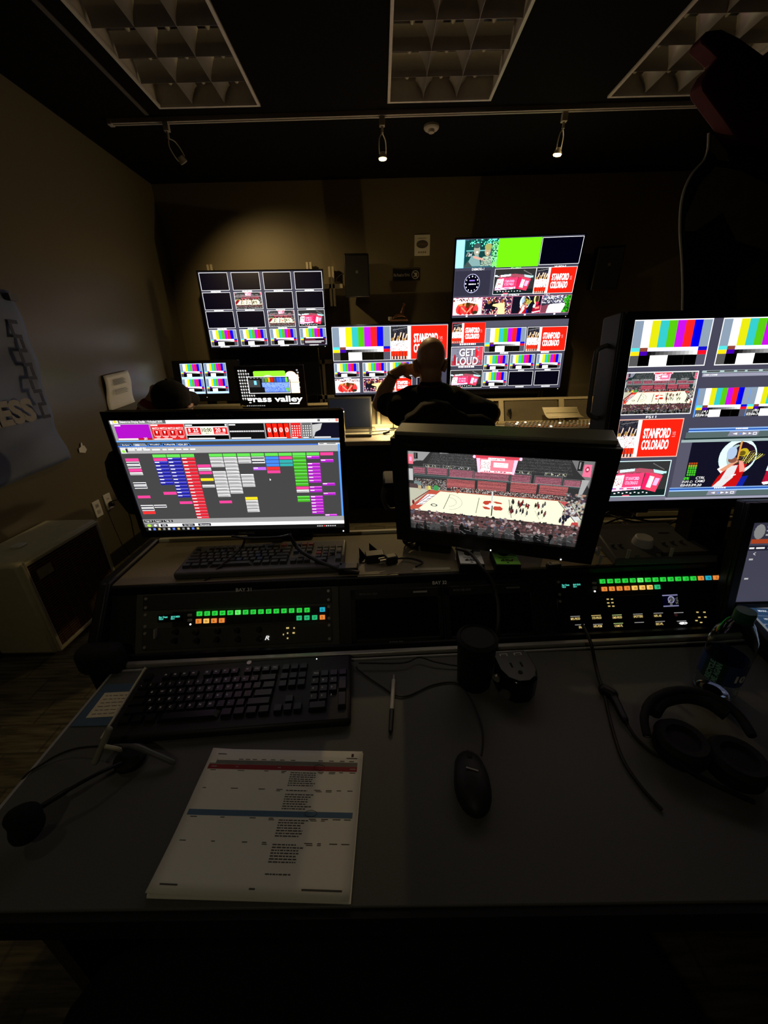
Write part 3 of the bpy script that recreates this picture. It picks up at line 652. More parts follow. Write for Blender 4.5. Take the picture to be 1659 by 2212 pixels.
for j in range(10):
    for i in range(6):
        if i < 4 or rg.random() < .35: c6.rect(.03 + i * .036, .07 + j * .078, .052 + i * .036, .10 + j * .078, G(.85)); c6.rect(.035 + i * .036, .11 + j * .078, .05 + i * .036, .12 + j * .078, G(.7))
for j in range(8): c6.rect(.905 + (j % 2) * .01, .08 + j * .06, .93 + (j % 2) * .01, .115 + j * .06, G(.7))
c6.poly([(.26, .12), (.28, .105), (.72, .105), (.74, .12), (.74, .24), (.26, .24)], (.62, .90, .22)); c6.ell(.47, .26, .07, .06, (.88, .93, .80)); c6.ell(.82, .22, .08, .10, (.97, .95, .85)); c6.rect(.80, .20, .93, .66, (.97, .95, .84)); c6.rect(.80, .38, .93, .40, (.8, .78, .7))
c6.rect(.155, .235, .79, .66, G(.90)); c6.rect(.163, .25, .782, .645, (.05, .05, .07)); c6.rect(.17, .32, .34, .50, G(.30)); c6.rect(.25, .34, .29, .44, (.55, .85, .9))
for i in range(9): c6.rect(.375 + .044 * i, .265, .412 + .044 * i, .38, [(.45, .47, .5), (.40, .72, .15), (.88, .72, .12), (.85, .12, .08), (.35, .35, .4), (.22, .45, .9), (.25, .5, .92), (.22, .45, .88), (.5, .85, .3)][i])
c6.rect(.37, .39, .775, .50, (.55, .68, .95)); c6.rect(.40, .50, .775, .63, (.50, .65, .92)); c6.rect(.72, .52, .77, .62, (.50, .82, .25)); c6.noise(.40, .40, .74, .62, [(.35, .5, .85), (.7, .8, 1)], 3, .3, 4, 4)
for i in range(6): c6.rect(.20 + .05 * i, .27, .225 + .05 * i, .28, G(.8))
c6.text('grass valley', .10, .73, .955, .925, G(.99), .02); c6.rect(.75, .915, .90, .94, G(.98))
for i in range(10): c6.rect(.08 + i * .03, .965, .095 + i * .03, .985, G(.8))

tvs = [('wall_display', 'left wall display showing sixteen tiles, most of them black, in four rows of four', (-1.071, 4.02, 1.796), (R(-.2), 0, R(3.3)), 1.111, .625, c1),
       ('wall_display', 'centre wall display with one large colour bar test card, behind the bald man', (.098, 4.02, 1.332), (R(-4.6), 0, R(-.4)), 1.122, .631, c2),
       ('wall_display', 'upper right wall display with plain green tile and clock dial', (1.253, 4.02, 2.002), (R(10.2), 0, R(-2.7)), 1.103, .62, c3),
       ('wall_display', 'lower right wall display with GET LOUD tile, hung under the display with the green tile', (1.254, 4.02, 1.350), (R(-2.1), 0, R(-2.1)), 1.105, .622, c4)]
for n_, lb, p_, r_, w_, h_, cc in tvs:
    t = monitor(n_, lb, 'wall display', p_, r_, w_, h_, (.012, .012, .012, .022), .05, cc, scr_far, gloss, group='wall displays')
    obj('power_light', M().box(w_ / 2 - .02 if n_ else 0, -.008, -h_ / 2 - .012, .006, .002, .004), mat('white_led', (1, 1, 1), .3, emit=2), t)
# dark display panels under the lit ones
t = monitor('dark_display', 'switched-off black display under the left wall display', 'wall display', (-1.11, 4.09, 1.24), (0, 0, R(3)), .95, .42, (.012, .012, .012, .02), .04, None, None, gloss)
t = monitor('dark_display', 'switched-off black display under the lower right wall display', 'wall display', (1.12, 4.12, .97), (0, 0, R(-2)), 1.0, .15, (.012, .012, .012, .02), .04, None, None, gloss)

# strut frame that carries the displays
strut = mat('strut_channel', (.50, .44, .32), .5, .3)
t = thing('strut_frame', 'pale metal strut frame carrying the displays in front of the far wall', 'frame')
def channel(m, x, z0, z1, y=4.15):
    m.box(x - .018, y, (z0 + z1) / 2, .02, .03, z1 - z0); m.box(x + .014, y, (z0 + z1) / 2, .02, .03, z1 - z0)
for px, z0, z1 in ((453, .0, 2.20), (668, .0, 2.20), (715, 1.83, 2.16), (1115, 0.0, 2.2), (1205, 0, 2.2), (870, .0, 1.15)):
    x = at(px, 590, 1, 4.15).x; m_ = M(); channel(m_, x, z0, z1, 4.19); obj('post', m_, strut, t)
xa, xb = at(668, 590, 1, 4.15).x, at(715, 590, 1, 4.15).x
obj('crossbar', M().box((xa + xb) / 2 + .05, 4.19, 2.0, xb - xa + .1, .03, .035), strut, t); obj('crossbar', M().box(-.42, 4.19, 1.33, .5, .03, .04), strut, t); obj('crossbar', M().box(-.42, 4.19, .98, .5, .03, .04), strut, t)
for px in (685, 700): x = at(px, 800, 1, 4.19).x; obj('post', M().box(x, 4.19, .70, .03, .03, 1.3), strut, t)

# ---- wall speakers, notices, trophy
def speaker(px, py, lb, yaw):
    c = at(px, py, 1, 4.02); t = thing('wall_speaker', lb, 'speaker', c, (R(8), 0, R(yaw)), 'black wall speakers')
    obj('cabinet', M().box(0, .06, 0, .23, .17, .34, taper=.96), blk, t, bevel=.01); obj('grille', M().box(0, -.03, 0, .205, .012, .31), mat('speaker_grille', (.012, .012, .012), .8, scale=900, bump=.5), t, bevel=.004)
    obj('badge', M().box(0, -.037, .03, .022, .002, .022), grey, t); obj('bracket', M().box(0, .17, -.02, .05, .08, .08), rackm, t)
    obj('port_tube', M().tube([(-.12, .1, .02), (-.17, .14, -.0), (-.22, .18, -.05)], .004), cablem, t)
speaker(771, 596, 'black wall speaker beside the left display', 4)
speaker(1312, 580, 'black wall speaker right of the display with the green tile', -14)
c = at(912, 530, 1, YB - .004)
t = thing('paper_notice', 'small pale paper notice with a dark round logo high on the far wall', 'notice', c)
obj('sheet', M().box(0, 0, 0, .145, .003, .165), paper_m, t)
obj('logo', M().prism([(.055 * math.cos(a * math.pi / 12), -.003, .032 * math.sin(a * math.pi / 12) + .008) for a in range(24)], (0, 0, 0), (0, .0008, 0)), mat('logo_print', (.12, .10, .09), .8), t)
lettering('BATHROOM', .10, .020, paper_m, t, (0, -.0035, .008)) if False else None
m_ = M(); [m_.box(-.05 + .013 * i, -.003, .008 + .003 * (i % 2), .008, .002, .016) for i in range(8)]; [m_.box(-.03 + .02 * i, -.002, -.055, .012, .001, .012) for i in range(4)]; [m_.box(-.03 + .015 * i, -.002, .055, .009, .001, .006) for i in range(5)]
obj('print', m_, mat('brown_print', (.22, .17, .11), .8), t)
c = at(878, 594, 1, YB - .006)
t = thing('no_food_sign', 'black No Food or Drink sign plate on the far wall', 'sign', c)
obj('plate', M().box(0, 0, 0, .26, .008, .095), mat('sign_black', (.008, .008, .008), .4), t, bevel=.002)
sl = mat('sign_lettering', (.50, .48, .44), .6)
lettering('No Food or Drink', .155, .026, sl, t, (-.045, -.004, 0))
m_ = M(); n_ = 24
for i in range(n_):
    a, b = 2 * math.pi * i / n_, 2 * math.pi * (i + 1) / n_
    m_.add([(.085 + q * math.cos(w_), -.0046, q * math.sin(w_)) for q, w_ in ((.030, a), (.036, a), (.036, b), (.030, b))], [(0, 1, 2, 3)])
m_.add([(.06, -.0047, .024), (.065, -.0047, .028), (.110, -.0047, -.022), (.105, -.0047, -.026)], [(0, 1, 2, 3)]); m_.box(.092, -.0046, .003, .02, .001, .026); m_.box(.079, -.0046, -.013, .022, .001, .008)
obj('pictogram', m_, sl, t)
c = at(862, 694, 1, 4.0)
t = thing('trophy', 'small bronze kneeling figure trophy standing on the centre wall display', 'trophy', (c.x, 4.03, c.z + .005))
obj('base', M().box(0, 0, .006, .17, .04, .014), mat('trophy_wood', (.16, .07, .04), .5), t, bevel=.002)
m_ = M().chain([(-.05, 0, .02), (-.02, 0, .045), (.03, 0, .05)], [.016, .018, .018]).chain([(.03, 0, .05), (.035, 0, .09), (.045, 0, .12)], [.016, .014, .012]).sph((.052, 0, .142), .016).chain([(.04, 0, .10), (.015, 0, .07), (-.01, 0, .055)], [.009, .007, .006]).chain([(.03, 0, .05), (.065, 0, .035), (.07, 0, .018)], [.015, .012, .009])
obj('figure', m_, mat('bronze', (.12, .06, .035), .35, .7), t, remesh=.005, sm=2); obj('plaque', M().box(-.085, 0, .022, .035, .012, .03), lgrey, t)

# ---- left wall: banner, paper sheets, sockets
ban = M(); nx, nz = 28, 36; By0, By1, Bz0, Bz1 = 1.45, 2.33, .82, 1.735
bc = mat('banner_blue_cloth', (.17, .21, .33), .6, var=.35, scale=3)
vs = []
for j in range(nz + 1):
    for i in range(nx + 1):
        u, v = i / nx, j / nz
        vs.append((XL + .035 + .014 * math.sin(u * 9 + v * 7) + .010 * math.sin(v * 23 - u * 6) * (1 - v * .6), By0 + (By1 - By0) * u + .03 * v * (u - .5) * 0, Bz0 + (Bz1 - Bz0) * v - .02 * math.sin(u * 5)))
ban.add(vs, [(j * (nx + 1) + i, j * (nx + 1) + i + 1, (j + 1) * (nx + 1) + i + 1, (j + 1) * (nx + 1) + i) for j in range(nz) for i in range(nx)])
t = thing('banner', 'creased blue cloth banner with grey lettering on the left wall', 'banner')
o = obj('cloth', ban, bc, t); sd = o.modifiers.new('thick', 'SOLIDIFY'); sd.thickness = .003
lt_m = mat('banner_lettering', (.42, .40, .36), .7)
lettering('NESS', .34, .125, lt_m, t, (XL + .064, 2.01, 1.16), (0, 1, 0), (0, 0, 1), bold=.05)
lettering('CARDINAL', .50, .07, mat('banner_side_lettering', (.05, .06, .10), .7), t, (XL + .064, 2.27, 1.40), (0, 0, -1), (0, 1, 0), bold=.05) if False else None
m_ = M(); [m_.box(XL + .063, 2.245, 1.60 - .07 * i, .002, .055, .018) for i in range(8)]; [m_.box(XL + .063, 2.225 + .035 * (i % 2), 1.565 - .07 * i, .002, .018, .05) for i in range(7)]
obj('side_print', m_, mat('banner_side_lettering', (.05, .06, .10), .7), t)
obj('top_clip', M().box(XL + .06, 2.30, 1.72, .02, .05, .035), grey, t)
q = [at(p, r, 0, XL + .012) for p, r in ((222, 812), (275, 800), (292, 868), (237, 888))]
m_ = M(); n_ = 8; vs = []
for j in range(n_ + 1):
    for i in range(n_ + 1):
        u, v = i / n_, j / n_; p_ = (q[0] * (1 - u) + q[1] * u) * (1 - v) + (q[3] * (1 - u) + q[2] * u) * v; vs.append((p_.x + .008 * math.sin(v * 6) + .004 * math.sin(u * 3), p_.y, p_.z))
m_.add(vs, [(j * (n_ + 1) + i, j * (n_ + 1) + i + 1, (j + 1) * (n_ + 1) + i + 1, (j + 1) * (n_ + 1) + i) for j in range(n_) for i in range(n_)])
t = thing('posted_sheet', 'pale printed sheet of paper taped to the left wall above the capped man', 'paper sheet')
o = obj('sheet', m_, paper_m, t); o.modifiers.new('thick', 'SOLIDIFY').thickness = .0015
m_ = M()
def qp(u, v): p_ = (q[0] * (1 - u) + q[1] * u) * (1 - v) + (q[3] * (1 - u) + q[2] * u) * v; return Vector((p_.x + .0215 + .0 * v, p_.y, p_.z))
for k in range(11):
    v = .16 + .03 * k + (.12 if k > 5 else 0); u0 = .22; u1 = .68 + .1 * ((k * 7) % 3) / 3
    m_.add([qp(u0, v), qp(u1, v), qp(u1, v + .012), qp(u0, v + .012)], [(0, 1, 2, 3)])
obj('print', m_, mat('grey_print', (.25, .25, .23), .8), t)
c = at(177, 968, 0, XL + .005)
tag(obj('paper_scrap', M().prism([(0, a * .032 + .006 * math.sin(a * 9), b * .035) for a, b in ((-1, -.6), (.2, -1), (1, -.5), (.7, .4), (.3, .3), (.4, 1), (0, .9), (-.1, .3), (-.8, .1))], (0, 0, 0), (.003, 0, 0)), paper_m, loc=c), 'torn white scrap of paper low on the left wall below the sheet', 'paper scrap')
def socket(pts, lb, plug):
    q = [at(p, r, 0, XL + .004) for p, r in pts]; c = sum(q, Vector()) / 4; t = thing('wall_socket', lb, 'socket', c, group='wall sockets')
    obj('faceplate', M().box(0, 0, 0, .008, .07, .115), white, t, bevel=.003)
    for dz in (-.022, .022): obj('outlet', M().box(.0045, 0, dz, .002, .032, .028), lgrey if not plug else white, t, bevel=.001)
    obj('slots', M().box(.006, -.006, .022, .001, .003, .010).box(.006, .006, .022, .001, .003, .010), blk, t)
    if plug: obj('plug', M().box(.02, 0, -.02, .03, .026, .03), blk, t, bevel=.004)
socket([(195, 1086), (212, 1080), (225, 1110), (210, 1120)], 'white wall socket on the left wall, nearer the heater', False)
socket([(220, 1068), (236, 1062), (246, 1097), (232, 1106)], 'cream wall socket with a black plug, nearer the desk', True)
pc = at(236, 1085, 0, XL + .03)
sock = bpy.data.objects.get('wall_socket.001'); pc = pc - Vector(sock.location)
(obj('power_cord', M().tube([pc, pc + Vector((.06, .03, .0)), pc + Vector((.08, .05, -.12)), pc + Vector((.05, .08, -.38)), pc + Vector((.1, .2, -.42))], .004), cablem, sock))

# ---- cream air unit on the carpet by the left wall
t = thing('air_purifier', 'cream boxy air unit with brown louvred grille on the carpet', 'air unit', (-1.838, 1.775, 0))
obj('casing', M().box(0, 0, .285, .30, .53, .53), cream, t, bevel=.02, )
obj('foot', M().box(0, -.2, .012, .22, .04, .024), blk, t); obj('foot', M().box(0, .2, .012, .22, .04, .024), blk, t)
gm = mat('brown_grille', (.16, .075, .035), .6); fr = M()
obj('grille_panel', M().box(.150, 0, .28, .006, .47, .47), mat('grille_dark', (.012, .009, .007), .8), t)
for k in range(34): fr.box(.156, 0, .055 + .0137 * k, .006, .46, .006)
for k in range(9): fr.box(.158, -.2 + .05 * k, .28, .004, .004, .46)
obj('grille', fr, gm, t)
m_ = M()
for a in (-1, 1): m_.box(.155, a * .245, .285, .018, .022, .51); m_.box(.155, 0, .285 + a * .245, .018, .49, .022)
obj('grille_surround', m_, cream, t, bevel=.006)
obj('rating_label', M().box(.1625, -.16, .455, .001, .085, .05), mat('yellowed_label', (.30, .27, .15), .7), t); obj('control_knob', M().box(0, -.08, .556, .05, .05, .012), white, t, bevel=.004)
m_ = M().box(.163, -.245, .30, .003, .006, .50); obj('edge_strip', m_, lgrey, t)

# ================================================================ THE FAR CONSOLE
t = thing('far_console', 'long desk console with pale lamp-lit rack hood under the wall displays', 'console', (0, 0, 0))
DZ = .73
obj('worktop', M().box(.35, 3.53, DZ - .02, 4.3, .80, .04), bdesk_m, t, bevel=.004)
obj('front_panel', M().box(.35, 3.42, .355, 4.2, .03, .69), rackm, t)
obj('edge_strip', M().box(.35, 3.127, DZ - .02, 4.3, .008, .036), lgrey, t)
hm = mat('hood_metal', (.62, .54, .36), .5)
hood = M(); 
def hoodp(y, z): return y, z
hood.prism([(-1.9, 3.74, DZ), (-1.9, 3.84, .955), (-1.9, 3.93, .955), (-1.9, 3.93, DZ)], (0, 0, 0), (4.4, 0, 0))
obj('rack_hood', hood, mat('hood_dark_bay', (.05, .045, .035), .5), t)
ty = math.atan2(.10, .225)
def on_hood(x, s, lift=.0): k = s / .246; return Vector((x, 3.74 + .10 * k - lift * math.cos(ty), DZ + .225 * k + lift * math.sin(ty)))
obj('top_rail', M().box(.3, on_hood(0, .238, .006).y, on_hood(0, .238, .006).z, 4.4, .02, .022, rot=(-ty, 0, 0)), hm, t)
obj('bottom_rail', M().box(.3, on_hood(0, .012, .006).y, on_hood(0, .012, .006).z, 4.4, .02, .024, rot=(-ty, 0, 0)), hm, t)
for px in (742, 758, 818, 1063, 1083, 1213, 1283): 
    x = at(px, 885, 1, 3.78).x; p_ = on_hood(x, .125, .008); obj('mullion', M().box(p_.x, p_.y, p_.z, .045 if px in (758, 1083, 1213) else .028, .02, .22, rot=(-ty, 0, 0)), hm, t)
m_ = M()
for px in (750, 1073):
    for k in range(5): p_ = on_hood(at(px, 885, 1, 3.78).x, .04 + .04 * k, .014); m_.sph(p_, .006, n=8)
for k in range(6): p_ = on_hood(1.13 + k * .09, .012, .018); m_.sph(p_, .006, n=8)
obj('screws', m_, blk, t)
for px in (788, 845, 1148, 1250, 1300):
    x = at(px, 885, 1, 3.78).x; p_ = on_hood(x, .125, .004); w_ = {788: .20, 845: .20, 1148: .52, 1250: .28, 1300: .2}[px]
    obj('rack_panel', M().box(p_.x, p_.y, p_.z, w_, .012, .20, rot=(-ty, 0, 0)), mat('hood_bay_metal', (.22, .19, .13), .45, .3), t, bevel=.002)
obj('end_panel', M().box(-1.52, 3.70, .86, .72, .05, .26), mat('end_panel_paint', (.36, .32, .20), .6), t, bevel=.02)

# video switcher with rows of keys
c = Vector((1.62, 3.42, DZ)); t = thing('video_switcher', 'wide button panel with rows of pale and orange keys on the far console', 'switcher', c, (0, 0, R(0)))
obj('panel', M().box(0, .0, .022, .92, .36, .044), mat('switcher_case', (.13, .12, .10), .5), t, bevel=.005)
kb_ = M().box(0, 0, .004, .016, .020, .010)
kmat = [mat('switcher_key_pale', (.62, .55, .38), .4), mat('switcher_key_orange', (.62, .30, .14), .4), mat('switcher_key_lit', (1, .9, .7), .4, emit=1.2)]
kp = [obj('key_cap', kb_, k, t, bevel=.002, loc=(-.43 + .036 * i, .12, .045)) for i, k in enumerate(kmat)]
for r_ in range(4):
    for i in range(24):
        if r_ == 0 and i < 3: continue
        k = 1 if r_ >= 3 else 0
        if (r_, i) in ((0, 4), (1, 1), (1, 12), (2, 6), (3, 8), (2, 18)): k = 2
        share(kp[k], t, (-.43 + .036 * i + (.02 if i > 14 else 0), .12 - r_ * .075, .045))
kp[1].location.x, kp[2].location.x = -.394, -.358
kp[1].location.y = kp[2].location.y = .12
c = Vector((1.42, 3.68, DZ + .03)); t = thing('curled_paper', 'curled cream sheet of paper leaning at the back of the button panel', 'paper')
m_ = M(); n_ = 10; A = [at(p, r, 1, y) for p, r, y in ((1171, 881, 3.74), (1246, 880, 3.74), (1262, 902, 3.55), (1186, 905, 3.55))]; vs = []
for j in range(n_ + 1):
    v = j / n_
    for i in range(2): a = A[0] * (1 - v) + A[3] * v if i == 0 else A[1] * (1 - v) + A[2] * v; vs.append((a.x, a.y, max(DZ + .05, a.z) - .022 * math.sin(math.pi * v) + .004))
m_.add(vs, [(2 * j, 2 * j + 1, 2 * j + 3, 2 * j + 2) for j in range(n_)])
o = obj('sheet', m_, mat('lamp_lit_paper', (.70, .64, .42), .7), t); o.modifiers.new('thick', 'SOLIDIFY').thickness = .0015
for vv in (.35, .75): 
    a = (A[0] * (1 - vv) + A[3] * vv); b = (A[1] * (1 - vv) + A[2] * vv); dz = -.022 * math.sin(math.pi * vv) + .006
    obj('printed_line', M().box((a.x + b.x) / 2, (a.y + b.y) / 2 - .002, max(DZ + .05, a.z) + dz, .30, .004, .003), ink, t)
# headset, pocket torch and red strap beside the switcher
c = at(1115, 926, 2, DZ + .03); t = thing('desk_headset', 'small black headset with cord lying left of the button panel', 'headset', (c.x, c.y, DZ))
obj('ear_pad', M().sph((0, 0, .032), (.036, .030, .032)), blk, t); obj('headband', M().tube([(.03, 0, .03), (.09, .06, .012), (.16, .0, .008), (.20, -.03, .008)], .006), blk, t)
obj('cord', M().tube([(-.02, 0, .006), (-.12, -.01, .005), (-.2, .02, .005), (-.12, .09, .005), (.02, .10, .005), (.12, .02, .005), (.08, -.07, .005), (-.02, -.09, .005), (-.2, -.05, .005)], .003), cablem, t)
c = at(1101, 915, 2, DZ); t = thing('gooseneck_microphone', 'short black upright microphone on the far console near the headset', 'microphone', (c.x, c.y, DZ))
obj('stem', M().cyl((0, 0, 0), (0, 0, .09), .010), blk, t); obj('head', M().cyl((0, 0, .09), (-.02, 0, .14), .012, .018), blk, t, bevel=.003); obj('base', M().lathe([(.03, 0), (.03, .012), (.012, .016)]), blk, t)
c = at(1145, 929, 2, DZ + .02); tag(obj('red_strap', M().tube([(-.06, -.01, .004), (-.02, .01, .012), (.02, .0, .006), (.06, .02, .01)], [.010, .014, .010, .006], n=10), mat('orange_red_strap', (.75, .12, .05), .6), loc=(c.x, c.y, DZ + .008)), 'bunched orange red strap at the left end of the button panel', 'strap')

# laptop on the far console
t = thing('laptop', 'open laptop with dark screen on the far console left of the bald man', 'laptop', (at(754, 920, 2, DZ).x, 3.50, DZ))
t.location.x = at(756, 915, 1, 3.5).x
obj('base', M().box(0, -.09, .012, .40, .27, .022), dkgrey, t, bevel=.004)
obj('keyboard', M().box(0, -.04, .0245, .34, .13, .003), mat('laptop_keys', (.10, .09, .07), .5, var=.6, scale=120), t); obj('palm_rest', M().box(0, -.175, .024, .36, .07, .003), mat('laptop_palm', (.45, .42, .32), .4), t)
ld = obj('lid', M().box(0, 0, .145, .40, .012, .29), dkgrey, t, bevel=.004, loc=(0, .05, .02), rot=(R(-6), 0, 0))
obj('screen', M().box(0, -.0068, .147, .37, .001, .25), mat('laptop_screen', (.01, .012, .018), .6, emit=.10, ec=(.05, .07, .13), spec=.1), ld)

# gooseneck lamp that lights the console
lp = at(835, 873, 1, 3.62)
t = thing('gooseneck_lamp', 'small gooseneck lamp glowing warm behind the raised elbow', 'lamp', (lp.x + .06, 3.60, DZ))
obj('base', M().lathe([(.035, 0), (.035, .012), (.01, .018)]), blk, t)
obj('neck', M().tube([(0, 0, .01), (0, .01, .12), (-.01, 0, .20), (-.05, -.04, .235), (-.08, -.06, .22)], .005), blk, t)
obj('shade', M().lathe([(.018, .03), (.03, .012), (.034, -.012), (.032, -.012), (.028, .010), (.016, .027)]), blk, t, loc=(-.08, -.06, .205), rot=(R(-62), 0, R(-10)))
obj('bulb', M().sph((-.08, -.063, .205), .014), mat('lamp_bulb', (1, .8, .4), .3, emit=60, ec=(1, .72, .30)), t)
pl_ = bpy.data.lights.new('gooseneck_glow', 'POINT'); pl_.energy = DESK_LAMP; pl_.color = (1, .74, .34); pl_.shadow_soft_size = .02
po = bpy.data.objects.new('gooseneck_glow', pl_); col.objects.link(po); po.location = (lp.x - .02, 3.50, DZ + .20); po.rotation_euler = (R(25), 0, 0)
t = thing('papers', 'lamp-lit loose papers beside the laptop on the far console', 'papers', (at(835, 925, 2, DZ).x, at(835, 925, 2, DZ).y, DZ))
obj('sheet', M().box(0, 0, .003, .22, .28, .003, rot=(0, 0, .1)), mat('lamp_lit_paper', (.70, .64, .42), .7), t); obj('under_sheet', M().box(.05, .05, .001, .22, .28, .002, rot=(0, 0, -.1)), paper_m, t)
c = at(825, 938, 2, DZ + .01)
t = thing('desk_microphone_cord', 'thin black cord with small black microphone on the near edge of the far console', 'cord', (c.x, c.y + .03, DZ))
obj('cord', M().tube([(.02, 0, .008), (-.12, -.02, .006), (-.17, .06, .006), (-.05, .14, .006), (.12, .16, .006)], .004), cablem, t); obj('capsule', M().cap((.02, 0, .012), (.06, .02, .02), .012), blk, t)
# monitors standing behind / on the hood
k_ = 1.195; gp = CAM_O + (Vector((-.843, 3.05, 1.181)) - CAM_O) * k_
t = monitor('desktop_monitor', 'monitor with large white lettering on black, standing on the far console', 'monitor', (gp.x, gp.y, gp.z), (R(2), 0, R(-5.5)), .621, .349, (.010, .010, .010, .010), .03, c6, scr_far, gloss)
obj('stand', M().box(0, .02, -.28, .06, .02, .24).box(0, -.02, -.400, .24, .12, .012), blk, t)
t = monitor('desktop_monitor', 'black monitor with four colour bar tiles at the left end of the far console', 'monitor', (-1.64, 3.74, 1.216), (R(-7), 0, R(-3)), .45, .272, (.065, .105, .025, .065), .05, c5, scr_far, blk)
obj('power_light', M().box(0, -.006, -.165, .004, .002, .004), mat('white_led', (1, 1, 1), .3, emit=2), t); obj('stand', M().box(0, .08, -.22, .08, .03, .16), blk, t)
tg = M()
for k in range(7): a = k * .9; tg.tube([(-.08 + .03 * k, 0, .0), (-.06 + .03 * k, .02, .05 + .02 * math.sin(a)), (-.02 + .03 * k, -.01, .03), (.02 + .02 * k, 0, .0)], .0035)
tag(obj('cable_tangle', tg, cablem, loc=(-1.24, 3.86, .957)), 'tangle of thin black cables on the hood left of the monitor with large white lettering', 'cables')
tg = M()
for k in range(4): tg.tube([(-.1 + .04 * k, 0, 0), (-.08 + .04 * k, .02, .07), (-.03 + .05 * k, .0, .09 - .02 * k), (.02 + .04 * k, 0, .03), (.1, 0, 0)], .004)
tag(obj('cable_tangle', tg, cablem, loc=(at(1295, 850, 1, 3.88).x, 3.88, .957)), 'tangle of black cables on the hood beside the large multiview monitor', 'cables')

# ================================================================ PEOPLE AND CHAIRS
def chair(name, lb, cx, cy, z0, z1, w, hump=None, rz=0, jacket=False):
    t = thing(name, lb, 'office chair', (cx, cy, 0), (0, 0, rz))
    pts = []; h = z1 - z0; n = 9
    prof = [(-.40, 0), (-.47, .25), (-.5, .6), (-.48, .82), (-.42, .94), (-.32, 1.0)]
    pts = [(a * w, 0, z0 + b * h) for a, b in prof] + [(-a * w, 0, z0 + b * h) for a, b in prof[::-1]]
    obj('backrest', M().prism(pts, (0, 0, 0), (0, .07, 0)), chairm, t, bevel=.03)
    obj('seat', M().box(0, .33, .50, .50, .50, .09), chairm, t, bevel=.03)
    obj('back_post', M().box(0, .07, .55, .07, .03, .35), blk, t); obj('gas_lift', M().cyl((0, .30, .10), (0, .30, .46), .028), blk, t)
    b = M()
    for k in range(5): a = 2 * math.pi * k / 5 + .3; b.tube([(0, .30, .12), (.30 * math.cos(a), .30 + .30 * math.sin(a), .075)], [.025, .016], smooth=False)
    obj('base', b, blk, t)
    w0 = None
    for k in range(5):
        a = 2 * math.pi * k / 5 + .3; p_ = (.30 * math.cos(a), .30 + .30 * math.sin(a), .03)
        if w0 is None: w0 = obj('caster', M().cyl((-.02, 0, 0), (.02, 0, 0), .03), blk, t, loc=p_, rot=(0, 0, a + math.pi / 2))
        else: share(w0, t, p_, (0, 0, a + math.pi / 2))
    for s_ in (-1, 1):
        obj('armrest', M().box(s_ * .30, .25, .70, .07, .26, .03), blkm, t, bevel=.012); obj('arm_support', M().tube([(s_ * .24, .32, .48), (s_ * .31, .30, .49), (s_ * .335, .27, .58), (s_ * .31, .24, .69)], [.010, .016, .018, .016]), grey, t)
    return t
cc_ = at(966, 945, 1, 1.93)
ch = chair('office_chair', 'black office chair under the bald man, an olive jacket hung over its back', cc_.x, 1.93, .62, 1.105, .56)
jk = M(); jp = [(-.17, 1.10), (-.12, 1.125), (-.08, 1.165), (-.01, 1.18), (.06, 1.165), (.11, 1.125), (.16, 1.105), (.15, 1.02), (.10, .93), (0, .90), (-.12, .95)]
jk.prism([(a - .02, -.028, b) for a, b in jp], (0, 0, 0), (0, .135, 0))
tag(obj('jacket', jk, jacketm, bevel=.02, loc=(cc_.x - .03, 1.93, 0)), 'dark olive jacket hung over the middle of the black chair back', 'jacket')

def remeshed(name, mb, m, parent, vox=.009, sm=4, label=None): return obj(name, mb, m, parent, remesh=vox, sm=sm, label=label)
# bald man, seen from behind, left arm raised with the hand at his temple
HX, HY = .275, 2.22
P = thing('person', 'bald man in a black T-shirt seen from behind, left forearm raised', 'person', (0, 0, 0))
b = M()
b.sph((HX, HY - .005, 1.385), (.078, .098, .092), rot=(R(-8), 0, 0), n=28); b.sph((HX, HY + .03, 1.335), (.066, .078, .085), n=24); b.sph((HX, HY + .06, 1.29), (.045, .05, .045)); b.sph((HX, HY + .11, 1.33), (.014, .025, .02))
b.sph((HX, HY - .035, 1.29), (.060, .05, .06))
for s_ in (-1, 1): b.sph((HX + s_ * .084, HY + .012, 1.335), (.010, .020, .034), rot=(0, R(s_ * 12), R(s_ * 20))); b.sph((HX + s_ * .080, HY + .012, 1.312), (.010, .014, .018))
b.chain([(HX, HY + .005, 1.30), (HX + .005, HY - .01, 1.22), (HX + .02, HY - .03, 1.12)], [.060, .064, .075])
# torso and hips inside the shirt
b.chain([(HX + .03, HY - .01, 1.08), (HX + .05, HY + .0, .92), (HX + .06, HY + .03, .74), (HX + .06, HY + .04, .63)], [.13, .145, .15, .14])
b.chain([(HX + .03, HY, 1.13), (HX - .15, HY - .01, 1.13)], [.08, .075]); b.chain([(HX + .03, HY, 1.13), (HX + .23, HY - .01, 1.10)], [.08, .075])
SL = Vector((HX - .165, HY, 1.125)); EL = at(822, 872, 1, 2.34); WR = at(851, 808, 1, 2.30); HN = at(872, 797, 1, 2.28)
b.chain([SL, EL], [.062, .050]); b.chain([EL, (EL * .55 + WR * .45) + Vector((-.008, 0, 0)), WR], [.050, .046, .029])
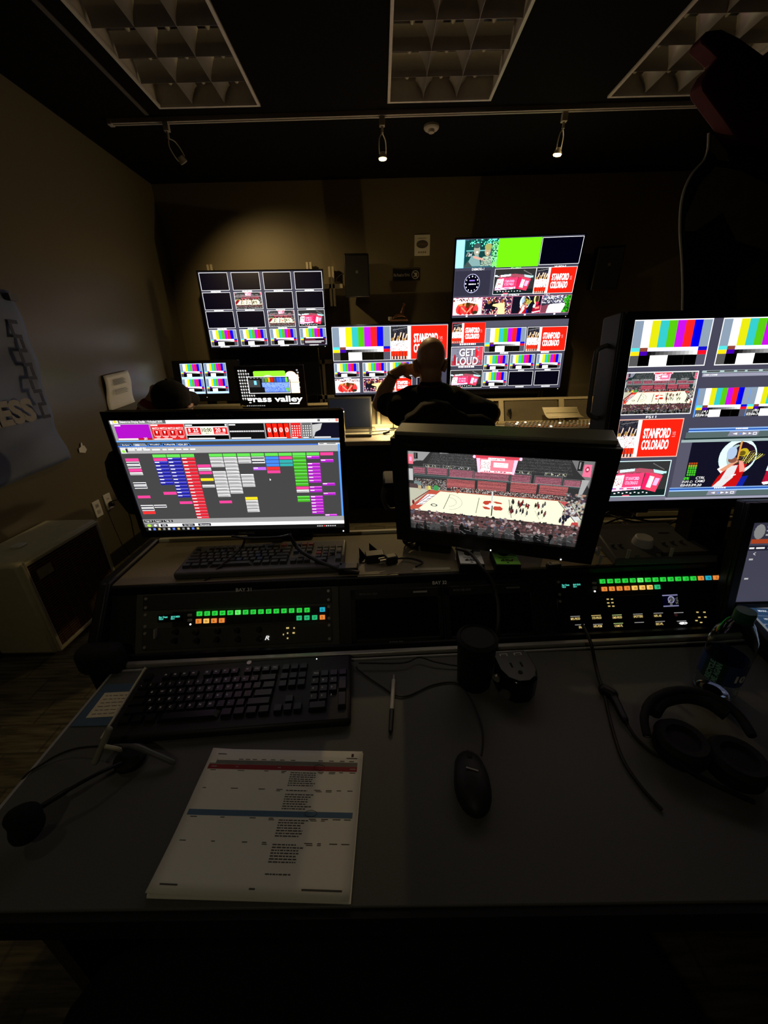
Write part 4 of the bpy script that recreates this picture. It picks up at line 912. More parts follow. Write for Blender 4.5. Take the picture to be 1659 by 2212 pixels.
# hand: palm and five fingers reaching to the right
b.chain([WR, HN], [.027, .030]); b.sph(HN + Vector((.004, 0, 0)), (.040, .020, .034))
tips = [((.045, -.0, .020), (.072, -.004, .008), (.090, -.006, -.010)), ((.048, .0, .008), (.078, -.002, -.006), (.096, -.004, -.026)), ((.044, .0, -.006), (.072, 0, -.020), (.086, 0, -.040)), ((.036, 0, -.018), (.058, 0, -.032), (.068, 0, -.048))]
for f in tips: b.chain([HN + Vector((.02, 0, f[0][2] * .8)), HN + Vector(f[0]), HN + Vector(f[1]), HN + Vector(f[2])], [.010, .010, .009, .0075], n=10)
b.chain([HN + Vector((-.005, -.005, -.02)), HN + Vector((.018, -.014, -.040)), HN + Vector((.040, -.016, -.050))], [.012, .0105, .009], n=10)
SR = Vector((HX + .245, HY, 1.09)); ER = at(1064, 893, 1, 2.28); 
b.chain([SR, ER, (ER.x - .02, 2.50, .86), (ER.x - .06, 2.62, .84)], [.062, .048, .036, .028])
hr = Vector((ER.x - .07, 2.66, .84)); b.sph(hr, (.035, .045, .018))
for k in range(4): b.chain([hr + Vector((-.026 + .017 * k, .02, 0)), hr + Vector((-.028 + .018 * k, .065, -.004)), hr + Vector((-.028 + .018 * k, .09, -.02))], [.009, .0085, .0075], n=8)
b.chain([hr + Vector((-.03, -.01, 0)), hr + Vector((-.055, .03, -.01))], [.011, .009], n=8)
# thighs, shins, feet
for s_ in (-1, 1):
    hx_ = HX + .06 + s_ * .10; b.chain([(hx_, HY + .05, .62), (hx_ + s_ * .06, HY + .48, .60), (hx_ + s_ * .06, HY + .50, .14), (hx_ + s_ * .06, HY + .62, .06)], [.095, .065, .045, .04])
remeshed('body', b, skin, P, .0065, 3)
s = M()
s.chain([(HX + .03, HY - .01, 1.10), (HX + .05, HY, .92), (HX + .06, HY + .03, .74), (HX + .06, HY + .04, .60)], [.155, .172, .178, .168])
s.chain([(HX + .01, HY - .015, 1.165), (HX - .10, HY, 1.165), (HX - .165, HY + .0, 1.125)], [.075, .072, .082]); s.chain([(HX + .01, HY - .015, 1.165), (HX + .13, HY, 1.155), (HX + .24, HY, 1.09)], [.075, .075, .085])
s.chain([SL + Vector((0, 0, -.01)), SL.lerp(EL, .62)], [.082, .070]); s.chain([SR, SR.lerp(ER, .70)], [.085, .072]); s.cap((HX, HY - .02, 1.20), (HX, HY - .02, 1.15), .078, .11)
s.chain([(HX + .03, HY, 1.11), (HX - .155, HY - .01, 1.105)], [.105, .098]); s.chain([(HX + .03, HY, 1.11), (HX + .235, HY - .01, 1.075)], [.105, .098])
remeshed('shirt', s, blackcloth, P, .009, 5, label='plain black short-sleeved T-shirt')
tr = M()
for s_ in (-1, 1):
    hx_ = HX + .06 + s_ * .10; tr.chain([(hx_, HY + .05, .62), (hx_ + s_ * .06, HY + .48, .60), (hx_ + s_ * .06, HY + .50, .14)], [.11, .082, .07])
remeshed('trousers', tr, blackcloth, P, .012, 3); sh_ = M()
for s_ in (-1, 1): hx_ = HX + .06 + s_ * .10; sh_.cap((hx_ + s_ * .06, HY + .50, .05), (hx_ + s_ * .06, HY + .66, .045), .05, .045)
remeshed('shoes', sh_, blk, P, .01, 2)
wd = (WR - EL).normalized(); wm = M(); a_ = wd.orthogonal().normalized(); b_ = wd.cross(a_); wc = WR - wd * .006
wm.tube([wc + a_ * (.034 * math.cos(q)) + b_ * (.034 * math.sin(q)) for q in [2 * math.pi * k / 12 for k in range(13)]], .0075, smooth=False); wt = obj('watch_band', wm, mat('steel_watch', (.35, .32, .26), .3, .8), P)
lm = M(); lm.tube([(HX - .068, HY - .02, 1.235), (HX - .05, HY - .072, 1.232), (HX, HY - .088, 1.228), (HX + .05, HY - .072, 1.232), (HX + .068, HY - .02, 1.235)], .006)
obj('lanyard', lm, mat('dark_red_lanyard', (.14, .01, .015), .8), P)

# man in black cap at the left
QX, QY = -1.17, 2.20; P = thing('person', 'man in a black cap and maroon sleeve at the left, hand held beside his head', 'person')
b = M(); b.sph((QX, QY, 1.19), (.076, .09, .095), n=24); b.sph((QX + .02, QY + .04, 1.13), (.06, .07, .065)); b.sph((QX + .05, QY + .10, 1.15), (.014, .02, .018)); b.chain([(QX, QY, 1.12), (QX - .01, QY - .02, 1.0)], [.058, .075])
for s_ in (-1, 1): b.sph((QX + s_ * .080, QY + .0, 1.14), (.010, .02, .032))
b.chain([(QX - .01, QY, .96), (QX, QY + .02, .65)], [.13, .15]); WL = at(322, 868, 1, 2.18); b.chain([(QX - .18, QY, .96), (QX - .33, QY + .05, .90), WL], [.06, .048, .027]); Hn = at(334, 852, 1, 2.19)
b.chain([WL, Hn], [.026, .028]); b.sph(Hn, (.030, .022, .034))
for k in range(4): b.chain([Hn + Vector((.0, -.012, .012 - .012 * k + .01)), Hn + Vector((.028, -.018, .022 - .015 * k)), Hn + Vector((.046, -.006, .012 - .015 * k))], [.009, .0088, .0075], n=8)
b.chain([Hn + Vector((-.01, -.01, .01)), Hn + Vector((.0, -.014, .038)), Hn + Vector((.018, -.012, .050))], [.011, .010, .008], n=8)
b.chain([(QX + .17, QY, .96), (QX + .26, QY + .18, .80), (QX + .16, QY + .42, .79)], [.06, .046, .03]); b.sph((QX + .14, QY + .47, .785), (.03, .045, .02))
for k in range(4): b.chain([(QX + .12 + .015 * k, QY + .49, .785), (QX + .12 + .016 * k, QY + .55, .775)], [.009, .008], n=8)
for s_ in (-1, 1): b.chain([(QX + s_ * .1, QY + .05, .58), (QX + s_ * .13, QY + .5, .57), (QX + s_ * .13, QY + .5, .14), (QX + s_ * .13, QY + .62, .06)], [.09, .062, .045, .04])
remeshed('body', b, skin, P, .0065, 3)
s = M(); s.chain([(QX - .01, QY, .96), (QX, QY + .02, .60)], [.155, .175]); s.chain([(QX - .18, QY, .96), (QX + .17, QY, .96)], [.085, .085]); s.chain([(QX - .18, QY, .96), (QX - .33, QY + .05, .90), WL - Vector((.01, 0, .022))], [.075, .064, .046]); s.chain([(QX + .17, QY, .96), (QX + .26, QY + .18, .80), (QX + .17, QY + .38, .79)], [.075, .06, .042])
remeshed('sweater', s, mat('maroon_cloth', (.28, .03, .035), .85), P, .009, 4)
wr = WL - Vector((.012, 0, .026)); obj('cuff_stripe', M().cyl(wr - Vector((.008, 0, .010)), wr + Vector((.002, 0, .004)), .050, .048), mat('cream_stripe', (.45, .38, .28), .8), P)
s = M(); s.sph((QX, QY, 1.205), (.098, .112, .092), rot=(R(-6), R(6), 0), n=28); s.sph((QX, QY - .005, 1.18), (.096, .108, .06), n=24)
s.chain([(QX + .02, QY + .10, 1.185), (QX + .03, QY + .17, 1.175)], [.05, .045], n=12)
remeshed('cap', s, blackcloth, P, .006, 3)
obj('cap_button', M().sph((QX, QY - .01, 1.298), (.008, .008, .005)), blackcloth, P); obj('cap_strap', M().tube([(QX + .05, QY - .085, 1.145), (QX + .09, QY - .03, 1.140), (QX + .11, QY + .02, 1.150)], .005), mat('grey_hair', (.30, .26, .22), .8), P)
tr = M()
for s_ in (-1, 1): tr.chain([(QX + s_ * .1, QY + .05, .58), (QX + s_ * .13, QY + .5, .57), (QX + s_ * .13, QY + .5, .14)], [.105, .08, .065])
remeshed('trousers', tr, blackcloth, P, .012, 3)
chair('office_chair', 'black office chair under the man with the cap, seen behind the left monitor', -1.20, 1.93, .60, .98, .56)

# ================================================================ THE NEAR CONSOLE
DT = .73
t = thing('near_worktop', 'wide dark grey laminate desk top in front of the camera', 'desk', (0, 0, 0))
wt_ = M(); wt_.prism([(-.645, .262, DT - .03), (1.5, .245, DT - .03), (1.5, .72, DT - .03), (-.645, .70, DT - .03)], (0, 0, 0), (0, 0, .03))
obj('top', wt_, desk_m, t, bevel=.002)
obj('front_edge', M().prism([(-.648, .252, DT - .05), (1.5, .235, DT - .05), (1.5, .250, DT - .05), (-.648, .2665, DT - .05)], (0, 0, 0), (0, 0, .047)), blkm, t)
obj('side_edge', M().box(-.6485, .475, DT - .014, .006, .43, .026), lgrey, t)
obj('leg_panel', M().box(-.60, .50, .35, .03, .36, .69), wood_edge, t); obj('modesty_panel', M().box(.4, .66, .36, 1.9, .02, .68), blkm, t)

# hood: sloped rack front, shelf above, frame of reference with x to the right and s up the slope
HYAW = R(1.9); HO = Vector((-.08, .70, DT))
H = thing('rack_console', 'black console housing with sloping rack bays and a shelf on top', 'console', HO, (0, 0, HYAW))
TLT = R(29.3); SB = .028      # slope, foot of the slope behind the rail
hx0, hx1 = -.60, 1.42; SH = .158   # height of the shelf above the desk
ya = SB + SH * math.tan(TLT)
obj('shelf', M().box((hx0 + hx1) / 2, (ya + .36) / 2 + .004, SH - .008, hx1 - hx0, .36 - ya + .0, .018), mat('shelf_laminate', (.28, .235, .15), .55, var=.2, scale=300), H, bevel=.002)
obj('rack_front', M().prism([(hx0, SB, .0), (hx0, ya, SH - .018), (hx0, ya + .02, SH - .018), (hx0, SB + .02, .0)], (0, 0, 0), (hx1 - hx0, 0, 0)), rackm, H)
obj('back_panel', M().box((hx0 + hx1) / 2, .345, -.20, hx1 - hx0, .02, .69), blkm, H); obj('floor_skirt', M().box(hx0 + .1, .2, -.72, .2, .26, .018), blkm, H)
obj('top_lip', M().box((hx0 + hx1) / 2, ya + .002, SH - .0135, hx1 - hx0, .014, .026), blk, H, bevel=.004)
obj('front_rail', M().box((hx0 + hx1) / 2 + .02, .010, .006, hx1 - hx0, .012, .012), alu, H, bevel=.002); obj('front_rail', M().box((hx0 + hx1) / 2 + .02, .028, .010, hx1 - hx0, .008, .018), blk, H)
obj('front_rail', M().box((hx0 + hx1) / 2 + .02, -.004, .002, hx1 - hx0, .004, .004), lgrey, H)
obj('back_rail', M().box((hx0 + hx1) / 2, .362, SH + .002, hx1 - hx0, .010, .014), mat('back_rail_pale', (.85, .80, .60), .45), H); obj('back_rail', M().box((hx0 + hx1) / 2, .378, SH - .004, hx1 - hx0, .010, .012), mat('back_rail_pale', (.6, .55, .4), .45), H)
obj('end_cheek', M().prism([(hx0 - .028, -.005, .0), (hx0 - .028, .02, .06), (hx0 - .028, ya, SH + .012), (hx0 - .028, .36, SH + .012), (hx0 - .028, .36, -.72), (hx0 - .028, .03, -.72)], (0, 0, 0), (.028, 0, 0)), rackm, H, bevel=.006)
obj('end_cushion', M().box(hx0 + .012, .004, .036, .10, .05, .07), blkm, H, bevel=.018)
Hm = Matrix.Translation(HO) @ Matrix.Rotation(HYAW, 4, 'Z'); Hi = Hm.inverted(); Hr = Matrix.Rotation(-HYAW, 3, 'Z')
def hf(px, py):
    """photograph pixel -> (x, s) on the sloping rack front"""
    o = Hi @ CAM_O; d = Hr @ ray(px, py); n = Vector((0, -math.cos(TLT), math.sin(TLT)))
    k = (Vector((0, SB, 0)) - o).dot(n) / d.dot(n); p = o + d * k; return p.x, p.z / math.cos(TLT)
def hw(x, s, lift=0): return Hm @ Vector((x, SB + s * math.sin(TLT) - lift * math.cos(TLT), s * math.cos(TLT) + lift * math.sin(TLT)))
def rack_thing(name, lb, cat, x0, x1, s0, s1, group=None, lift=.002):
    """a unit screwed to the slope: local x right, z up the slope, -y out of the panel"""
    t = thing(name, lb, cat, hw((x0 + x1) / 2, (s0 + s1) / 2, lift), (-TLT, 0, HYAW), group)
    return t, x1 - x0, s1 - s0
def plate(t, w, h, m=rackm, name='faceplate', d=.006, ears=True):
    obj(name, M().box(0, d / 2 - .001, 0, w, d, h), m, t, bevel=.0015)
    if ears:
        s_ = M()
        for a in (-1, 1):
            for b_ in (-1, 1): s_.cyl((a * (w / 2 - .008), -.001, b_ * (h / 2 - .008)), (a * (w / 2 - .008), -.0035, b_ * (h / 2 - .008)), .0035, n=12)
        obj('screws', s_, alu, t)
xl, sT = hf(311, 1268); xr, _ = hf(716, 1256); 
_, s1 = hf(505, 1278); _, s2 = hf(505, 1312); _, s3 = hf(505, 1352); _, s4 = hf(505, 1396)
lettering('BAY 31', .042, .0085, lab, H, (hf(531, 1267)[0], SB + .1595 * math.sin(TLT) - .002, .1595 * math.cos(TLT)), (1, 0, 0), (0, math.sin(TLT), math.cos(TLT)), name='bay_lettering') if False else None
for tx, px, py, w_ in (('BAY 31', 531, 1267, .038), ('BAY 32', 947, 1252, .036), ('BAY 33', 1373, 1235, .036)):
    x, s_ = hf(px, py); lettering(tx, w_, .0085, lab if px < 1200 else mat('dim_lettering', (.06, .06, .06), .6), H, (x, SB + s_ * math.sin(TLT) - .0165 if s_ > .16 else SB + s_ * math.sin(TLT) - .004, s_ * math.cos(TLT) + .002), (1, 0, 0), (0, math.sin(TLT), math.cos(TLT)), name='bay_lettering')
xa0, xb0 = (xl + xr) / 2, xr - xl + .034
fb_ = obj('bay_frame', M().box(0, 0, 0, xb0, .004, .150), olive, H, bevel=.0015); fb_.location = (xa0, SB + .083 * math.sin(TLT) + .0012, .083 * math.cos(TLT)); fb_.rotation_euler = (-TLT, 0, 0)
# blank panel, router panel, patch panel in the left bay
t, w_, h_ = rack_thing('blank_rack_panel', 'plain dark blank panel at the top of the left rack bay', 'rack panel', xl, xr, s2 + .001, s1)
plate(t, w_, h_, mat('blank_panel', (.03, .03, .028), .5))
bt_g = mat('button_green', (.05, .8, .10), .4, emit=.75, ec=(.03, .85, .07), var=.02); bt_gb = mat('button_green_bright', (.2, .9, .2), .4, emit=1.1, ec=(.12, .95, .14)); bt_o = mat('button_orange', (.9, .35, .1), .4, emit=.8, ec=(1, .30, .05)); bt_y = mat('button_amber', (1, .6, .15), .4, emit=1.0, ec=(1, .55, .12)); bt_c = mat('button_cyan', (.05, .6, .8), .4, emit=.7, ec=(.02, .55, .75)); bt_t = mat('button_teal_green', (.05, .7, .3), .4, emit=.7, ec=(.03, .7, .25)); bt_off = mat('button_unlit', (.012, .012, .012), .4)
ink_g = mat('button_print', (.01, .03, .01), .6); teal = mat('teal_display_text', (.1, .8, .7), .5, emit=1.0, ec=(.10, .80, .62)); amber = mat('amber_text', (.9, .7, .3), .5, emit=.7, ec=(.95, .72, .25)); wled = mat('white_led', (1, 1, 1), .3, emit=2)
_bm = {}
def button(t, x, z, m, wx=.0125, hz=.0105):
    k = (m.name, round(wx, 4))
    if k in _bm: return share(_bm[k], t, (x, -.002, z))
    g = M().box(0, 0, 0, wx, .006, hz); g.mt(1)
    rr = random.Random(len(_bm)); 
    for j in range(2): g.box(rr.uniform(-.001, .001), -.0032, .0014 - .003 * j, wx * rr.uniform(.3, .6), .0002, .0011)
    o = obj('button', g, [m, ink_g], t, loc=(x, -.002, z)); _bm[k] = o; return o
def row(t, cx_, cz_, pts, mats, spx):
    for (px, py), m in zip(pts, mats):
        x, s_ = hf(px, py); button(t, x - cx_, s_ - cz_, m)
t, w_, h_ = rack_thing('router_panel', 'router control panel with green and orange lit buttons in the left bay', 'control panel', xl, xr, s3 + .001, s2, 'router control panels')
plate(t, w_, h_, olive); X0, Z0 = (xl + xr) / 2, (s2 + s3 + .001) / 2
def lerp2(a, b, n): return [(a[0] + (b[0] - a[0]) * i / (n - 1), a[1] + (b[1] - a[1]) * i / (n - 1)) for i in range(n)]
obj('button_bay', M().box(.033, -.0012, -.001, .385, .001, h_ * .82), bt_off, t)
row(t, X0, Z0, lerp2((433, 1325), (697, 1316), 17), [bt_g] * 5 + [bt_gb] + [bt_g] * 9 + [bt_off, bt_c], 0)
row(t, X0, Z0, lerp2((431, 1341), (697, 1332.5), 17), [bt_o, bt_y, bt_o, bt_o] + [bt_off] * 9 + [bt_t, bt_t, bt_t, bt_o], 0)
def dtext(t, s_, px, py, wid, hgt, m, X0, Z0, name='display_text'):
    x, z = hf(px, py); lettering(s_, wid, hgt, m, t, (x - X0, -.0022, z - Z0), (1, 0, 0), (0, 0, 1), name=name, bold=.03)
obj('display', M().box(hf(370, 1335)[0] - X0, -.0012, hf(370, 1335)[1] - Z0, .062, .0012, .018), offscr, t)
dtext(t, 'Rtr Dest', 355, 1332.5, .021, .0045, teal, X0, Z0); dtext(t, 'TECH', 350, 1337, .011, .0035, teal, X0, Z0); dtext(t, 'BAY-31-MON', 381, 1331.5, .021, .0045, teal, X0, Z0); dtext(t, 'SD1', 375, 1336, .009, .0035, teal, X0, Z0)
for px, py in ((412, 1328), (412, 1339)): x, z = hf(px, py); obj('push_key', M().box(x - X0, -.003, z - Z0, .010, .005, .006), lgrey, t, bevel=.001)
x, z = hf(413, 1348); obj('indicator', M().sph((x - X0, -.002, z - Z0), .0022, n=10), wled, t)
t, w_, h_ = rack_thing('patch_panel', 'dark audio panel with knobs and a white R mark in the left bay', 'audio panel', xl, xr, s4, s3)
plate(t, w_, h_, mat('patch_panel_face', (.05, .05, .042), .5)); X0, Z0 = (xl + xr) / 2, (s4 + s3) / 2
kn = None
for px, py in ((383, 1363), (426, 1364), (473, 1361), (514, 1360), (561, 1358), (380, 1382), (428, 1382), (471, 1380), (516, 1379), (562, 1378)):
    x, z = hf(px, py)
    if kn is None: kn = obj('knob', M().cyl((0, 0, 0), (0, -.014, 0), .0065, .0055, n=16), blk, t, loc=(x - X0, 0, z - Z0))
    else: share(kn, t, (x - X0, 0, z - Z0))
x, z = hf(340, 1367); obj('handle', M().box(x - X0, -.006, z - Z0, .004, .012, .022), alu, t)
x, z = hf(578, 1377); lettering('R', .011, .010, mat('lit_white_text', (1, 1, 1), .4, emit=.8), t, (x - X0, -.0022, z - Z0), shear=.3)
for px, py, ww in ((622, 1356, .009), (636, 1356, .004), (622, 1367, .004), (635, 1366.5, .007), (622, 1378, .004), (613, 1370, .003)): x, z = hf(px, py); obj('indicator', M().box(x - X0, -.0015, z - Z0, ww * .75, .002, .0032), amber, t)
# two small switched-off monitors in the middle bay
for i, (pa, pb, lb) in enumerate(((757, 952, 'switched-off rack monitor under the BAY 32 mark, left one of the pair'), (958, 1150, 'switched-off rack monitor behind the black cup, right one of the pair'))):
    xa_, sa_ = hf(pa, 1262); xb_, _ = hf(pb, 1255); _, sb_ = hf(pa, 1400)
    t, w_, h_ = rack_thing('rack_monitor', lb, 'rack monitor', xa_, xb_, max(.004, sb_), .147, 'small rack monitors')
    obj('bezel', M().box(0, 0, h_ / 2 - .012, w_, .012, .024).box(0, 0, -h_ / 2 + .010, w_, .012, .020).box(-w_ / 2 + .006, 0, 0, .012, .012, h_).box(w_ / 2 - .006, 0, 0, .012, .012, h_), rackm, t, bevel=.0015)
    obj('screen', M().box(0, .002, .002, w_ - .024, .004, h_ - .04), offscr, t)
    lettering('MON 32%s HDX' % 'AB'[i], .045, .0055, mat('dim_white_lettering', (.16, .16, .16), .6), t, (-w_ / 2 + .045, -.0062, h_ / 2 - .010)); obj('latch', M().box(w_ / 2 - .055, -.007, h_ / 2 - .010, .035, .003, .004), grey if i else lgrey, t)
    if i == 0: lettering('SONY', .034, .007, mat('maker_lettering', (.35, .35, .35), .5), t, (-.005, -.0062, -h_ / 2 + .010))
# right bay: router panel on top, intercom panel below
xa_, sa_ = hf(1196, 1236); xb_, _ = hf(1560, 1262); _, sm_ = hf(1380, 1283); _, sbot = hf(1380, 1372); sa_ = min(sa_, .150)
_, stt = hf(1380, 1240); stt = min(stt, .1535)
t, w_, h_ = rack_thing('router_panel', 'router control panel with two lit button rows in the right bay', 'control panel', xa_, xb_, sm_, stt, 'router control panels')
plate(t, w_, h_); X0, Z0 = (xa_ + xb_) / 2, (sm_ + stt) / 2
row(t, X0, Z0, lerp2((1299, 1255.5), (1543, 1247.5), 16), [bt_g] * 5 + [bt_gb] + [bt_g] * 7 + [bt_o, bt_c, bt_o], 0)
row(t, X0, Z0, lerp2((1303, 1272), (1417, 1267.5), 8), [bt_o] * 4 + [bt_y] * 3 + [bt_t], 0)
obj('display', M().box(hf(1233, 1266)[0] - X0, -.0012, hf(1233, 1266)[1] - Z0, .062, .0012, .016), offscr, t)
dtext(t, 'Rtr Dest', 1220, 1263.5, .019, .0045, teal, X0, Z0); dtext(t, 'TECH', 1216, 1268, .010, .0035, teal, X0, Z0); dtext(t, 'BAY-33-R', 1244, 1262.5, .019, .0045, teal, X0, Z0); dtext(t, 'SD1', 1240, 1267, .009, .0035, teal, X0, Z0)
for px, py in ((1281, 1259), (1282, 1269)): x, z = hf(px, py); obj('push_key', M().box(x - X0, -.003, z - Z0, .010, .005, .006), lgrey, t, bevel=.001)
x, z = hf(1283, 1277); obj('indicator', M().sph((x - X0, -.002, z - Z0), .0022, n=10), wled, t)
t, w_, h_ = rack_thing('intercom_panel', 'intercom panel with small lit channel names and a tiny picture in the right bay', 'intercom panel', xa_, xb_, sbot, sm_ - .001)
plate(t, w_, h_, mat('intercom_face', (.008, .009, .012), .35)); X0, Z0 = (xa_ + xb_) / 2, (sbot + sm_ - .001) / 2
names = [('MPL-PROD', 1241, 1336), ('STD-PROD', 1287, 1334), ('DMD-PROD', 1331, 1333), ('SPOTTERS', 1376, 1331), ('NPL AS', 1418, 1329.5), ('TD', 1457, 1328), ('SNX', 1253, 1354), ('NPL-PGM', 1289, 1352), ('CAMS PL', 1334, 1351), ('EIC-PL', 1422, 1347), ('<REPLY>', 1473, 1345.5)]
dw = mat('dim_white_text', (.6, .6, .6), .5, emit=.45); rd = mat('dim_red_text', (.4, .1, .1), .5, emit=.12)
for s_, px, py in names: dtext(t, s_, px, py, .0042 * len(s_) * .62 + .003, .0058, amber if s_ != '<REPLY>' and s_ != 'TD' else (wled if s_ != 'TD' else rd), X0, Z0, 'channel_name')
for px, py, ix in [(1241, 1331, 0), (1286, 1329, 1), (1331, 1328, 2), (1376, 1326, 0), (1420, 1324, 0), (1464, 1323, 0), (1251, 1349, 0), (1290, 1348, 0), (1334, 1346, 2), (1379, 1344, 0), (1424, 1342, 0), (1470, 1341, 0)]:
    x, z = hf(px, py); g = M()
    for k in range(8): g.box(x - X0 - .011 + .0031 * k, -.0014, z - Z0, .0022, .001, .0016)
    obj('level_meter', g, (dw, amber, mat('yellow_green_meter', (.6, .8, .3), .5, emit=.6))[ix], t)
for px, py in ((1311, 1294), (1320, 1294), (1312, 1302), (1321, 1301.5), (1314, 1309), (1323, 1309), (1504, 1322), (1519, 1322), (1508, 1333), (1521, 1332.5), (1502, 1340), (1512, 1344)): x, z = hf(px, py); obj('indicator', M().box(x - X0, -.0015, z - Z0, .0050, .002, .0026), amber, t)
cv = Cv(96, 72, (.03, .03, .04)); cv.rect(0, 0, 1, .1, (.5, .5, .62)); cv.rect(0, .9, 1, 1, (.5, .5, .62)); cv.ell(.55, .42, .22, .30, (.6, .6, .68), .7); cv.noise(.45, .25, .68, .6, [G(.5), G(.1)], 3, .7, 2, 2); cv.noise(.82, .2, 1, .8, [G(.5), G(.1), G(.05)], 4, .9, 3, 3); cv.line(.35, .65, .50, .45, G(.6), 4); cv.poly([(.42, .65), (.6, .65), (.6, .9), (.45, .9)], G(.35))
x, z = hf(1446, 1297); so = screen('picture_tile', cv, .040, .030, t, scr_near, y=-.0016); so.location = (x - X0, 0, z - Z0)

# --- Samsung style desktop monitor on the shelf
def sam_canvas():
    c = Cv(960, 540, (.27, .29, .34)); W = G(.95)
    c.rect(0, 0, 1, .032, G(.93)); c.rect(.01, .002, .24, .030, G(.40)); c.rect(.012, .003, .034, .028, G(.9)); c.ell(.022, .014, .008, .010, (.95, .85, .2)); c.text('Daktronics Display Studio - Volleyball 2015', .042, .006, .225, .027, W, .02); c.rect(.985, .004, .998, .026, (.95, .55, .5)); c.rect(.905, .006, .917, .024, G(.4)); c.rect(.955, .012, .96, .016, G(.5))
    c.rect(0, .032, 1, .170, (.62, .62, .64))
    c.rect(.012, .036, .162, .160, (.72, .06, .80)); c.rect(.012, .145, .162, .160, (.80, .10, .16)); c.rect(.014, .147, .10, .158, G(.9)); c.text('20', .125, .140, .140, .157, W); c.rect(.014, .038, .04, .048, W)
    c.rect(.168, .036, .312, .160, (.85, .12, .14))
    for i in range(4): x = .174 + .0345 * i; c.text('MATCH', x, .060, x + .030, .074, W); c.rect(x, .078, x + .030, .128, (.95, .75, .75)); c.rect(x + .002, .081, x + .028, .125, (.78, .08, .10)); c.poly([(x + .010, .09), (x + .020, .09), (x + .015, .115)], W); c.rect(x + .002, .131, x + .028, .135, W); c.rect(x + .008, .140, x + .024, .144, W)
    c.rect(.17, .150, .25, .158, W); c.rect(.17, .038, .20, .048, W)
    c.rect(.318, .036, .502, .160, G(.03)); c.rect(.318, .056, .502, .062, W); c.rect(.318, .062, .502, .122, (.97, .88, .86)); c.rect(.322, .064, .382, .120, (.85, .12, .12)); c.rect(.440, .064, .500, .120, (.85, .12, .12)); c.rect(.384, .064, .436, .122, (.95, .90, .88))
    c.text('25', .350, .070, .372, .102, W, .02); c.text('10:00', .389, .068, .431, .100, G(.12), .02); c.text('20', .448, .070, .470, .102, W, .02); c.text('3RD', .402, .107, .418, .117, G(.2)); c.rect(.330, .07, .338, .10, W); c.rect(.480, .075, .492, .10, W); c.rect(.328, .108, .375, .114, (1, .8, .8)); c.rect(.445, .108, .49, .114, (1, .8, .8)); c.rect(.318, .122, .502, .128, W); c.rect(.322, .148, .44, .157, W); c.rect(.32, .040, .35, .05, W); c.ell(.497, .045, .004, .007, W)
    c.rect(.508, .036, .665, .160, (.05, .07, .08)); 
    for i in range(15): c.rect(.510 + .0103 * i, .092, .5188 + .0103 * i, .104, G(.88))
    c.rect(.512, .148, .60, .157, W); c.rect(.51, .04, .54, .05, W)
    c.rect(.671, .036, .778, .160, (.10, .03, .03))
    for i in range(4): x = .675 + .026 * i; c.poly([(x, .038), (x + .022, .038), (x + .024, .158), (x + .004, .158)], (.92, .12, .10)); c.ell(x + .012, .09, .007, .020, W, .55); c.rect(x + .008, .07, .0 + x + .016, .11, (.95, .8, .8)); c.rect(x + .010, .08, x + .014, .10, (.9, .15, .12))
    c.rect(.672, .150, .76, .157, W); c.rect(.784, .036, .828, .160, (.88, .12, .14)); c.rect(.833, .036, .874, .160, (.45, .42, .42))
    for i in range(4):
        for j in range(5): c.rect(.789 + .0103 * i, .055 + .019 * j, .793 + .0103 * i, .065 + .019 * j, W); c.rect(.838 + .0098 * i, .055 + .019 * j, .842 + .0098 * i, .065 + .019 * j, W)
    c.rect(.880, .036, 1, .160, (.06, .07, .11)); c.poly([(.880, .05), (.925, .04), (.915, .09), (.893, .11), (.885, .145), (.88, .15)], G(.78)); c.rect(.884, .148, .96, .157, W); c.rect(.785, .150, .81, .157, W); c.rect(.835, .150, .86, .157, W)
    c.rect(0, .166, 1, .176, (.45, .70, .92)); c.rect(0, .176, 1, .212, (.25, .27, .31)); c.rect(0, .208, .90, .216, (.25, .50, .85)); c.rect(.90, .200, 1, .218, G(.85)); c.rect(.94, .203, .98, .210, G(.15)); c.rect(.906, .203, .925, .210, G(.3))
    for i, (x0, x1, s_, k) in enumerate(((.012, .066, 'Scripts', 0), (.07, .13, '2022', 1), (.134, .194, 'Wrestling', 0), (.198, .256, 'Volleyball', 0), (.260, .325, 'NCAA 2019', 0))): c.poly([(x0, .188), (x1 - .010, .188), (x1, .212), (x0, .212)], (.45, .72, .95)); c.poly([(x0 + .002, .191), (x1 - .012, .191), (x1 - .003, .210), (x0 + .002, .210)], (.05, .06, .16) if not k else G(.6)); c.text(s_, x0 + .007, .194, x0 + .007 + .0048 * len(s_), .207, W, .02)
    c.rect(.004, .218, 1, .272, G(.70)); c.rect(.006, .222, .030, .270, G(.85)); c.ell(.017, .254, .007, .011, (.6, .9, .2)); label(c, .04, .222, .12, .231, None, W); label(c, .04, .236, .34, .247, None, W); c.rect(.028, .232, .036, .262, G(.15))
    c.rect(.002, .272, .992, .880, (.25, .26, .31)); c.rect(.990, .21, .998, .90, (.35, .65, .95))
    cols = dict(g=(.45, .88, .35), p=(.93, .30, .65), b=(.12, .12, .62), r=(.85, .14, .20), w=(.80, .80, .82), y=(.92, .86, .12), k=(.90, .90, .92), s=(.25, .55, .92), t=(.22, .68, .70), G=(.25, .72, .15), v=(.72, .16, .80), f=(.80, .45, .90), o=(.92, .22, .18))
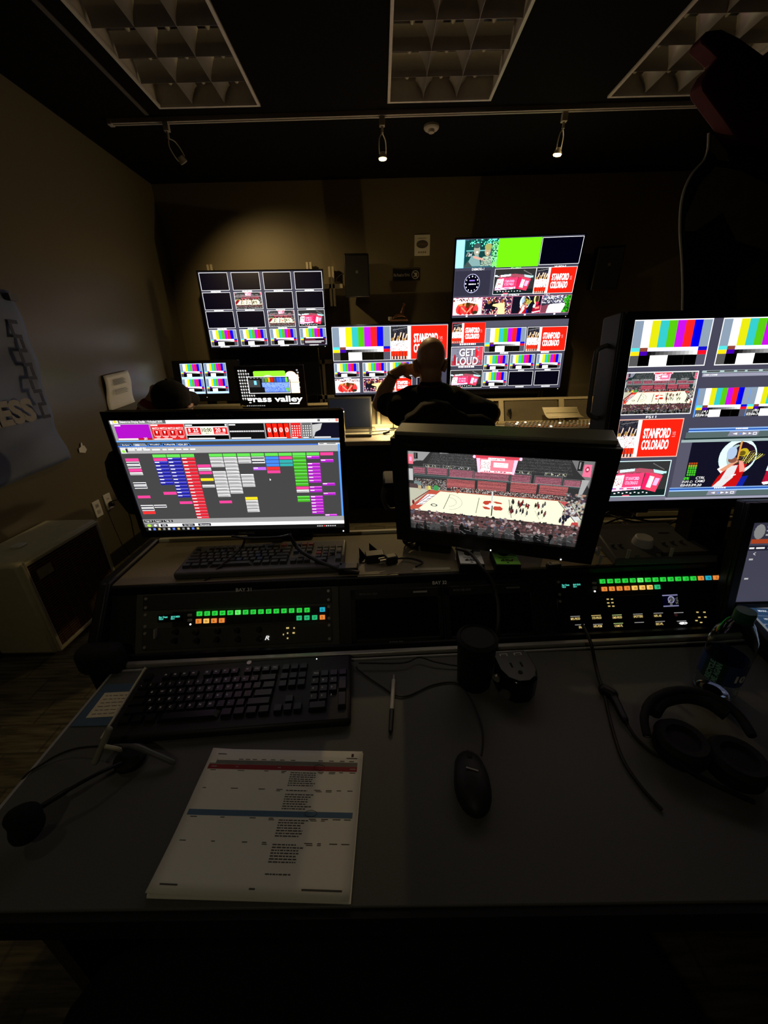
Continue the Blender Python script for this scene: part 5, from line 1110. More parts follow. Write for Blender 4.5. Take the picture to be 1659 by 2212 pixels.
    spec = {0: 'p1 k2 k3 p4 w5 k8 k9 p12 k15 k16 o17', 1: 'k15', 2: 'g0 p1 b2 b3 b4 b5 b6 b7 b8 p11', 3: 'g0 ' + ' '.join('b%d' % k for k in range(1, 13)) + ' p14',
            4: 'g0 ' + ' '.join('r%d' % k for k in range(1, 20)), 5: 'p3 w4 p5 y7 w9', 6: 'g0 w1 w2 w3 ' + ' '.join('w%d' % k for k in range(5, 13)) + ' p14', 7: 'g0 ' + ' '.join('w%d' % k for k in range(1, 12)),
            8: 'g0 w1 w2 w6 w7 w8 w9 y13 w14 w15 w16 w17', 9: 'g0 k1 k2 f4', 10: 'g0 s1 s2 s3 o4 p5', 11: 'g0 p1 t2 t3', 12: 'g0 ' + ' '.join('G%d' % k for k in range(1, 10)) + ' p10 w11 G13 G14',
            13: 'g0 v1 v3 v4 v5 v6 v7 v8 v10 v11 v13 v14 v15 v16 v17 v18', 14: 'p0 v2 v9 v12 v19'}
    rows = [''.join(next((e[0] for e in spec[i].split() if int(e[1:]) == j), '.') for i in range(15)) for j in range(20)]
    x0 = .012; pw = .0635
    for j, rw in enumerate(rows):
        y = .282 + j * .0305
        for i, ch in enumerate(rw.replace(' ', '')):
            if ch == '.' or i > 15: continue
            cc = cols[ch]; x = x0 + pw * (i - (0)) - 0
            if j > 0 or True: x = .012 + i * .0638
            c.rect(x, y, x + .0600, y + .025, cc)
            if ch in 'brvwGk': c.rect(x, y, x + .0585, y + .005, tuple(min(1, q + .35) for q in cc)); 
            if ch in 'brvf': c.rect(x + .002, y + .003, x + .022, y + .010, W)
            if ch in 'w': c.rect(x + .004, y + .015, x + .05, y + .018, G(.45))
            if ch == 'k': c.rect(x, y + .006, x + .0585, y + .017, (.08, .08, .14))
    c.rect(0, .880, 1, .925, G(.62)); c.rect(0, .925, 1, .960, G(.93)); c.rect(.0, .925, .07, .960, G(.5)); c.ell(.022, .943, .010, .014, (.7, .85, .25)); c.ell(.052, .943, .007, .011, G(.95)); c.rect(0, .960, 1, 1, (.07, .08, .10))
    for x, s_ in ((.004, 'Page 01'), (.052, 'Regular'), (.10, 'Tab 31')): c.rect(x, .888, x + .044, .912, G(.08)); c.text(s_, x + .006, .893, x + .038, .908, W)
    for x, s_ in ((.078, 'NPR'), (.185, 'OpeningScene'), (.265, 'Honored')): c.rect(x, .930, x + (.062 if s_ != 'NPR' else .035), .955, (.08, .08, .16)); c.text(s_, x + .008, .936, x + (.055 if s_ != 'NPR' else .028), .950, W)
    for i in range(11): c.rect(.012 + .024 * i, .970, .024 + .024 * i, .990, [G(.8), (.4, .6, .9), (.8, .75, .4), G(.6)][i % 4])
    for i in range(9): c.rect(.86 + .011 * i, .974, .867 + .011 * i, .986, G(.8) if i != 3 else (.9, .2, .2))
    c.poly([(.655, .505), (.655, .528), (.662, .520)], W)
    return c
t = monitor('desktop_monitor', 'glossy black monitor showing a scoreboard control page, on the near shelf', 'monitor', (-.371, .917, 1.124), (R(4.7), R(1.1), R(1.7)), .531, .299, (.013, .013, .020, .017), .022, sam_canvas(), scr_near, gloss, bev=.007)
obj('back_bulge', M().box(0, .035, -.02, .36, .03, .20), gloss, t, bevel=.01)
obj('neck', M().tube([(.06, .05, -.10), (.06, .075, -.17), (.06, .11, -.225)], .016), gloss, t); obj('foot', M().box(.06, .125, -.232, .20, .055, .012), gloss, t, bevel=.005)
lettering('SAMSUNG', .042, .0075, mat('silver_maker_lettering', (.25, .25, .25), .5), t, (.0, -.0052, -.158)); lettering('MON 31A  DISPLAY PC', .085, .008, mat('dim_lettering', (.05, .05, .05), .6), t, (-.02, -.0052, .1595))
obj('power_light', M().box(.262, -.0055, -.158, .003, .001, .003), wled, t)
# --- the court picture on the tilted broadcast monitor
ca = Cv(640, 360, (.1, .1, .1)); arena(ca); ca.a = ca.a * .78 + ca.a.mean(2, keepdims=True) * .22 * .95 + .03
t = monitor('broadcast_monitor', 'thick black broadcast monitor turned to the left, showing the sports court', 'monitor', (.256, .837, 1.084), (R(9.5), 0, R(-19.1)), .40, .225, (.040, .042, .030, .040), .075, ca, scr_sony, blk, fb=.010)
obj('top_ridge', M().box(0, .040, .1475, .470, .066, .010), mat('broadcast_top_sheen', (.26, .26, .20), .4), t, bevel=.003)  # paler than the case: the warm sheen on top is put into the colour
lettering('SONY', .046, .010, mat('dim_maker_lettering', (.05, .05, .05), .5), t, (-.005, -.0095, -.135)); lettering('TRIMASTER EL', .055, .006, mat('dim_lettering', (.05, .05, .05), .6), t, (-.18, -.0095, .128)); lettering('MON 32B  EIC PGM WESTERN', .11, .008, mat('dim_lettering', (.05, .05, .05), .6), t, (.03, -.0095, .128))
for x in (-.0, .165): obj('power_light', M().box(x + .01, -.0098, -.148, .003, .001, .003), wled, t)
obj('stand_neck', M().box(0, .10, -.06, .09, .05, .20), blk, t); obj('side_knob', M().cyl((.243, .02, -.13), (.252, .02, -.13), .008), alu, t)
obj('stand_foot', M().box(.0, .13, -.163, .20, .10, .012), blk, t)
# --- the large multiview monitor at the right
def big_canvas():
    c = Cv(1120, 630, (.27, .28, .34)); W = G(.95); BL = (.35, .62, .90)
    fr = (.92, .95, .95)
    cell(c, .0, .0, .238, .236, bars, fr=fr); cell(c, .268, .0, .506, .236, bars, fr=fr); cell(c, .53, .0, .768, .236, bars, fr=fr); cell(c, .79, .0, 1, .236, bars, fr=fr)
    cell(c, .0, .262, .226, .492, arena, fr=fr); c.text('FS11', .085, .498, .118, .512, W)
    cell(c, .0, .516, .210, .736, vs_card, fr=(.95, .8, .75)); cell(c, .0, .756, .196, .975, jumbotron, fr=(.85, .9, .92))
    # clip editor windows
    c.rect(.236, .262, 1, .275, (.75, .77, .80)); label(c, .25, .264, .62, .272, None, G(.3)); c.rect(.238, .278, 1, .296, (.62, .64, .68)); c.text('CAM1 | CAM8', .243, .281, .285, .292, W)
    c.rect(.238, .296, 1, .355, (.28, .32, .35)); c.rect(.236, .355, .240, .512, BL)
    bars(c.sub(.240, .356, .402, .512)); bars(c.sub(.404, .356, .566, .512)); c.rect(.402, .356, .404, .512, BL); c.rect(.566, .356, 1, .512, (.28, .32, .35))
    c.text('(A)', .262, .475, .28, .492, W, shear=.2); c.text('03:06:26', .243, .494, .285, .508, W, shear=.2); c.text('(B)', .425, .475, .443, .492, W, shear=.2); c.text('03:06:26', .407, .494, .449, .508, W, shear=.2)
    c.rect(.236, .512, 1, .575, (.28, .32, .35)); c.rect(.232, .575, 1, .582, (.55, .70, .88)); c.rect(.232, .582, 1, .590, (.15, .35, .75)); c.rect(.232, .590, 1, .597, (.65, .80, .95)); label(c, .385, .577, .425, .585, None, W)
    c.rect(.226, .597, 1, .632, (.36, .40, .46)); c.poly([(.368, .597), (.465, .597), (.460, .624), (.363, .624)], (.55, .58, .62))
    c.poly([(.378, .611), (.393, .605), (.393, .617)], W); c.rect(.400, .609, .406, .614, BL); c.poly([(.412, .605), (.425, .611), (.412, .617)], W); c.poly([(.430, .605), (.440, .611), (.430, .617)], W); c.frame(.445, .604, .457, .619, W, .002)
    c.rect(.222, .632, 1, .640, (.10, .11, .14)); c.rect(.215, .640, 1, .656, (.66, .68, .70)); c.rect(.212, .656, .252, .925, (.33, .37, .43)); cell(c, .252, .656, .62, .925, sousa, 0); c.rect(.62, .656, 1, .925, (.33, .37, .43))
    for i in range(4):
        for j in range(6): c.rect(.256 + .0075 * i, .775 + .0135 * j, .262 + .0075 * i, .786 + .0135 * j, (.75, .25, .08) if j == 0 else ((.75, .75, .15) if j == 1 else (.25, .80, .12)))
    c.text('0%', .250, .862, .268, .878, (.35, .95, .15), shear=.2); c.text('CTRL', .290, .860, .320, .875, W, .01, .2); c.text('P1P2 C:', .246, .884, .282, .899, W, .01, .2); c.text('CAM3', .290, .880, .322, .896, W, .01, .2); c.text('03:03:59,20', .243, .905, .314, .921, W, .01, .2)
    c.rect(.208, .925, 1, .932, (.60, .72, .85)); c.rect(.208, .932, 1, .941, (.15, .35, .75)); c.rect(.208, .941, 1, .950, (.65, .80, .95)); label(c, .36, .927, .40, .936, None, W); c.rect(.206, .950, 1, .982, (.36, .40, .46)); c.poly([(.343, .950), (.440, .950), (.436, .976), (.338, .976)], (.55, .58, .62))
    c.poly([(.353, .963), (.366, .957), (.366, .969)], W); c.rect(.374, .961, .380, .966, BL); c.poly([(.386, .957), (.398, .963), (.386, .969)], W); c.poly([(.404, .957), (.413, .963), (.404, .969)], W); c.frame(.419, .956, .431, .970, W, .002); c.rect(.20, .986, 1, 1, (.65, .66, .70)); c.rect(0, .978, .20, 1, (.50, .52, .60))
    return c
t = monitor('multiview_monitor', 'large grey-framed multiview monitor with side handle at the right of the shelf', 'monitor', (.8946, .8694, 1.2619), (R(-5.95), 0, 0), .7077, .398, (.020, .020, .016, .022), .07, big_canvas(), scr_near, blk, fb=.004)
obj('side_frame', M().box(-.381, .03, -.003, .010, .07, .436), dkgrey, t, bevel=.003)
obj('side_handle', M().tube([(-.384, .035, .155), (-.405, .035, .145), (-.408, .035, .12), (-.408, .035, .03), (-.405, .035, .005), (-.384, .035, -.005)], .005), grey, t)
obj('stand_neck', M().box(-.02, .10, -.25, .10, .05, .26), blk, t); obj('stand_foot', M().box(-.02, .09, -.35, .34, .16, .014, rot=(R(5.95), 0, 0)), blk, t, bevel=.004); obj('arm_bracket', M().box(-.23, .075, -.22, .05, .04, .06), blk, t, bevel=.004)

# --- things on the shelf
SZ = DT + SH + .001
def on_shelf(px, py, dz=0): return at(px, py, 2, SZ + dz)
legends = ['ESC', '1', '2', '3', '4', '5', '6', '7', '8', '9', '0', 'Q', 'W', 'E', 'R', 'T', 'Y', 'U', 'I', 'O', 'P', 'A', 'S', 'D', 'F', 'G', 'H', 'J', 'K', 'L', 'Z', 'X', 'C', 'V', 'B', 'N', 'M']
def keyboard(lb, loc, rz, W_, D_, tilt, body, keym, coloured=False, leg=keyleg):
    t = thing('keyboard', lb, 'keyboard', loc, (tilt, 0, rz)); sx = W_ / .455; u = .01905 * sx; sy = D_ / .168
    obj('case', M().box(0, 0, .010, W_, D_, .020), body, t, bevel=.006)
    cache = {}; count = [0]
    def key(x, y, w=1., h=1., m=keym, nm='key', ltr=None):
        k = (round(w, 2), round(h, 2), m.name, nm)
        if k not in cache:
            a, b_ = (w * u - .003) / 2, (h * .019 * sy - .003) / 2
            g = M(); g.add([(-a, -b_, 0), (a, -b_, 0), (a, b_, 0), (-a, b_, 0), (-a * .84, -b_ * .75, .008), (a * .84, -b_ * .75, .008), (a * .84, b_ * .9, .008), (-a * .84, b_ * .9, .008)], [(3, 2, 1, 0), (4, 5, 6, 7), (0, 1, 5, 4), (1, 2, 6, 5), (2, 3, 7, 6), (3, 0, 4, 7)])
            cache[k] = obj(nm, g, m, t, loc=(x, y, .020)); 
        else: share(cache[k], t, (x, y, .020))
        count[0] += 1
    x0 = -W_ / 2 + .014 * sx; yt = D_ / 2 - .034 * sy; rowy = [yt - .024 * sy - .019 * sy * i for i in range(5)]
    pal = [mat('key_blue', (.03, .05, .10), .5), mat('key_red', (.35, .06, .04), .5), mat('key_dark', (.02, .02, .02), .5), mat('key_greyish', (.09, .09, .085), .5)] if coloured else None
    rc = random.Random(5)
    def km(): return keym if not coloured else rc.choice([keym, keym, keym, pal[2], pal[3], pal[0], pal[1]] if rc.random() < .4 else [keym])
    key(x0 + u / 2, yt)
    for g_ in range(3):
        for i in range(4): key(x0 + u * (2.5 + 4.5 * g_ + i), yt, m=km())
    for i in range(3): key(x0 + u * (15.75 + i), yt, m=km())
    for i in range(13): key(x0 + u * (i + .5), rowy[0], m=km())
    key(x0 + u * 14, rowy[0], 2.0, nm='backspace_key'); key(x0 + u * .75, rowy[1], 1.5, nm='tab_key')
    for i in range(12): key(x0 + u * (i + 2), rowy[1], m=km())
    key(x0 + u * 14.25, rowy[1], 1.5, nm='backslash_key'); key(x0 + u * .875, rowy[2], 1.75, nm='caps_lock_key')
    for i in range(11): key(x0 + u * (i + 2.25), rowy[2], m=km())
    key(x0 + u * 13.87, rowy[2], 2.25, nm='enter_key'); key(x0 + u * 1.125, rowy[3], 2.25, nm='shift_key')
    for i in range(10): key(x0 + u * (i + 2.75), rowy[3], m=km())
    key(x0 + u * 13.6, rowy[3], 2.75, nm='shift_key')
    for i in range(3): key(x0 + u * (.625 + 1.25 * i), rowy[4], 1.25, nm='modifier_key')
    key(x0 + u * 6.87, rowy[4], 6.25, nm='space_bar')
    for i in range(4): key(x0 + u * (10.6 + 1.25 * i), rowy[4], 1.25, nm='modifier_key')
    for i in range(3):
        key(x0 + u * (15.75 + i), rowy[0], m=km()); key(x0 + u * (15.75 + i), rowy[1], m=km()); key(x0 + u * (15.75 + i), rowy[4], nm='arrow_key')
    key(x0 + u * 16.75, rowy[3], nm='arrow_key')
    for j in range(4):
        for i in range(3):
            if not (j == 3 and i == 2): key(x0 + u * (19.25 + i), rowy[j], m=km())
    key(x0 + u * 22.25, rowy[0]); key(x0 + u * 22.25, rowy[1] - .0095 * sy, 1, 2, nm='plus_key'); key(x0 + u * 22.25, rowy[3] - .0095 * sy, 1, 2, nm='number_enter_key'); key(x0 + u * 19.75, rowy[4], 2, nm='zero_key')
    lg = M(); rl = random.Random(3)   # printed legends, one mesh of small marks
    if leg:
        def mark(s_, x, y, hh=.0034):
            hh *= 1.3
            v, tr, asp = text_geo(s_, .035); b0 = len(lg.v); wd_ = hh * asp
            lg.add([(x - .004 + a * wd_, y - .001 + b_ * hh, .0283) for a, b_ in v], tr)
        for r_, s_, off in ((0, '`1234567890-=', .5), (1, 'QWERTYUIOP[]', 2), (2, "ASDFGHJKL;'", 2.25), (3, 'ZXCVBNM,./', 2.75)):
            for i, ch_ in enumerate(s_): mark(ch_, x0 + u * (i + off), rowy[r_], .0036 if ch_.isalnum() else .0015)
        for r_, s_ in ((1, '789'), (2, '456'), (3, '123')):
            for i, ch_ in enumerate(s_): mark(ch_, x0 + u * (19.25 + i), rowy[r_] + (0 if True else 0))
        for i in range(12): mark('F%d' % (i + 1), x0 + u * (2.5 + i + .5 * (i // 4)), yt, .0030)
        mark('Num', x0 + u * 19.25, rowy[0], .003)
        obj('key_legends', lg, leg, t)
    return t
kl = at(315, 1452, 2, DT + .02); 
kt = keyboard('wide black computer keyboard on the desk in front of the left rack bay', (-.315, .592, DT + .003), R(3.5), .470, .172, R(2.5), mat('keyboard_black', (.012, .012, .012), .5), mat('keycap_black', (.011, .011, .011), .32))
obj('maker_badge', M().cyl((0, .078, .020), (0, .078, .0212), .0055), alu, kt)
for i in range(3): obj('lock_light', M().box(.155 + .018 * i, .075, .0205, .002, .002, .001), wled if i == 0 else grey, kt)
obj('left_edge_highlight', M().box(-.2345, 0, .013, .004, .168, .020), mat('olive_highlight', (.62, .58, .40), .35), kt, bevel=.001); obj('feet', M().box(-.2, .06, -.003, .03, .02, .006).box(.2, .06, -.003, .03, .02, .006), blk, kt)  # pale strip stands in for the highlight along the left case edge
kc = on_shelf(575, 1205, .012)
keyboard('grey keyboard with a few red and blue keys on the shelf under the left monitor', (kc.x, kc.y, SZ), R(2.5), .43, .15, 0, mat('keyboard_grey', (.09, .085, .075), .5), mat('keycap_grey', (.05, .05, .048), .4), True, mat('key_legend_dim', (.25, .25, .23), .6))

def pedal(px, py, lb, m, colr):
    c = on_shelf(px, py); t = thing('volume_box', lb, 'control box', (c.x, c.y, SZ), (0, 0, R(-4)), 'small square headphone boxes'); w_, d_, h_ = .062, .078, .026
    obj('case', M().box(0, 0, h_ / 2, w_, d_, h_), blk, t, bevel=.002); obj('top_plate', M().box(0, 0, h_ + .0008, w_ - .003, d_ - .003, .0016), m, t)
    obj('knob', M().lathe([(.012, h_), (.012, h_ + .012), (.009, h_ + .013), (.0088, h_ + .0133), (0, h_ + .0133)], c=(-.002, .013, 0)), blk, t); obj('knob_cap', M().lathe([(.0085, h_ + .0135), (.0, h_ + .0142)], c=(-.002, .013, 0)), white, t)
    lettering('PS9', .032, .011, ink, t, (.0, -.020, h_ + .0018), (-1, 0, 0), (0, -1, 0), shear=.2, bold=.04)
    obj('print_lines', M().box(.0, -.006, h_ + .0017, .040, .0015, .0004).box(-.01, -.010, h_ + .0017, .016, .001, .0004).box(0, -.031, h_ + .0017, .006, .004, .0004), ink, t)
pedal(1014, 1221, 'small square white headphone box with black knob on the shelf', mat('box_top_white', (.95, .96, .98), .35), 0); pedal(1089, 1222, 'small square bright green headphone box with black knob on the shelf', mat('box_top_green', (.35, 1.0, .12), .35), 0)
# wall-wart, coiled cable, brackets, note strip, usb stick
c = on_shelf(905, 1182, .01); t = thing('coiled_cable', 'black power brick with coiled cable bundle on the shelf between the monitors', 'cable', (c.x, c.y + .02, SZ), (0, 0, R(-15)))
g = M()
for k in range(9): r_ = .036 + .0012 * k; g.tube([(-.02 + .004 * (k % 3) + r_ * math.cos(a) * .6, r_ * math.sin(a) * .75, .012 + .0042 * k + .005 * math.sin(a * 2 + k)) for a in [2 * math.pi * i / 14 for i in range(15)]], .0028, n=6, smooth=False)
obj('coil', g, cablem, t); obj('power_brick', M().box(.052, .0, .019, .085, .052, .036), blk, t, bevel=.005)
g = M(); [g.cyl((-.005 + .006 * k, -.033, .02), (-.005 + .006 * k, .033, .02), .024) for k in range(5)]; obj('cable_tie_wrap', M().tube([(.0, .03 * math.cos(a), .02 + .025 * math.sin(a)) for a in [2 * math.pi * i / 12 for i in range(13)]], .004, smooth=False), blk, t)
c = on_shelf(845, 1218); t = thing('power_plug', 'black plug with bare metal pins lying on the shelf', 'plug', (c.x, c.y, SZ + .001), (0, 0, R(200)))
obj('plug_body', M().box(0, 0, .013, .032, .024, .024), blk, t, bevel=.004); g = M(); [g.box(.024, a, .014 + b_, .018, .0016, .005) for a, b_ in ((-.006, .004), (.006, .004))]; g.cyl((.015, 0, .007), (.033, 0, .007), .0022); obj('pins', g, alu, t)
obj('lead', M().tube([(-.015, 0, .012), (-.05, .01, .01), (-.07, .045, .012), (-.04, .07, .02)], .0028), cablem, t)
c = on_shelf(800, 1205); t = thing('mounting_bracket', 'folded black metal bracket with two upright tabs on the shelf', 'bracket', (c.x, c.y, SZ), (0, 0, R(8)))
obj('plate', M().box(0, 0, .0015, .065, .05, .003), blk, t); obj('tab', M().prism([(-.030, 0, .003), (-.010, 0, .003), (-.030, 0, .035)], (0, 0, 0), (0, .003, 0)), blk, t); obj('tab', M().prism([(.0, .02, .003), (.03, .02, .003), (.0, .02, .035)], (0, 0, 0), (0, .003, 0)), blk, t); obj('box_section', M().box(.01, -.02, .014, .05, .03, .024), blk, t, bevel=.002)
a = on_shelf(892, 1231); b_ = on_shelf(973, 1230); t = tag(obj('ruler', M().box(0, 0, .001, (b_ - a).length, .012, .002), mat('pale_ruler', (.50, .46, .33), .5), bevel=.0008, loc=((a.x + b_.x) / 2, a.y, SZ)), 'short pale plastic strip lying at the front of the shelf', 'strip')
c = on_shelf(1195, 1226); t = thing('usb_stick', 'small white and black USB stick at the shelf edge under the broadcast monitor', 'usb stick', (c.x, c.y, SZ), (0, 0, R(3)))
obj('cover', M().box(0, 0, .0125, .030, .013, .003), white, t, bevel=.001); obj('body', M().box(.0, 0, .0055, .036, .014, .011), blk, t, bevel=.002); obj('hole', M().cyl((-.010, 0, .014), (-.010, 0, .0145), .0035), blk, t)
c = on_shelf(778, 1235); tag(obj('power_brick', M().box(0, 0, .010, .05, .03, .02), blk, bevel=.003, loc=(c.x - .03, c.y, SZ)), 'small black adapter lying at the shelf front by the bracket', 'adapter')
# cables that hang under the left monitor and across the shelf
def cable(pts, r, lb, name='cable', m=cablem, cat='cable', group=None):
    return tag(obj(name, M().tube(pts, r), m), lb, cat, group)
S_ = lambda px, py, z: at(px, py, 2, z)
cable([S_(500, 1158, .985), S_(540, 1162, .97), S_(600, 1160, .97), S_(625, 1155, .99)], .003, 'black cable looping just below the left monitor')
cable([S_(530, 1160, .975), S_(520, 1185, .935), S_(480, 1220, .915), S_(455, 1243, .898), S_(440, 1258, .885)], .003, 'thin dark cable crossing the left part of the shelf keyboard')
cable([S_(625, 1155, .98), S_(640, 1180, .94), S_(665, 1200, .925), S_(720, 1225, .905), S_(775, 1237, .90)], .0055, 'thick black cable running down across the shelf keyboard to the right')
cable([S_(985, 1185, .96), S_(1015, 1195, .945), S_(1040, 1225, .93), S_(1062, 1255, .90), S_(1075, 1300, .86), S_(1076, 1350, .83), S_(1070, 1380, .80)], .0042, 'dark cable hanging from the broadcast monitor over the right rack monitor')
cable([Vector((-.10, 1.32, .50)), Vector((-.13, 1.40, .72)), Vector((-.08, 1.45, .80)), Vector((-.04, 1.42, .70)), Vector((-.07, 1.36, .52))], .004, 'thin pale cable loop hanging in the dark gap behind the shelf') if False else None
for k, (pp, lb) in enumerate((([(1300, 1118), (1320, 1105), (1345, 1120), (1360, 1140), (1340, 1128)], 'black cable looping under the left corner of the multiview monitor'), ([(1300, 1135), (1350, 1118), (1420, 1128), (1500, 1125)], 'dark cable running along the shelf under the multiview monitor'), ([(1310, 1110), (1360, 1125), (1430, 1135), (1470, 1120)], 'second dark cable sagging over the pale rear rail'))):
    cable([at(x, y, 2, SZ + .012 + .01 * (i % 2)) for i, (x, y) in enumerate(pp)], .0032, lb)

# --- edit controller with big jog wheel
c = on_shelf(1392, 1185); t = thing('jog_controller', 'dark grey control desk with a large round jog wheel on the right of the shelf', 'controller', (c.x, c.y, SZ), (0, 0, R(1)))
obj('case', M().add([(-.135, -.085, 0), (.135, -.085, 0), (.115, .085, 0), (-.115, .085, 0), (-.133, -.083, .020), (.133, -.083, .020), (.113, .083, .040), (-.113, .083, .040)], [(3, 2, 1, 0), (4, 5, 6, 7), (0, 1, 5, 4), (1, 2, 6, 5), (2, 3, 7, 6), (3, 0, 4, 7)]), mat('controller_case', (.12, .12, .13), .5), t, bevel=.004)
sl_ = math.atan2(.02, .166); zz = lambda y: .030 + y * math.tan(sl_)
def tilted(px, py): p_ = at(px, py, 2, SZ + .034); d_ = p_ - Vector((c.x, c.y, SZ)); return d_.x, d_.y
jx, jy = tilted(1388, 1170)
obj('jog_wheel', M().lathe([(.0255, 0), (.0255, .006), (.022, .020), (.019, .022), (0, .021)], n=40), mat('jog_wheel_grey', (.65, .63, .64), .4), t, loc=(jx, jy, zz(jy)), rot=(sl_, 0, 0))
kk = None
for px, py in ((1291, 1176), (1306, 1175), (1322, 1174), (1338, 1173), (1303, 1181), (1319, 1181), (1315, 1199), (1340, 1200), (1376, 1193), (1403, 1198), (1423, 1192), (1433, 1170), (1452, 1168), (1471, 1167), (1471, 1196), (1490, 1196), (1495, 1203)):
    x, y = tilted(px, py)
    if abs(x) > .125 or abs(y) > .08: continue
    if kk is None: kk = obj('key', M().box(0, 0, .004, .009, .007, .007), grey, t, bevel=.001, loc=(x, y, zz(y)), rot=(sl_, 0, 0))
    else: share(kk, t, (x, y, zz(y)))
for px, py in ((1290, 1190), (1294, 1204), (1355, 1195), (1450, 1192)):
    x, y = tilted(px, py); obj('lever', M().cyl((x, y, zz(y)), (x + .004, y + .004, zz(y) + .022), .0038, .0045, n=14), lgrey, t)
for a_, b2, w2, s_ in ((1433, 1150, .030, 'MENU A'), (1285, 1160, .018, 'POWER')): x, y = tilted(a_, b2); obj('printed_mark', M().box(x, y, zz(y) + .0022, w2, .006, .0006), mat('faint_print', (.10, .10, .10), .6), t)
# --- touch control surface with lit screen, at the right edge
t = thing('touch_terminal', 'upright lit touch screen terminal at the far right of the near console', 'terminal', (.985, .80, .97), (R(-8), 0, R(-6)))
cv = Cv(240, 150, (.30, .30, .38)); cv.rect(0, 0, 1, .22, (.20, .20, .26)); cv.ell(.08, .11, .05, .09, G(.6)); [cv.rect(.14, .04 + .05 * i, .24, .06 + .05 * i, G(.7)) for i in range(3)]; cv.rect(.02, .2, .5, .25, (.75, .25, .15)); cv.rect(0, .28, 1, .34, (.15, .15, .2)); label(cv, .02, .30, .8, .32); [cv.rect(.04 + .3 * i, .44 + .25 * j, .08 + .3 * i, .46 + .25 * j, G(.8)) for i in range(3) for j in range(2)]; cv.text('<', .07, .36, .09, .40, G(.9))
aL = at(1625, 1131, 1, .80); aB = at(1623, 1295, 1, .775); hh = (aL - aB).length
t.location = ((aL.x + .26 / 2), .785, (aL.z + aB.z) / 2); t.rotation_euler = (R(-8), 0, 0)
scr_dim = screen_mat('terminal_screen_light', .8)
screen('screen', cv, .26, hh, t, scr_dim); g = M().box(-.26 / 2 - .012, 0, 0, .024, .012, hh + .10).box(.26 / 2 + .02, 0, 0, .04, .012, hh + .10).box(0, 0, hh / 2 + .025, .26, .012, .05).box(0, 0, -hh / 2 - .025, .26, .012, .05)
obj('bezel', g, blk, t, bevel=.003); obj('housing', M().box(.008, .02, 0, .320, .026, hh + .10), blk, t, bevel=.004); obj('hinge_foot', M().box(0, .03, -hh / 2 - .03, .2, .03, .05), blk, t)
t = thing('key_surface', 'white control surface with rows of blue-lit lettered keys at the right edge', 'control surface', (0, 0, 0))
kA, kB = at(1619, 1325, 2, .80), at(1659, 1460, 2, .775); t.location = (kA.x + .17, (kA.y + kB.y) / 2 + .01, .775); t.rotation_euler = (R(8), 0, R(-8))
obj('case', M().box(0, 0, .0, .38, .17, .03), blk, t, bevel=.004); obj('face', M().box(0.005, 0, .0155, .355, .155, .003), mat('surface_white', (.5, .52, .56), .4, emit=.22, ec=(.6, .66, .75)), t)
bk = mat('blue_lit_key', (.04, .09, .20), .4, emit=.25, ec=(.06, .16, .35))
for j, s_ in enumerate(('MARK', 'HIGHLIGHT', 'PLAYLIST', 'LIBRARY', 'MENU')):
    y = .058 - .027 * j; obj('lit_key', M().box(-.148, y, .019, .042, .021, .006), bk, t, bevel=.001); lettering(s_, .028 if len(s_) > 5 else .020, .0055, mat('lit_key_text', (.8, .85, .9), .5, emit=.7), t, (-.148, y, .0222), (1, 0, 0), (0, 1, 0))
    obj('lit_key', M().box(-.06, y, .019, .042, .021, .006), bk, t, bevel=.001)
obj('round_knob', M().lathe([(.012, .017), (.012, .03), (0, .031)], c=(-.105, .055, 0)), lgrey, t)
obj('riser', M().box(0, .0, -.032, .36, .12, .036), rackm, t)
# dark wrist bar and clutter behind the right monitors
c = at(1620, 1095, 1, 1.25); t = thing('red_cloth', 'crumpled red cloth on the ledge under the right of the multiview monitor', 'cloth', (at(1590, 1092, 1, 1.22).x, 1.22, SZ + .012))
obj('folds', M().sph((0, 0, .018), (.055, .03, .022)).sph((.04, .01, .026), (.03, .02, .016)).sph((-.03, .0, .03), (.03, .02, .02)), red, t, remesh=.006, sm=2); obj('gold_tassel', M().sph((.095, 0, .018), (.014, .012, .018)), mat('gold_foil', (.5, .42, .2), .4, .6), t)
t = thing('rear_ledge', 'narrow pale-edged ledge behind the near console at the right', 'ledge', (1.42, 1.24, SZ)); obj('ledge', M().box(-.12, 0, 0, .9, .16, .02), wood_edge, t); obj('edge_strip', M().box(-.12, -.083, .0, .9, .006, .016), mat('back_rail_pale', (.6, .55, .4), .45), t); obj('support', M().box(.2, .04, -.45, .05, .05, .88), rackm, t)

# ================================================================ THINGS ON THE NEAR DESK
D = lambda px, py, dz=0.: at(px, py, 2, DT + dz)
# script sheets
t = thing('script_pages', 'printed run sheet with red and blue bars on the desk in front of the keyboard', 'paper stack', (-.194, .370, DT), (0, 0, R(-2.5))); PW, PH = .279, .206
g = M(); [g.box(.0006 * k, -.0008 * k, .0006 + .0009 * k, PW, PH, .0008, rot=(0, 0, .004 * (k - 2))) for k in range(4)]; obj('sheets', g, paper_m, t)
top = M(); n_ = 14; vs = []
for j in range(n_ + 1):
    for i in range(n_ + 1): u_, v_ = i / n_, j / n_; vs.append(((u_ - .5) * PW, (.5 - v_) * PH, .0046 + .006 * max(0, (1 - u_) * 1.0 + (v_ - 1.2)) ** 2 + .0015 * math.sin(v_ * 7) * (1 - u_) + .003 * max(0, .12 - u_ - v_) * 8))
top.add(vs, [(j * (n_ + 1) + i, j * (n_ + 1) + i + 1, (j + 1) * (n_ + 1) + i + 1, (j + 1) * (n_ + 1) + i) for j in range(n_) for i in range(n_)])
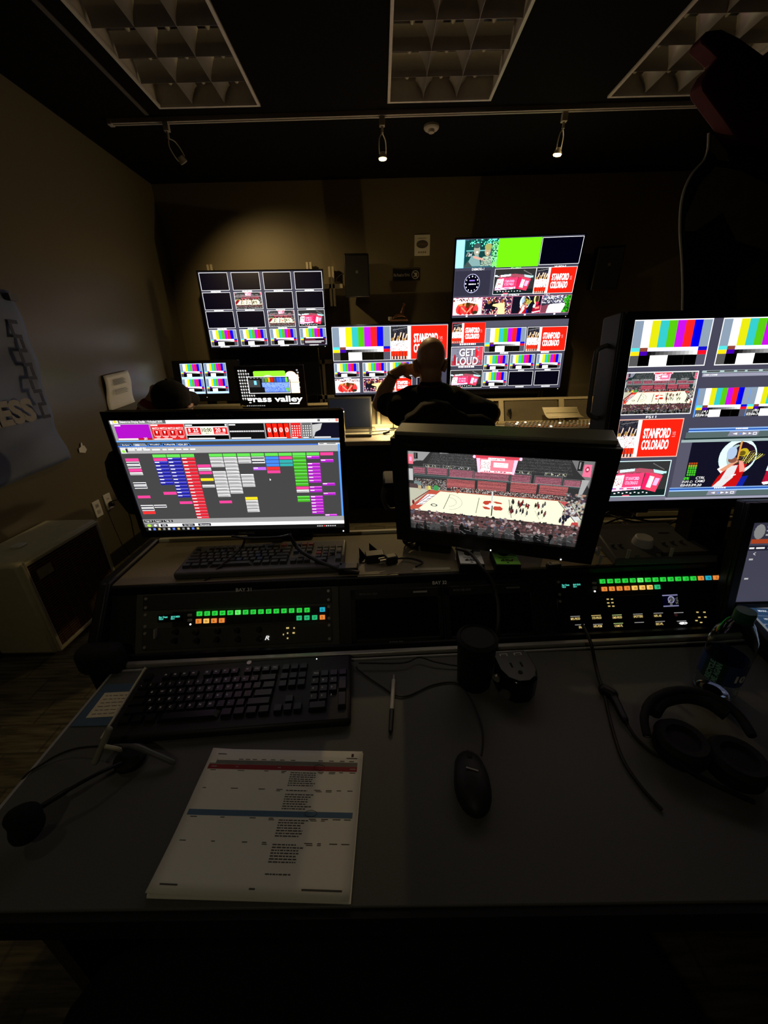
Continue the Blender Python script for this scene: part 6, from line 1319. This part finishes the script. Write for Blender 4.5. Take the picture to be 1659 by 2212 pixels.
def ph(u_, v_, up=.0006):   # same surface, so that the print lies on the sheet
    return ((u_ - .5) * PW, (.5 - v_) * PH, .0046 + .006 * max(0, (1 - u_) * 1.0 + (v_ - 1.2)) ** 2 + .0015 * math.sin(v_ * 7) * (1 - u_) + .003 * max(0, .12 - u_ - v_) * 8 + up)
obj('top_sheet', top, paper_m, t).modifiers.new('thick', 'SOLIDIFY').thickness = .0004
def bar(name, m, rects):
    g = M()
    for a, b2, c2_, d2 in rects:
        k = max(1, int((c2_ - a) * 16)); g.add([ph(a + (c2_ - a) * i / k, v_) for i in range(k + 1) for v_ in (b2, d2)], [(2 * i, 2 * i + 1, 2 * i + 3, 2 * i + 2) for i in range(k)])
    return obj(name, g, m, t)
bar('grey_bar', mat('print_grey', (.20, .19, .16), .7), [(.02, .103, .975, .138)]); bar('red_bar', mat('print_red', (.32, .025, .03), .7), [(.02, .140, .975, .180)]); bar('blue_bar', mat('print_blue', (.10, .19, .30), .7), [(.02, .488, .975, .528)])
rr = random.Random(6); L = []
def para(u0, v0, n, w=.17, dv=.017):
    for k in range(n):
        x = u0; e_ = u0 + w * rr.uniform(.75, 1)
        while x < e_: ww = rr.uniform(.008, .026); L.append((x, v0 + dv * k, min(e_, x + ww), v0 + dv * k + .0075)); x += ww + .004
for a, b2, n_ in ((.56, .195, 4), (.56, .262, 3), (.56, .335, 1), (.56, .365, 7), (.56, .545, 7), (.56, .70, 7), (.56, .87, 1)): para(a, b2, n_)
for v0 in (.09,): [L.append((u_, v0, u_ + .03, v0 + .007)) for u_ in (.03, .2, .245, .29, .35, .41, .47, .54, .72, .79, .86, .92)]
for v0 in (.187, .33, .535, .69): [L.append((u_, v0, u_ + rr.uniform(.02, .045), v0 + .006)) for u_ in (.045, .22, .39, .50, .73, .80, .865, .93)]; [L.append((u_, v0 + .011, u_ + rr.uniform(.02, .04), v0 + .016)) for u_ in (.50, .74, .80)]
L += [(.04, .045, .12, .053), (.03, .032, .06, .04), (.90, .062, .97, .070), (.05, .945, .14, .955), (.50, .95, .53, .96), (.76, .945, .96, .956)]
bar('printed_text', mat('print_black', (.09, .085, .075), .8), L); bar('logo_print', mat('print_maroon', (.10, .03, .03), .8), [(.930, .025, .945, .055)]); bar('bar_text', mat('print_pale', (.45, .4, .36), .7), [(.04, .155, .075, .162), (.20, .155, .215, .162), (.47, .155, .49, .162), (.93, .155, .965, .162)])
g = M(); [g.tube([ph(.735 + .035 * math.cos(a), v0 + .022 * math.sin(a), .0008) for a in [2 * math.pi * k / 16 for k in range(17)]], .0003, n=4, smooth=False) for v0 in (.15, .50)]; obj('pen_circles', g, ink, t)
# blue folder and sticky note beneath the keyboard's left edge
q = [D(205, 1480), D(318, 1470), D(290, 1590), D(150, 1590)]
tag(obj('blue_folder', M().prism([(-.640, .535, 0), (-.50, .535, 0), (-.50, .640, 0), (-.640, .640, 0)], (0, 0, DT), (0, 0, .0025)), mat('blue_folder_card', (.08, .14, .20), .6), bevel=.0008), 'dark blue folder lying under the left end of the keyboard', 'folder')
t = thing('sticky_note', 'cream note with handwriting on the dark blue folder', 'note', (-.585, .585, DT + .0028), (0, 0, R(2)))
obj('sheet', M().box(0, 0, .0004, .075, .062, .0006), mat('note_cream', (.80, .72, .48), .7), t); g = M()
for k in range(6):
    x = -.030
    while x < .028: ww = rr.uniform(.004, .012); g.box(x + ww / 2, .022 - .009 * k, .0009, ww, .0016, .0002, rot=(0, 0, rr.uniform(-.1, .1))); x += ww + .003
obj('handwriting', g, mat('pen_ink', (.20, .17, .12), .7), t)
# headset with boom microphone lying at the left
t = thing('boom_headset', 'single-ear headset with a foam-tipped boom microphone at the left edge of the desk', 'headset')
mic = at(52, 1765, 2, DT + .045); piv = at(250, 1690, 2, DT + .02); pv = at(225, 1610, 2, DT + .05)
foam = M().sph(mic + Vector((.004, -.006, -.014)), (.022, .024, .020), rot=(0, 0, .5)).sph(mic, (.024, .020, .018)).sph(mic + Vector((-.012, .0, .0)), (.016, .016, .014)); obj('foam_windscreen', foam, mat('foam_black', (.006, .006, .006), .98, scale=600, bump=1), t, remesh=.0035, sm=2)
obj('boom', M().tube([at(90, 1742, 2, DT + .04), at(150, 1705, 2, DT + .045), at(210, 1672, 2, DT + .04), at(262, 1648, 2, DT + .03)], [.0042, .0030, .0030, .0034]), blk, t)
T1, T2 = at(236, 1576, 2, DT + .075), at(206, 1645, 2, DT + .03); obj('temple_pad', M().cap(T1, T2, .0055, .0055), mat('temple_pad_grey', (.28, .27, .22), .5), t); obj('pad_joint', M().tube([at(226, 1612, 2, DT + .055), at(248, 1616, 2, DT + .045), at(262, 1620, 2, DT + .03)], .0035), cream, t)
obj('headband', M().tube([at(246, 1612, 2, DT + .03), at(290, 1612, 2, DT + .035), at(335, 1630, 2, DT + .022), at(378, 1649, 2, DT + .006)], [.0035, .005, .005, .003]), mat('headband_plastic', (.12, .12, .12), .3), t)
obj('ear_cushion', M().lathe([(.020, 0), (.026, .006), (.026, .014), (.018, .020), (0, .018)], c=tuple(at(285, 1645, 2, DT + .002))), blkm, t)
obj('cord', M().tube([at(222, 1612, 2, DT + .05), at(160, 1618, 2, DT + .022), at(100, 1645, 2, DT + .006), Vector((-.655, .43, DT - .01)), Vector((-.662, .40, DT - .12)), Vector((-.66, .38, DT - .30))], .0018), cablem, t)
# pen
a, b2 = D(851, 1458, .005), D(843, 1588, .005); mid = a.lerp(b2, .62)
t = thing('pen', 'slim grey ballpoint pen with black grip right of the keyboard', 'pen'); obj('barrel', M().cyl(a.lerp(b2, .10), mid, .0042, .0045), mat('pen_grey', (.6, .57, .5), .4), t); obj('grip', M().cyl(mid, b2.lerp(a, .05), .0048, .004), blk, t); obj('push_button', M().cyl(a, a.lerp(b2, .10), .002, .0022), lgrey, t); obj('tip', M().cyl(b2.lerp(a, .05), b2, .0035, .001), blk, t)
# mouse with cable
mc = D(1018, 1700); mf = D(1022, 1622); t = thing('computer_mouse', 'black wired computer mouse on the desk right of the run sheet', 'mouse', (D(1020, 1705).x, D(1020, 1695).y, DT), (0, 0, R(-3)))
g = M(); g.sph((0, -.004, .012), (.030, .052, .022), n=28); g.sph((0, .018, .009), (.027, .034, .016), n=24); g.sph((0, -.01, .008), (.031, .046, .012), n=24)
obj('shell', g, mat('mouse_black', (.012, .012, .012), .55), t, remesh=.003, sm=4); obj('wheel', M().cyl((-.004, .028, .022), (.004, .028, .022), .009), blkm, t); obj('button_seam', M().box(0, .038, .020, .001, .022, .004, rot=(R(-22), 0, 0)), blkm, t)
obj('logo_mark', M().box(.0, .004, .0344, .020, .0022, .0010, rot=(R(-6), R(3), R(-14))), lgrey, t)
cable([D(1040, 1632, .014), D(1044, 1595, .003), D(1036, 1555, .003), D(1010, 1500, .003), D(983, 1475, .003), D(935, 1480, .003), D(870, 1505, .003), D(820, 1480, .003), D(775, 1448, .004), D(770, 1440, .006)], .0017, 'thin black mouse cable curving over the desk to the keyboard')
cable([D(775, 1432, .016), D(870, 1432, .014), D(905, 1420, .014), D(940, 1430, .012), D(985, 1438, .008), D(1000, 1436, .006)], .0017, 'thin black cable lying over the pale front rail behind the pen')
# black cup
t = thing('travel_cup', 'tall matte black travel cup standing in front of the right rack monitor', 'cup', (.190, .625, DT)); obj('body', M().lathe([(.034, 0), (.036, .004), (.041, .115), (.042, .118), (.038, .118), (.035, .02), (0, .016)], n=40), mat('cup_black', (.008, .008, .008), .5), t); obj('lid', M().lathe([(.043, .112), (.043, .122), (.036, .128), (.034, .124), (0, .124)], n=40), blkm, t)
# outlet tower
c = D(1125, 1478, .055); t = thing('power_outlet_hub', 'black rounded desk power hub with two USB ports and one socket beside the cup', 'power hub', (D(1122, 1500).x - .006, .612, DT), (0, 0, R(4))); t.scale = (1.22, 1.22, 1.05)
prof = [(-.034, .028), (-.030, .034), (.030, .034), (.034, .028), (.034, -.010), (.026, -.030), (.010, -.041), (-.010, -.041), (-.026, -.030), (-.034, -.010)]
obj('body', M().prism([(a, b_, 0) for a, b_ in prof], (0, 0, 0), (0, 0, .056)), gloss, t, bevel=.006); obj('top_face', M().prism([(a * .88, b_ * .88, .0562) for a, b_ in prof], (0, 0, 0), (0, 0, .0015)), mat('hub_top', (.045, .045, .045), .4), t)
for x in (-.014, .012): u_ = obj('usb_port', M().box(x, .022, .0582, .014, .006, .001), lgrey, t); obj('port_tongue', M().box(x, .0215, .059, .010, .003, .0005), blk, u_)
obj('socket_slots', M().box(-.009, -.002, .0582, .003, .010, .001).box(.009, -.002, .0582, .003, .010, .001).cyl((0, -.019, .0577), (0, -.019, .0587), .0038, n=14), blkm, t)
obj('button', M().cyl((-.033, -.006, .034), (-.038, -.010, .034), .007), alu, t); obj('side_ring', M().cyl((-.026, -.03, .02), (-.030, -.034, .02), .009), grey, t)
# headset cord with inline box, over-ear headphones
t = thing('headphones', 'black over-ear headphones lying on the desk below the water bottle', 'headphones', (0, 0, DT))
hp = lambda px, py, z: at(px, py, 2, DT + z) - Vector((0, 0, DT))
obj('headband', M().tube([hp(1398, 1590, .045), hp(1392, 1545, .055), hp(1415, 1508, .060), hp(1470, 1492, .060), hp(1535, 1505, .055), hp(1590, 1540, .05), hp(1625, 1590, .045)], [.007, .008, .009, .009, .008, .007], n=12), blkm, t)
obj('band_padding', M().tube([hp(1412, 1540, .045), hp(1432, 1515, .05), hp(1480, 1505, .05), hp(1530, 1518, .048), hp(1570, 1545, .045)], .012, n=10), blkm, t)
e1 = hp(1470, 1610, .028); e2 = hp(1590, 1650, .028)
for e_ in (e1, e2):
    obj('ear_cup', M().lathe([(.0, -.022), (.034, -.022), (.041, -.012), (.041, .0), (.036, .010), (0, .014)], n=36, c=tuple(e_)), blkm, t); obj('ear_cushion', M().lathe([(.030, .010), (.041, .004), (.043, .012), (.036, .022), (.026, .020), (.024, .012)], n=36, c=tuple(e_)), blkm, t)
obj('cup_ring', M().tube([e1 + Vector((.036 * math.cos(a), .036 * math.sin(a), .013)) for a in [math.pi * (.2 + .8 * k / 10) for k in range(11)]], .0018), grey, t); obj('yoke', M().tube([hp(1398, 1590, .045), hp(1392, 1560, .05), hp(1389, 1530, .05)], .004), alu, t); obj('mic_arm', M().tube([e1 + Vector((-.03, -.02, .0)), e1 + Vector((-.005, -.055, .0)), e1 + Vector((.05, -.09, -.005))], .004), blk, t)
cable([S_(1258, 1350, .80), S_(1275, 1385, .79), D(1285, 1430, .02), D(1292, 1460, .012), D(1300, 1485, .010)], .0038, 'thick black cord coming down from the intercom panel')
t = thing('inline_volume_box', 'black inline cord box between the intercom cord and the headphones', 'control box'); obj('body', M().cap(D(1305, 1490, .010), D(1322, 1500, .010), .012, .012).cap(D(1320, 1495, .010), D(1350, 1555, .009), .009, .007), blk, t, remesh=.003, sm=2); obj('strain_relief', M().cyl(D(1350, 1555, .009), D(1356, 1566, .008), .005, .003), blkm, t)
cable([D(1352, 1560, .008), D(1375, 1595, .005), D(1415, 1630, .005), D(1450, 1640, .010)], .003, 'black cord running from the inline box to the headphones'); cable([D(1306, 1500, .006), D(1322, 1570, .004), D(1345, 1640, .004), D(1385, 1700, .004), D(1430, 1750, .004)], .003, 'long black cord trailing towards the lower right of the desk')
cable([D(1585, 1390, .03), D(1560, 1370, .05), S_(1535, 1330, .84), S_(1560, 1300, .86), S_(1630, 1290, .88)], .002, 'fine black wire behind the bottle cap') if False else None
# water bottle
pet = bpy.data.materials.new('clear_bottle_plastic'); pet.use_nodes = True; pb = pet.node_tree.nodes['Principled BSDF']; pb.inputs['Transmission Weight'].default_value = 1; pb.inputs['Roughness'].default_value = .06; pb.inputs['IOR'].default_value = 1.30; pb.inputs['Base Color'].default_value = (.85, .92, .95, 1)
bp = D(1548, 1490); t = thing('water_bottle', 'clear plastic water bottle with green cap and blue label beside the headphones', 'bottle', (.690, .585, DT), (0, 0, R(-25)))
pr = [(.018, .002), (.030, .0), (.035, .008), (.0365, .02), (.035, .03), (.0365, .045), (.0365, .10), (.0375, .118), (.0375, .128), (.034, .150), (.022, .178), (.0135, .190), (.0135, .198)]
obj('bottle_wall', M().lathe(pr + [(r_ - .0012, z_) for r_, z_ in pr[::-1]], n=48), pet, t)
obj('label_band', M().lathe([(.0369, .048), (.0369, .098), (.0367, .098), (.0367, .048)], n=48), mat('label_blue', (.03, .06, .22), .35), t)
gp_ = M(); n_ = 14
for k in range(n_):
    a0, a1 = R(200 + 60 * k / n_), R(200 + 60 * (k + 1) / n_); gp_.add([(.0372 * math.cos(a0), .0372 * math.sin(a0), .048), (.0372 * math.cos(a1), .0372 * math.sin(a1), .048), (.0372 * math.cos(a1), .0372 * math.sin(a1), .098), (.0372 * math.cos(a0), .0372 * math.sin(a0), .098)], [(0, 1, 2, 3)])
obj('label_green_panel', gp_, mat('label_dark_green', (.01, .05, .04), .4), t)
def wrap(s_, ang, z, w, h, m, vertical=False):
    v, tr, asp = text_geo(s_, .05); g = M(); vs = []
    for a, b_ in v:
        if vertical: th = ang - b_ * h / .0376 + h / .0752; zz_ = z + (a - .5) * w; 
        else: th = ang + (a - .5) * w / .0376; zz_ = z + (b_ - .5) * h
        vs.append((.0378 * math.cos(th), .0378 * math.sin(th), zz_))
    g.add(vs, tr); obj('label_lettering', g, m, t, smooth=False)
lw_ = mat('label_white', (.9, .92, .95), .5); lg_ = mat('label_green_text', (.25, .6, .45), .5)
wrap('10', R(300), .070, .020, .018, lw_); wrap('RECYCLE', R(221), .073, .046, .010, lg_, True); wrap('ME AGAIN', R(238), .073, .046, .010, lg_, True)
obj('cap', M().lathe([(.0165, .188), (.0168, .204), (.0155, .208), (0, .2085)], n=40), mat('cap_green', (.015, .10, .05), .4), t); obj('cap_ring', M().lathe([(.0168, .183), (.0168, .187), (.014, .187), (.014, .183)], n=32), mat('cap_green', (.015, .10, .05), .4), t)

# life-size cut-out figure with a red foam hand
t = thing('cardboard_cutout', 'tall cardboard cut-out of a tan and black figure with red foam hand', 'cutout', (0, 1.6, 0))
YM = 1.6
def cut(pts, y): return [(lambda p_: (p_.x, y - 1.6, p_.z))(at(a, b_, 1, YM)) for a, b_ in pts]
body_px = [(1535, 285), (1533, 320), (1524, 345), (1500, 372), (1483, 405), (1474, 445), (1472, 500), (1476, 560), (1478, 620), (1477, 672)]
bp_ = cut(body_px, YM + .0); xr_ = 1.72
pts = bp_ + [(1.17, 0, 1.2), (1.16, 0, .6), (1.18, 0, .0), (xr_, 0, 0), (xr_, 0, 2.02)]
obj('board', M().prism(pts, (0, 0, 0), (0, .012, 0)), mat('cutout_black_print', (.008, .008, .007), .7), t)
e_ = M(); e_.tube([(p[0] - .001, .006, p[2]) for p in bp_], .0045, n=6); obj('cut_edge', e_, mat('board_edge_white', (.75, .75, .70), .7), t)
tan = mat('tan_fur_print', (.16, .135, .075), .8, var=.5, scale=14)
obj('fur_print', M().prism(cut([(1480, 470), (1510, 400), (1545, 360), (1600, 370), (1659, 400), (1720, 450), (1720, 560), (1650, 540), (1590, 520), (1560, 460), (1530, 480), (1500, 500), (1478, 500)], YM - .001), (0, 0, 0), (0, -.001, 0)), tan, t)
obj('fur_print', M().prism(cut([(1590, 600), (1640, 560), (1720, 570), (1720, 680), (1590, 680)], YM - .001), (0, 0, 0), (0, -.001, 0)), mat('grey_fur_print', (.07, .07, .06), .8, var=.5, scale=14), t)
obj('fur_print', M().prism(cut([(1536, 290), (1560, 300), (1575, 350), (1550, 345), (1534, 325)], YM - .001), (0, 0, 0), (0, -.001, 0)), tan, t)
hand = M().prism(cut([(1482, 115), (1494, 98), (1524, 95), (1560, 112), (1600, 140), (1640, 170), (1720, 230), (1720, 330), (1640, 340), (1560, 320), (1535, 283), (1510, 250), (1488, 220), (1484, 205), (1500, 175), (1520, 155), (1505, 140), (1484, 122)], YM - .06), (0, 0, 0), (0, .055, 0))
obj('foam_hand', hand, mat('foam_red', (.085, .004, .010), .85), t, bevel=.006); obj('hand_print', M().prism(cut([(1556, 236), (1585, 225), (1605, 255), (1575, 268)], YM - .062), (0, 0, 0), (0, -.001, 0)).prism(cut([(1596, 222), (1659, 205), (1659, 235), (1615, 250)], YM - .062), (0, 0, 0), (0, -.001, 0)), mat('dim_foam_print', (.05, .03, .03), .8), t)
obj('foot_stand', M().box(1.45, .10, .01, .4, .25, .02), rackm, t)
# camera-side chair at the lower left
ck = [at(a, b_, 2, .50) for a, b_ in ((110, 2260), (150, 2180), (240, 2060), (340, 2025), (520, 2010), (760, 2000))]
t = thing('office_chair', 'black chair seat pushed under the near desk, seen at the lower left', 'office chair', (0, 0, 0))
sp = [(p_.x, p_.y, .45) for p_ in ck] + [(.42, ck[-1].y + .005, .45), (.50, .05, .45), (.5, -.38, .45), (-.2, -.42, .45), (ck[0].x - .02, -.2, .45)]
obj('seat', M().prism(sp, (0, 0, 0), (0, 0, .07)), blackcloth, t, bevel=.025); obj('gas_lift', M().cyl((.12, -.12, .10), (.12, -.12, .45), .028), blk, t); g = M()
for k in range(5): a = 2 * math.pi * k / 5; g.tube([(.12, -.12, .11), (.12 + .28 * math.cos(a), -.12 + .28 * math.sin(a), .06)], [.025, .016], smooth=False)
obj('base', g, blk, t); g = M(); [g.sph((.12 + .28 * math.cos(2 * math.pi * k / 5), -.12 + .28 * math.sin(2 * math.pi * k / 5), .03), .03) for k in range(5)]; obj('casters', g, blk, t)
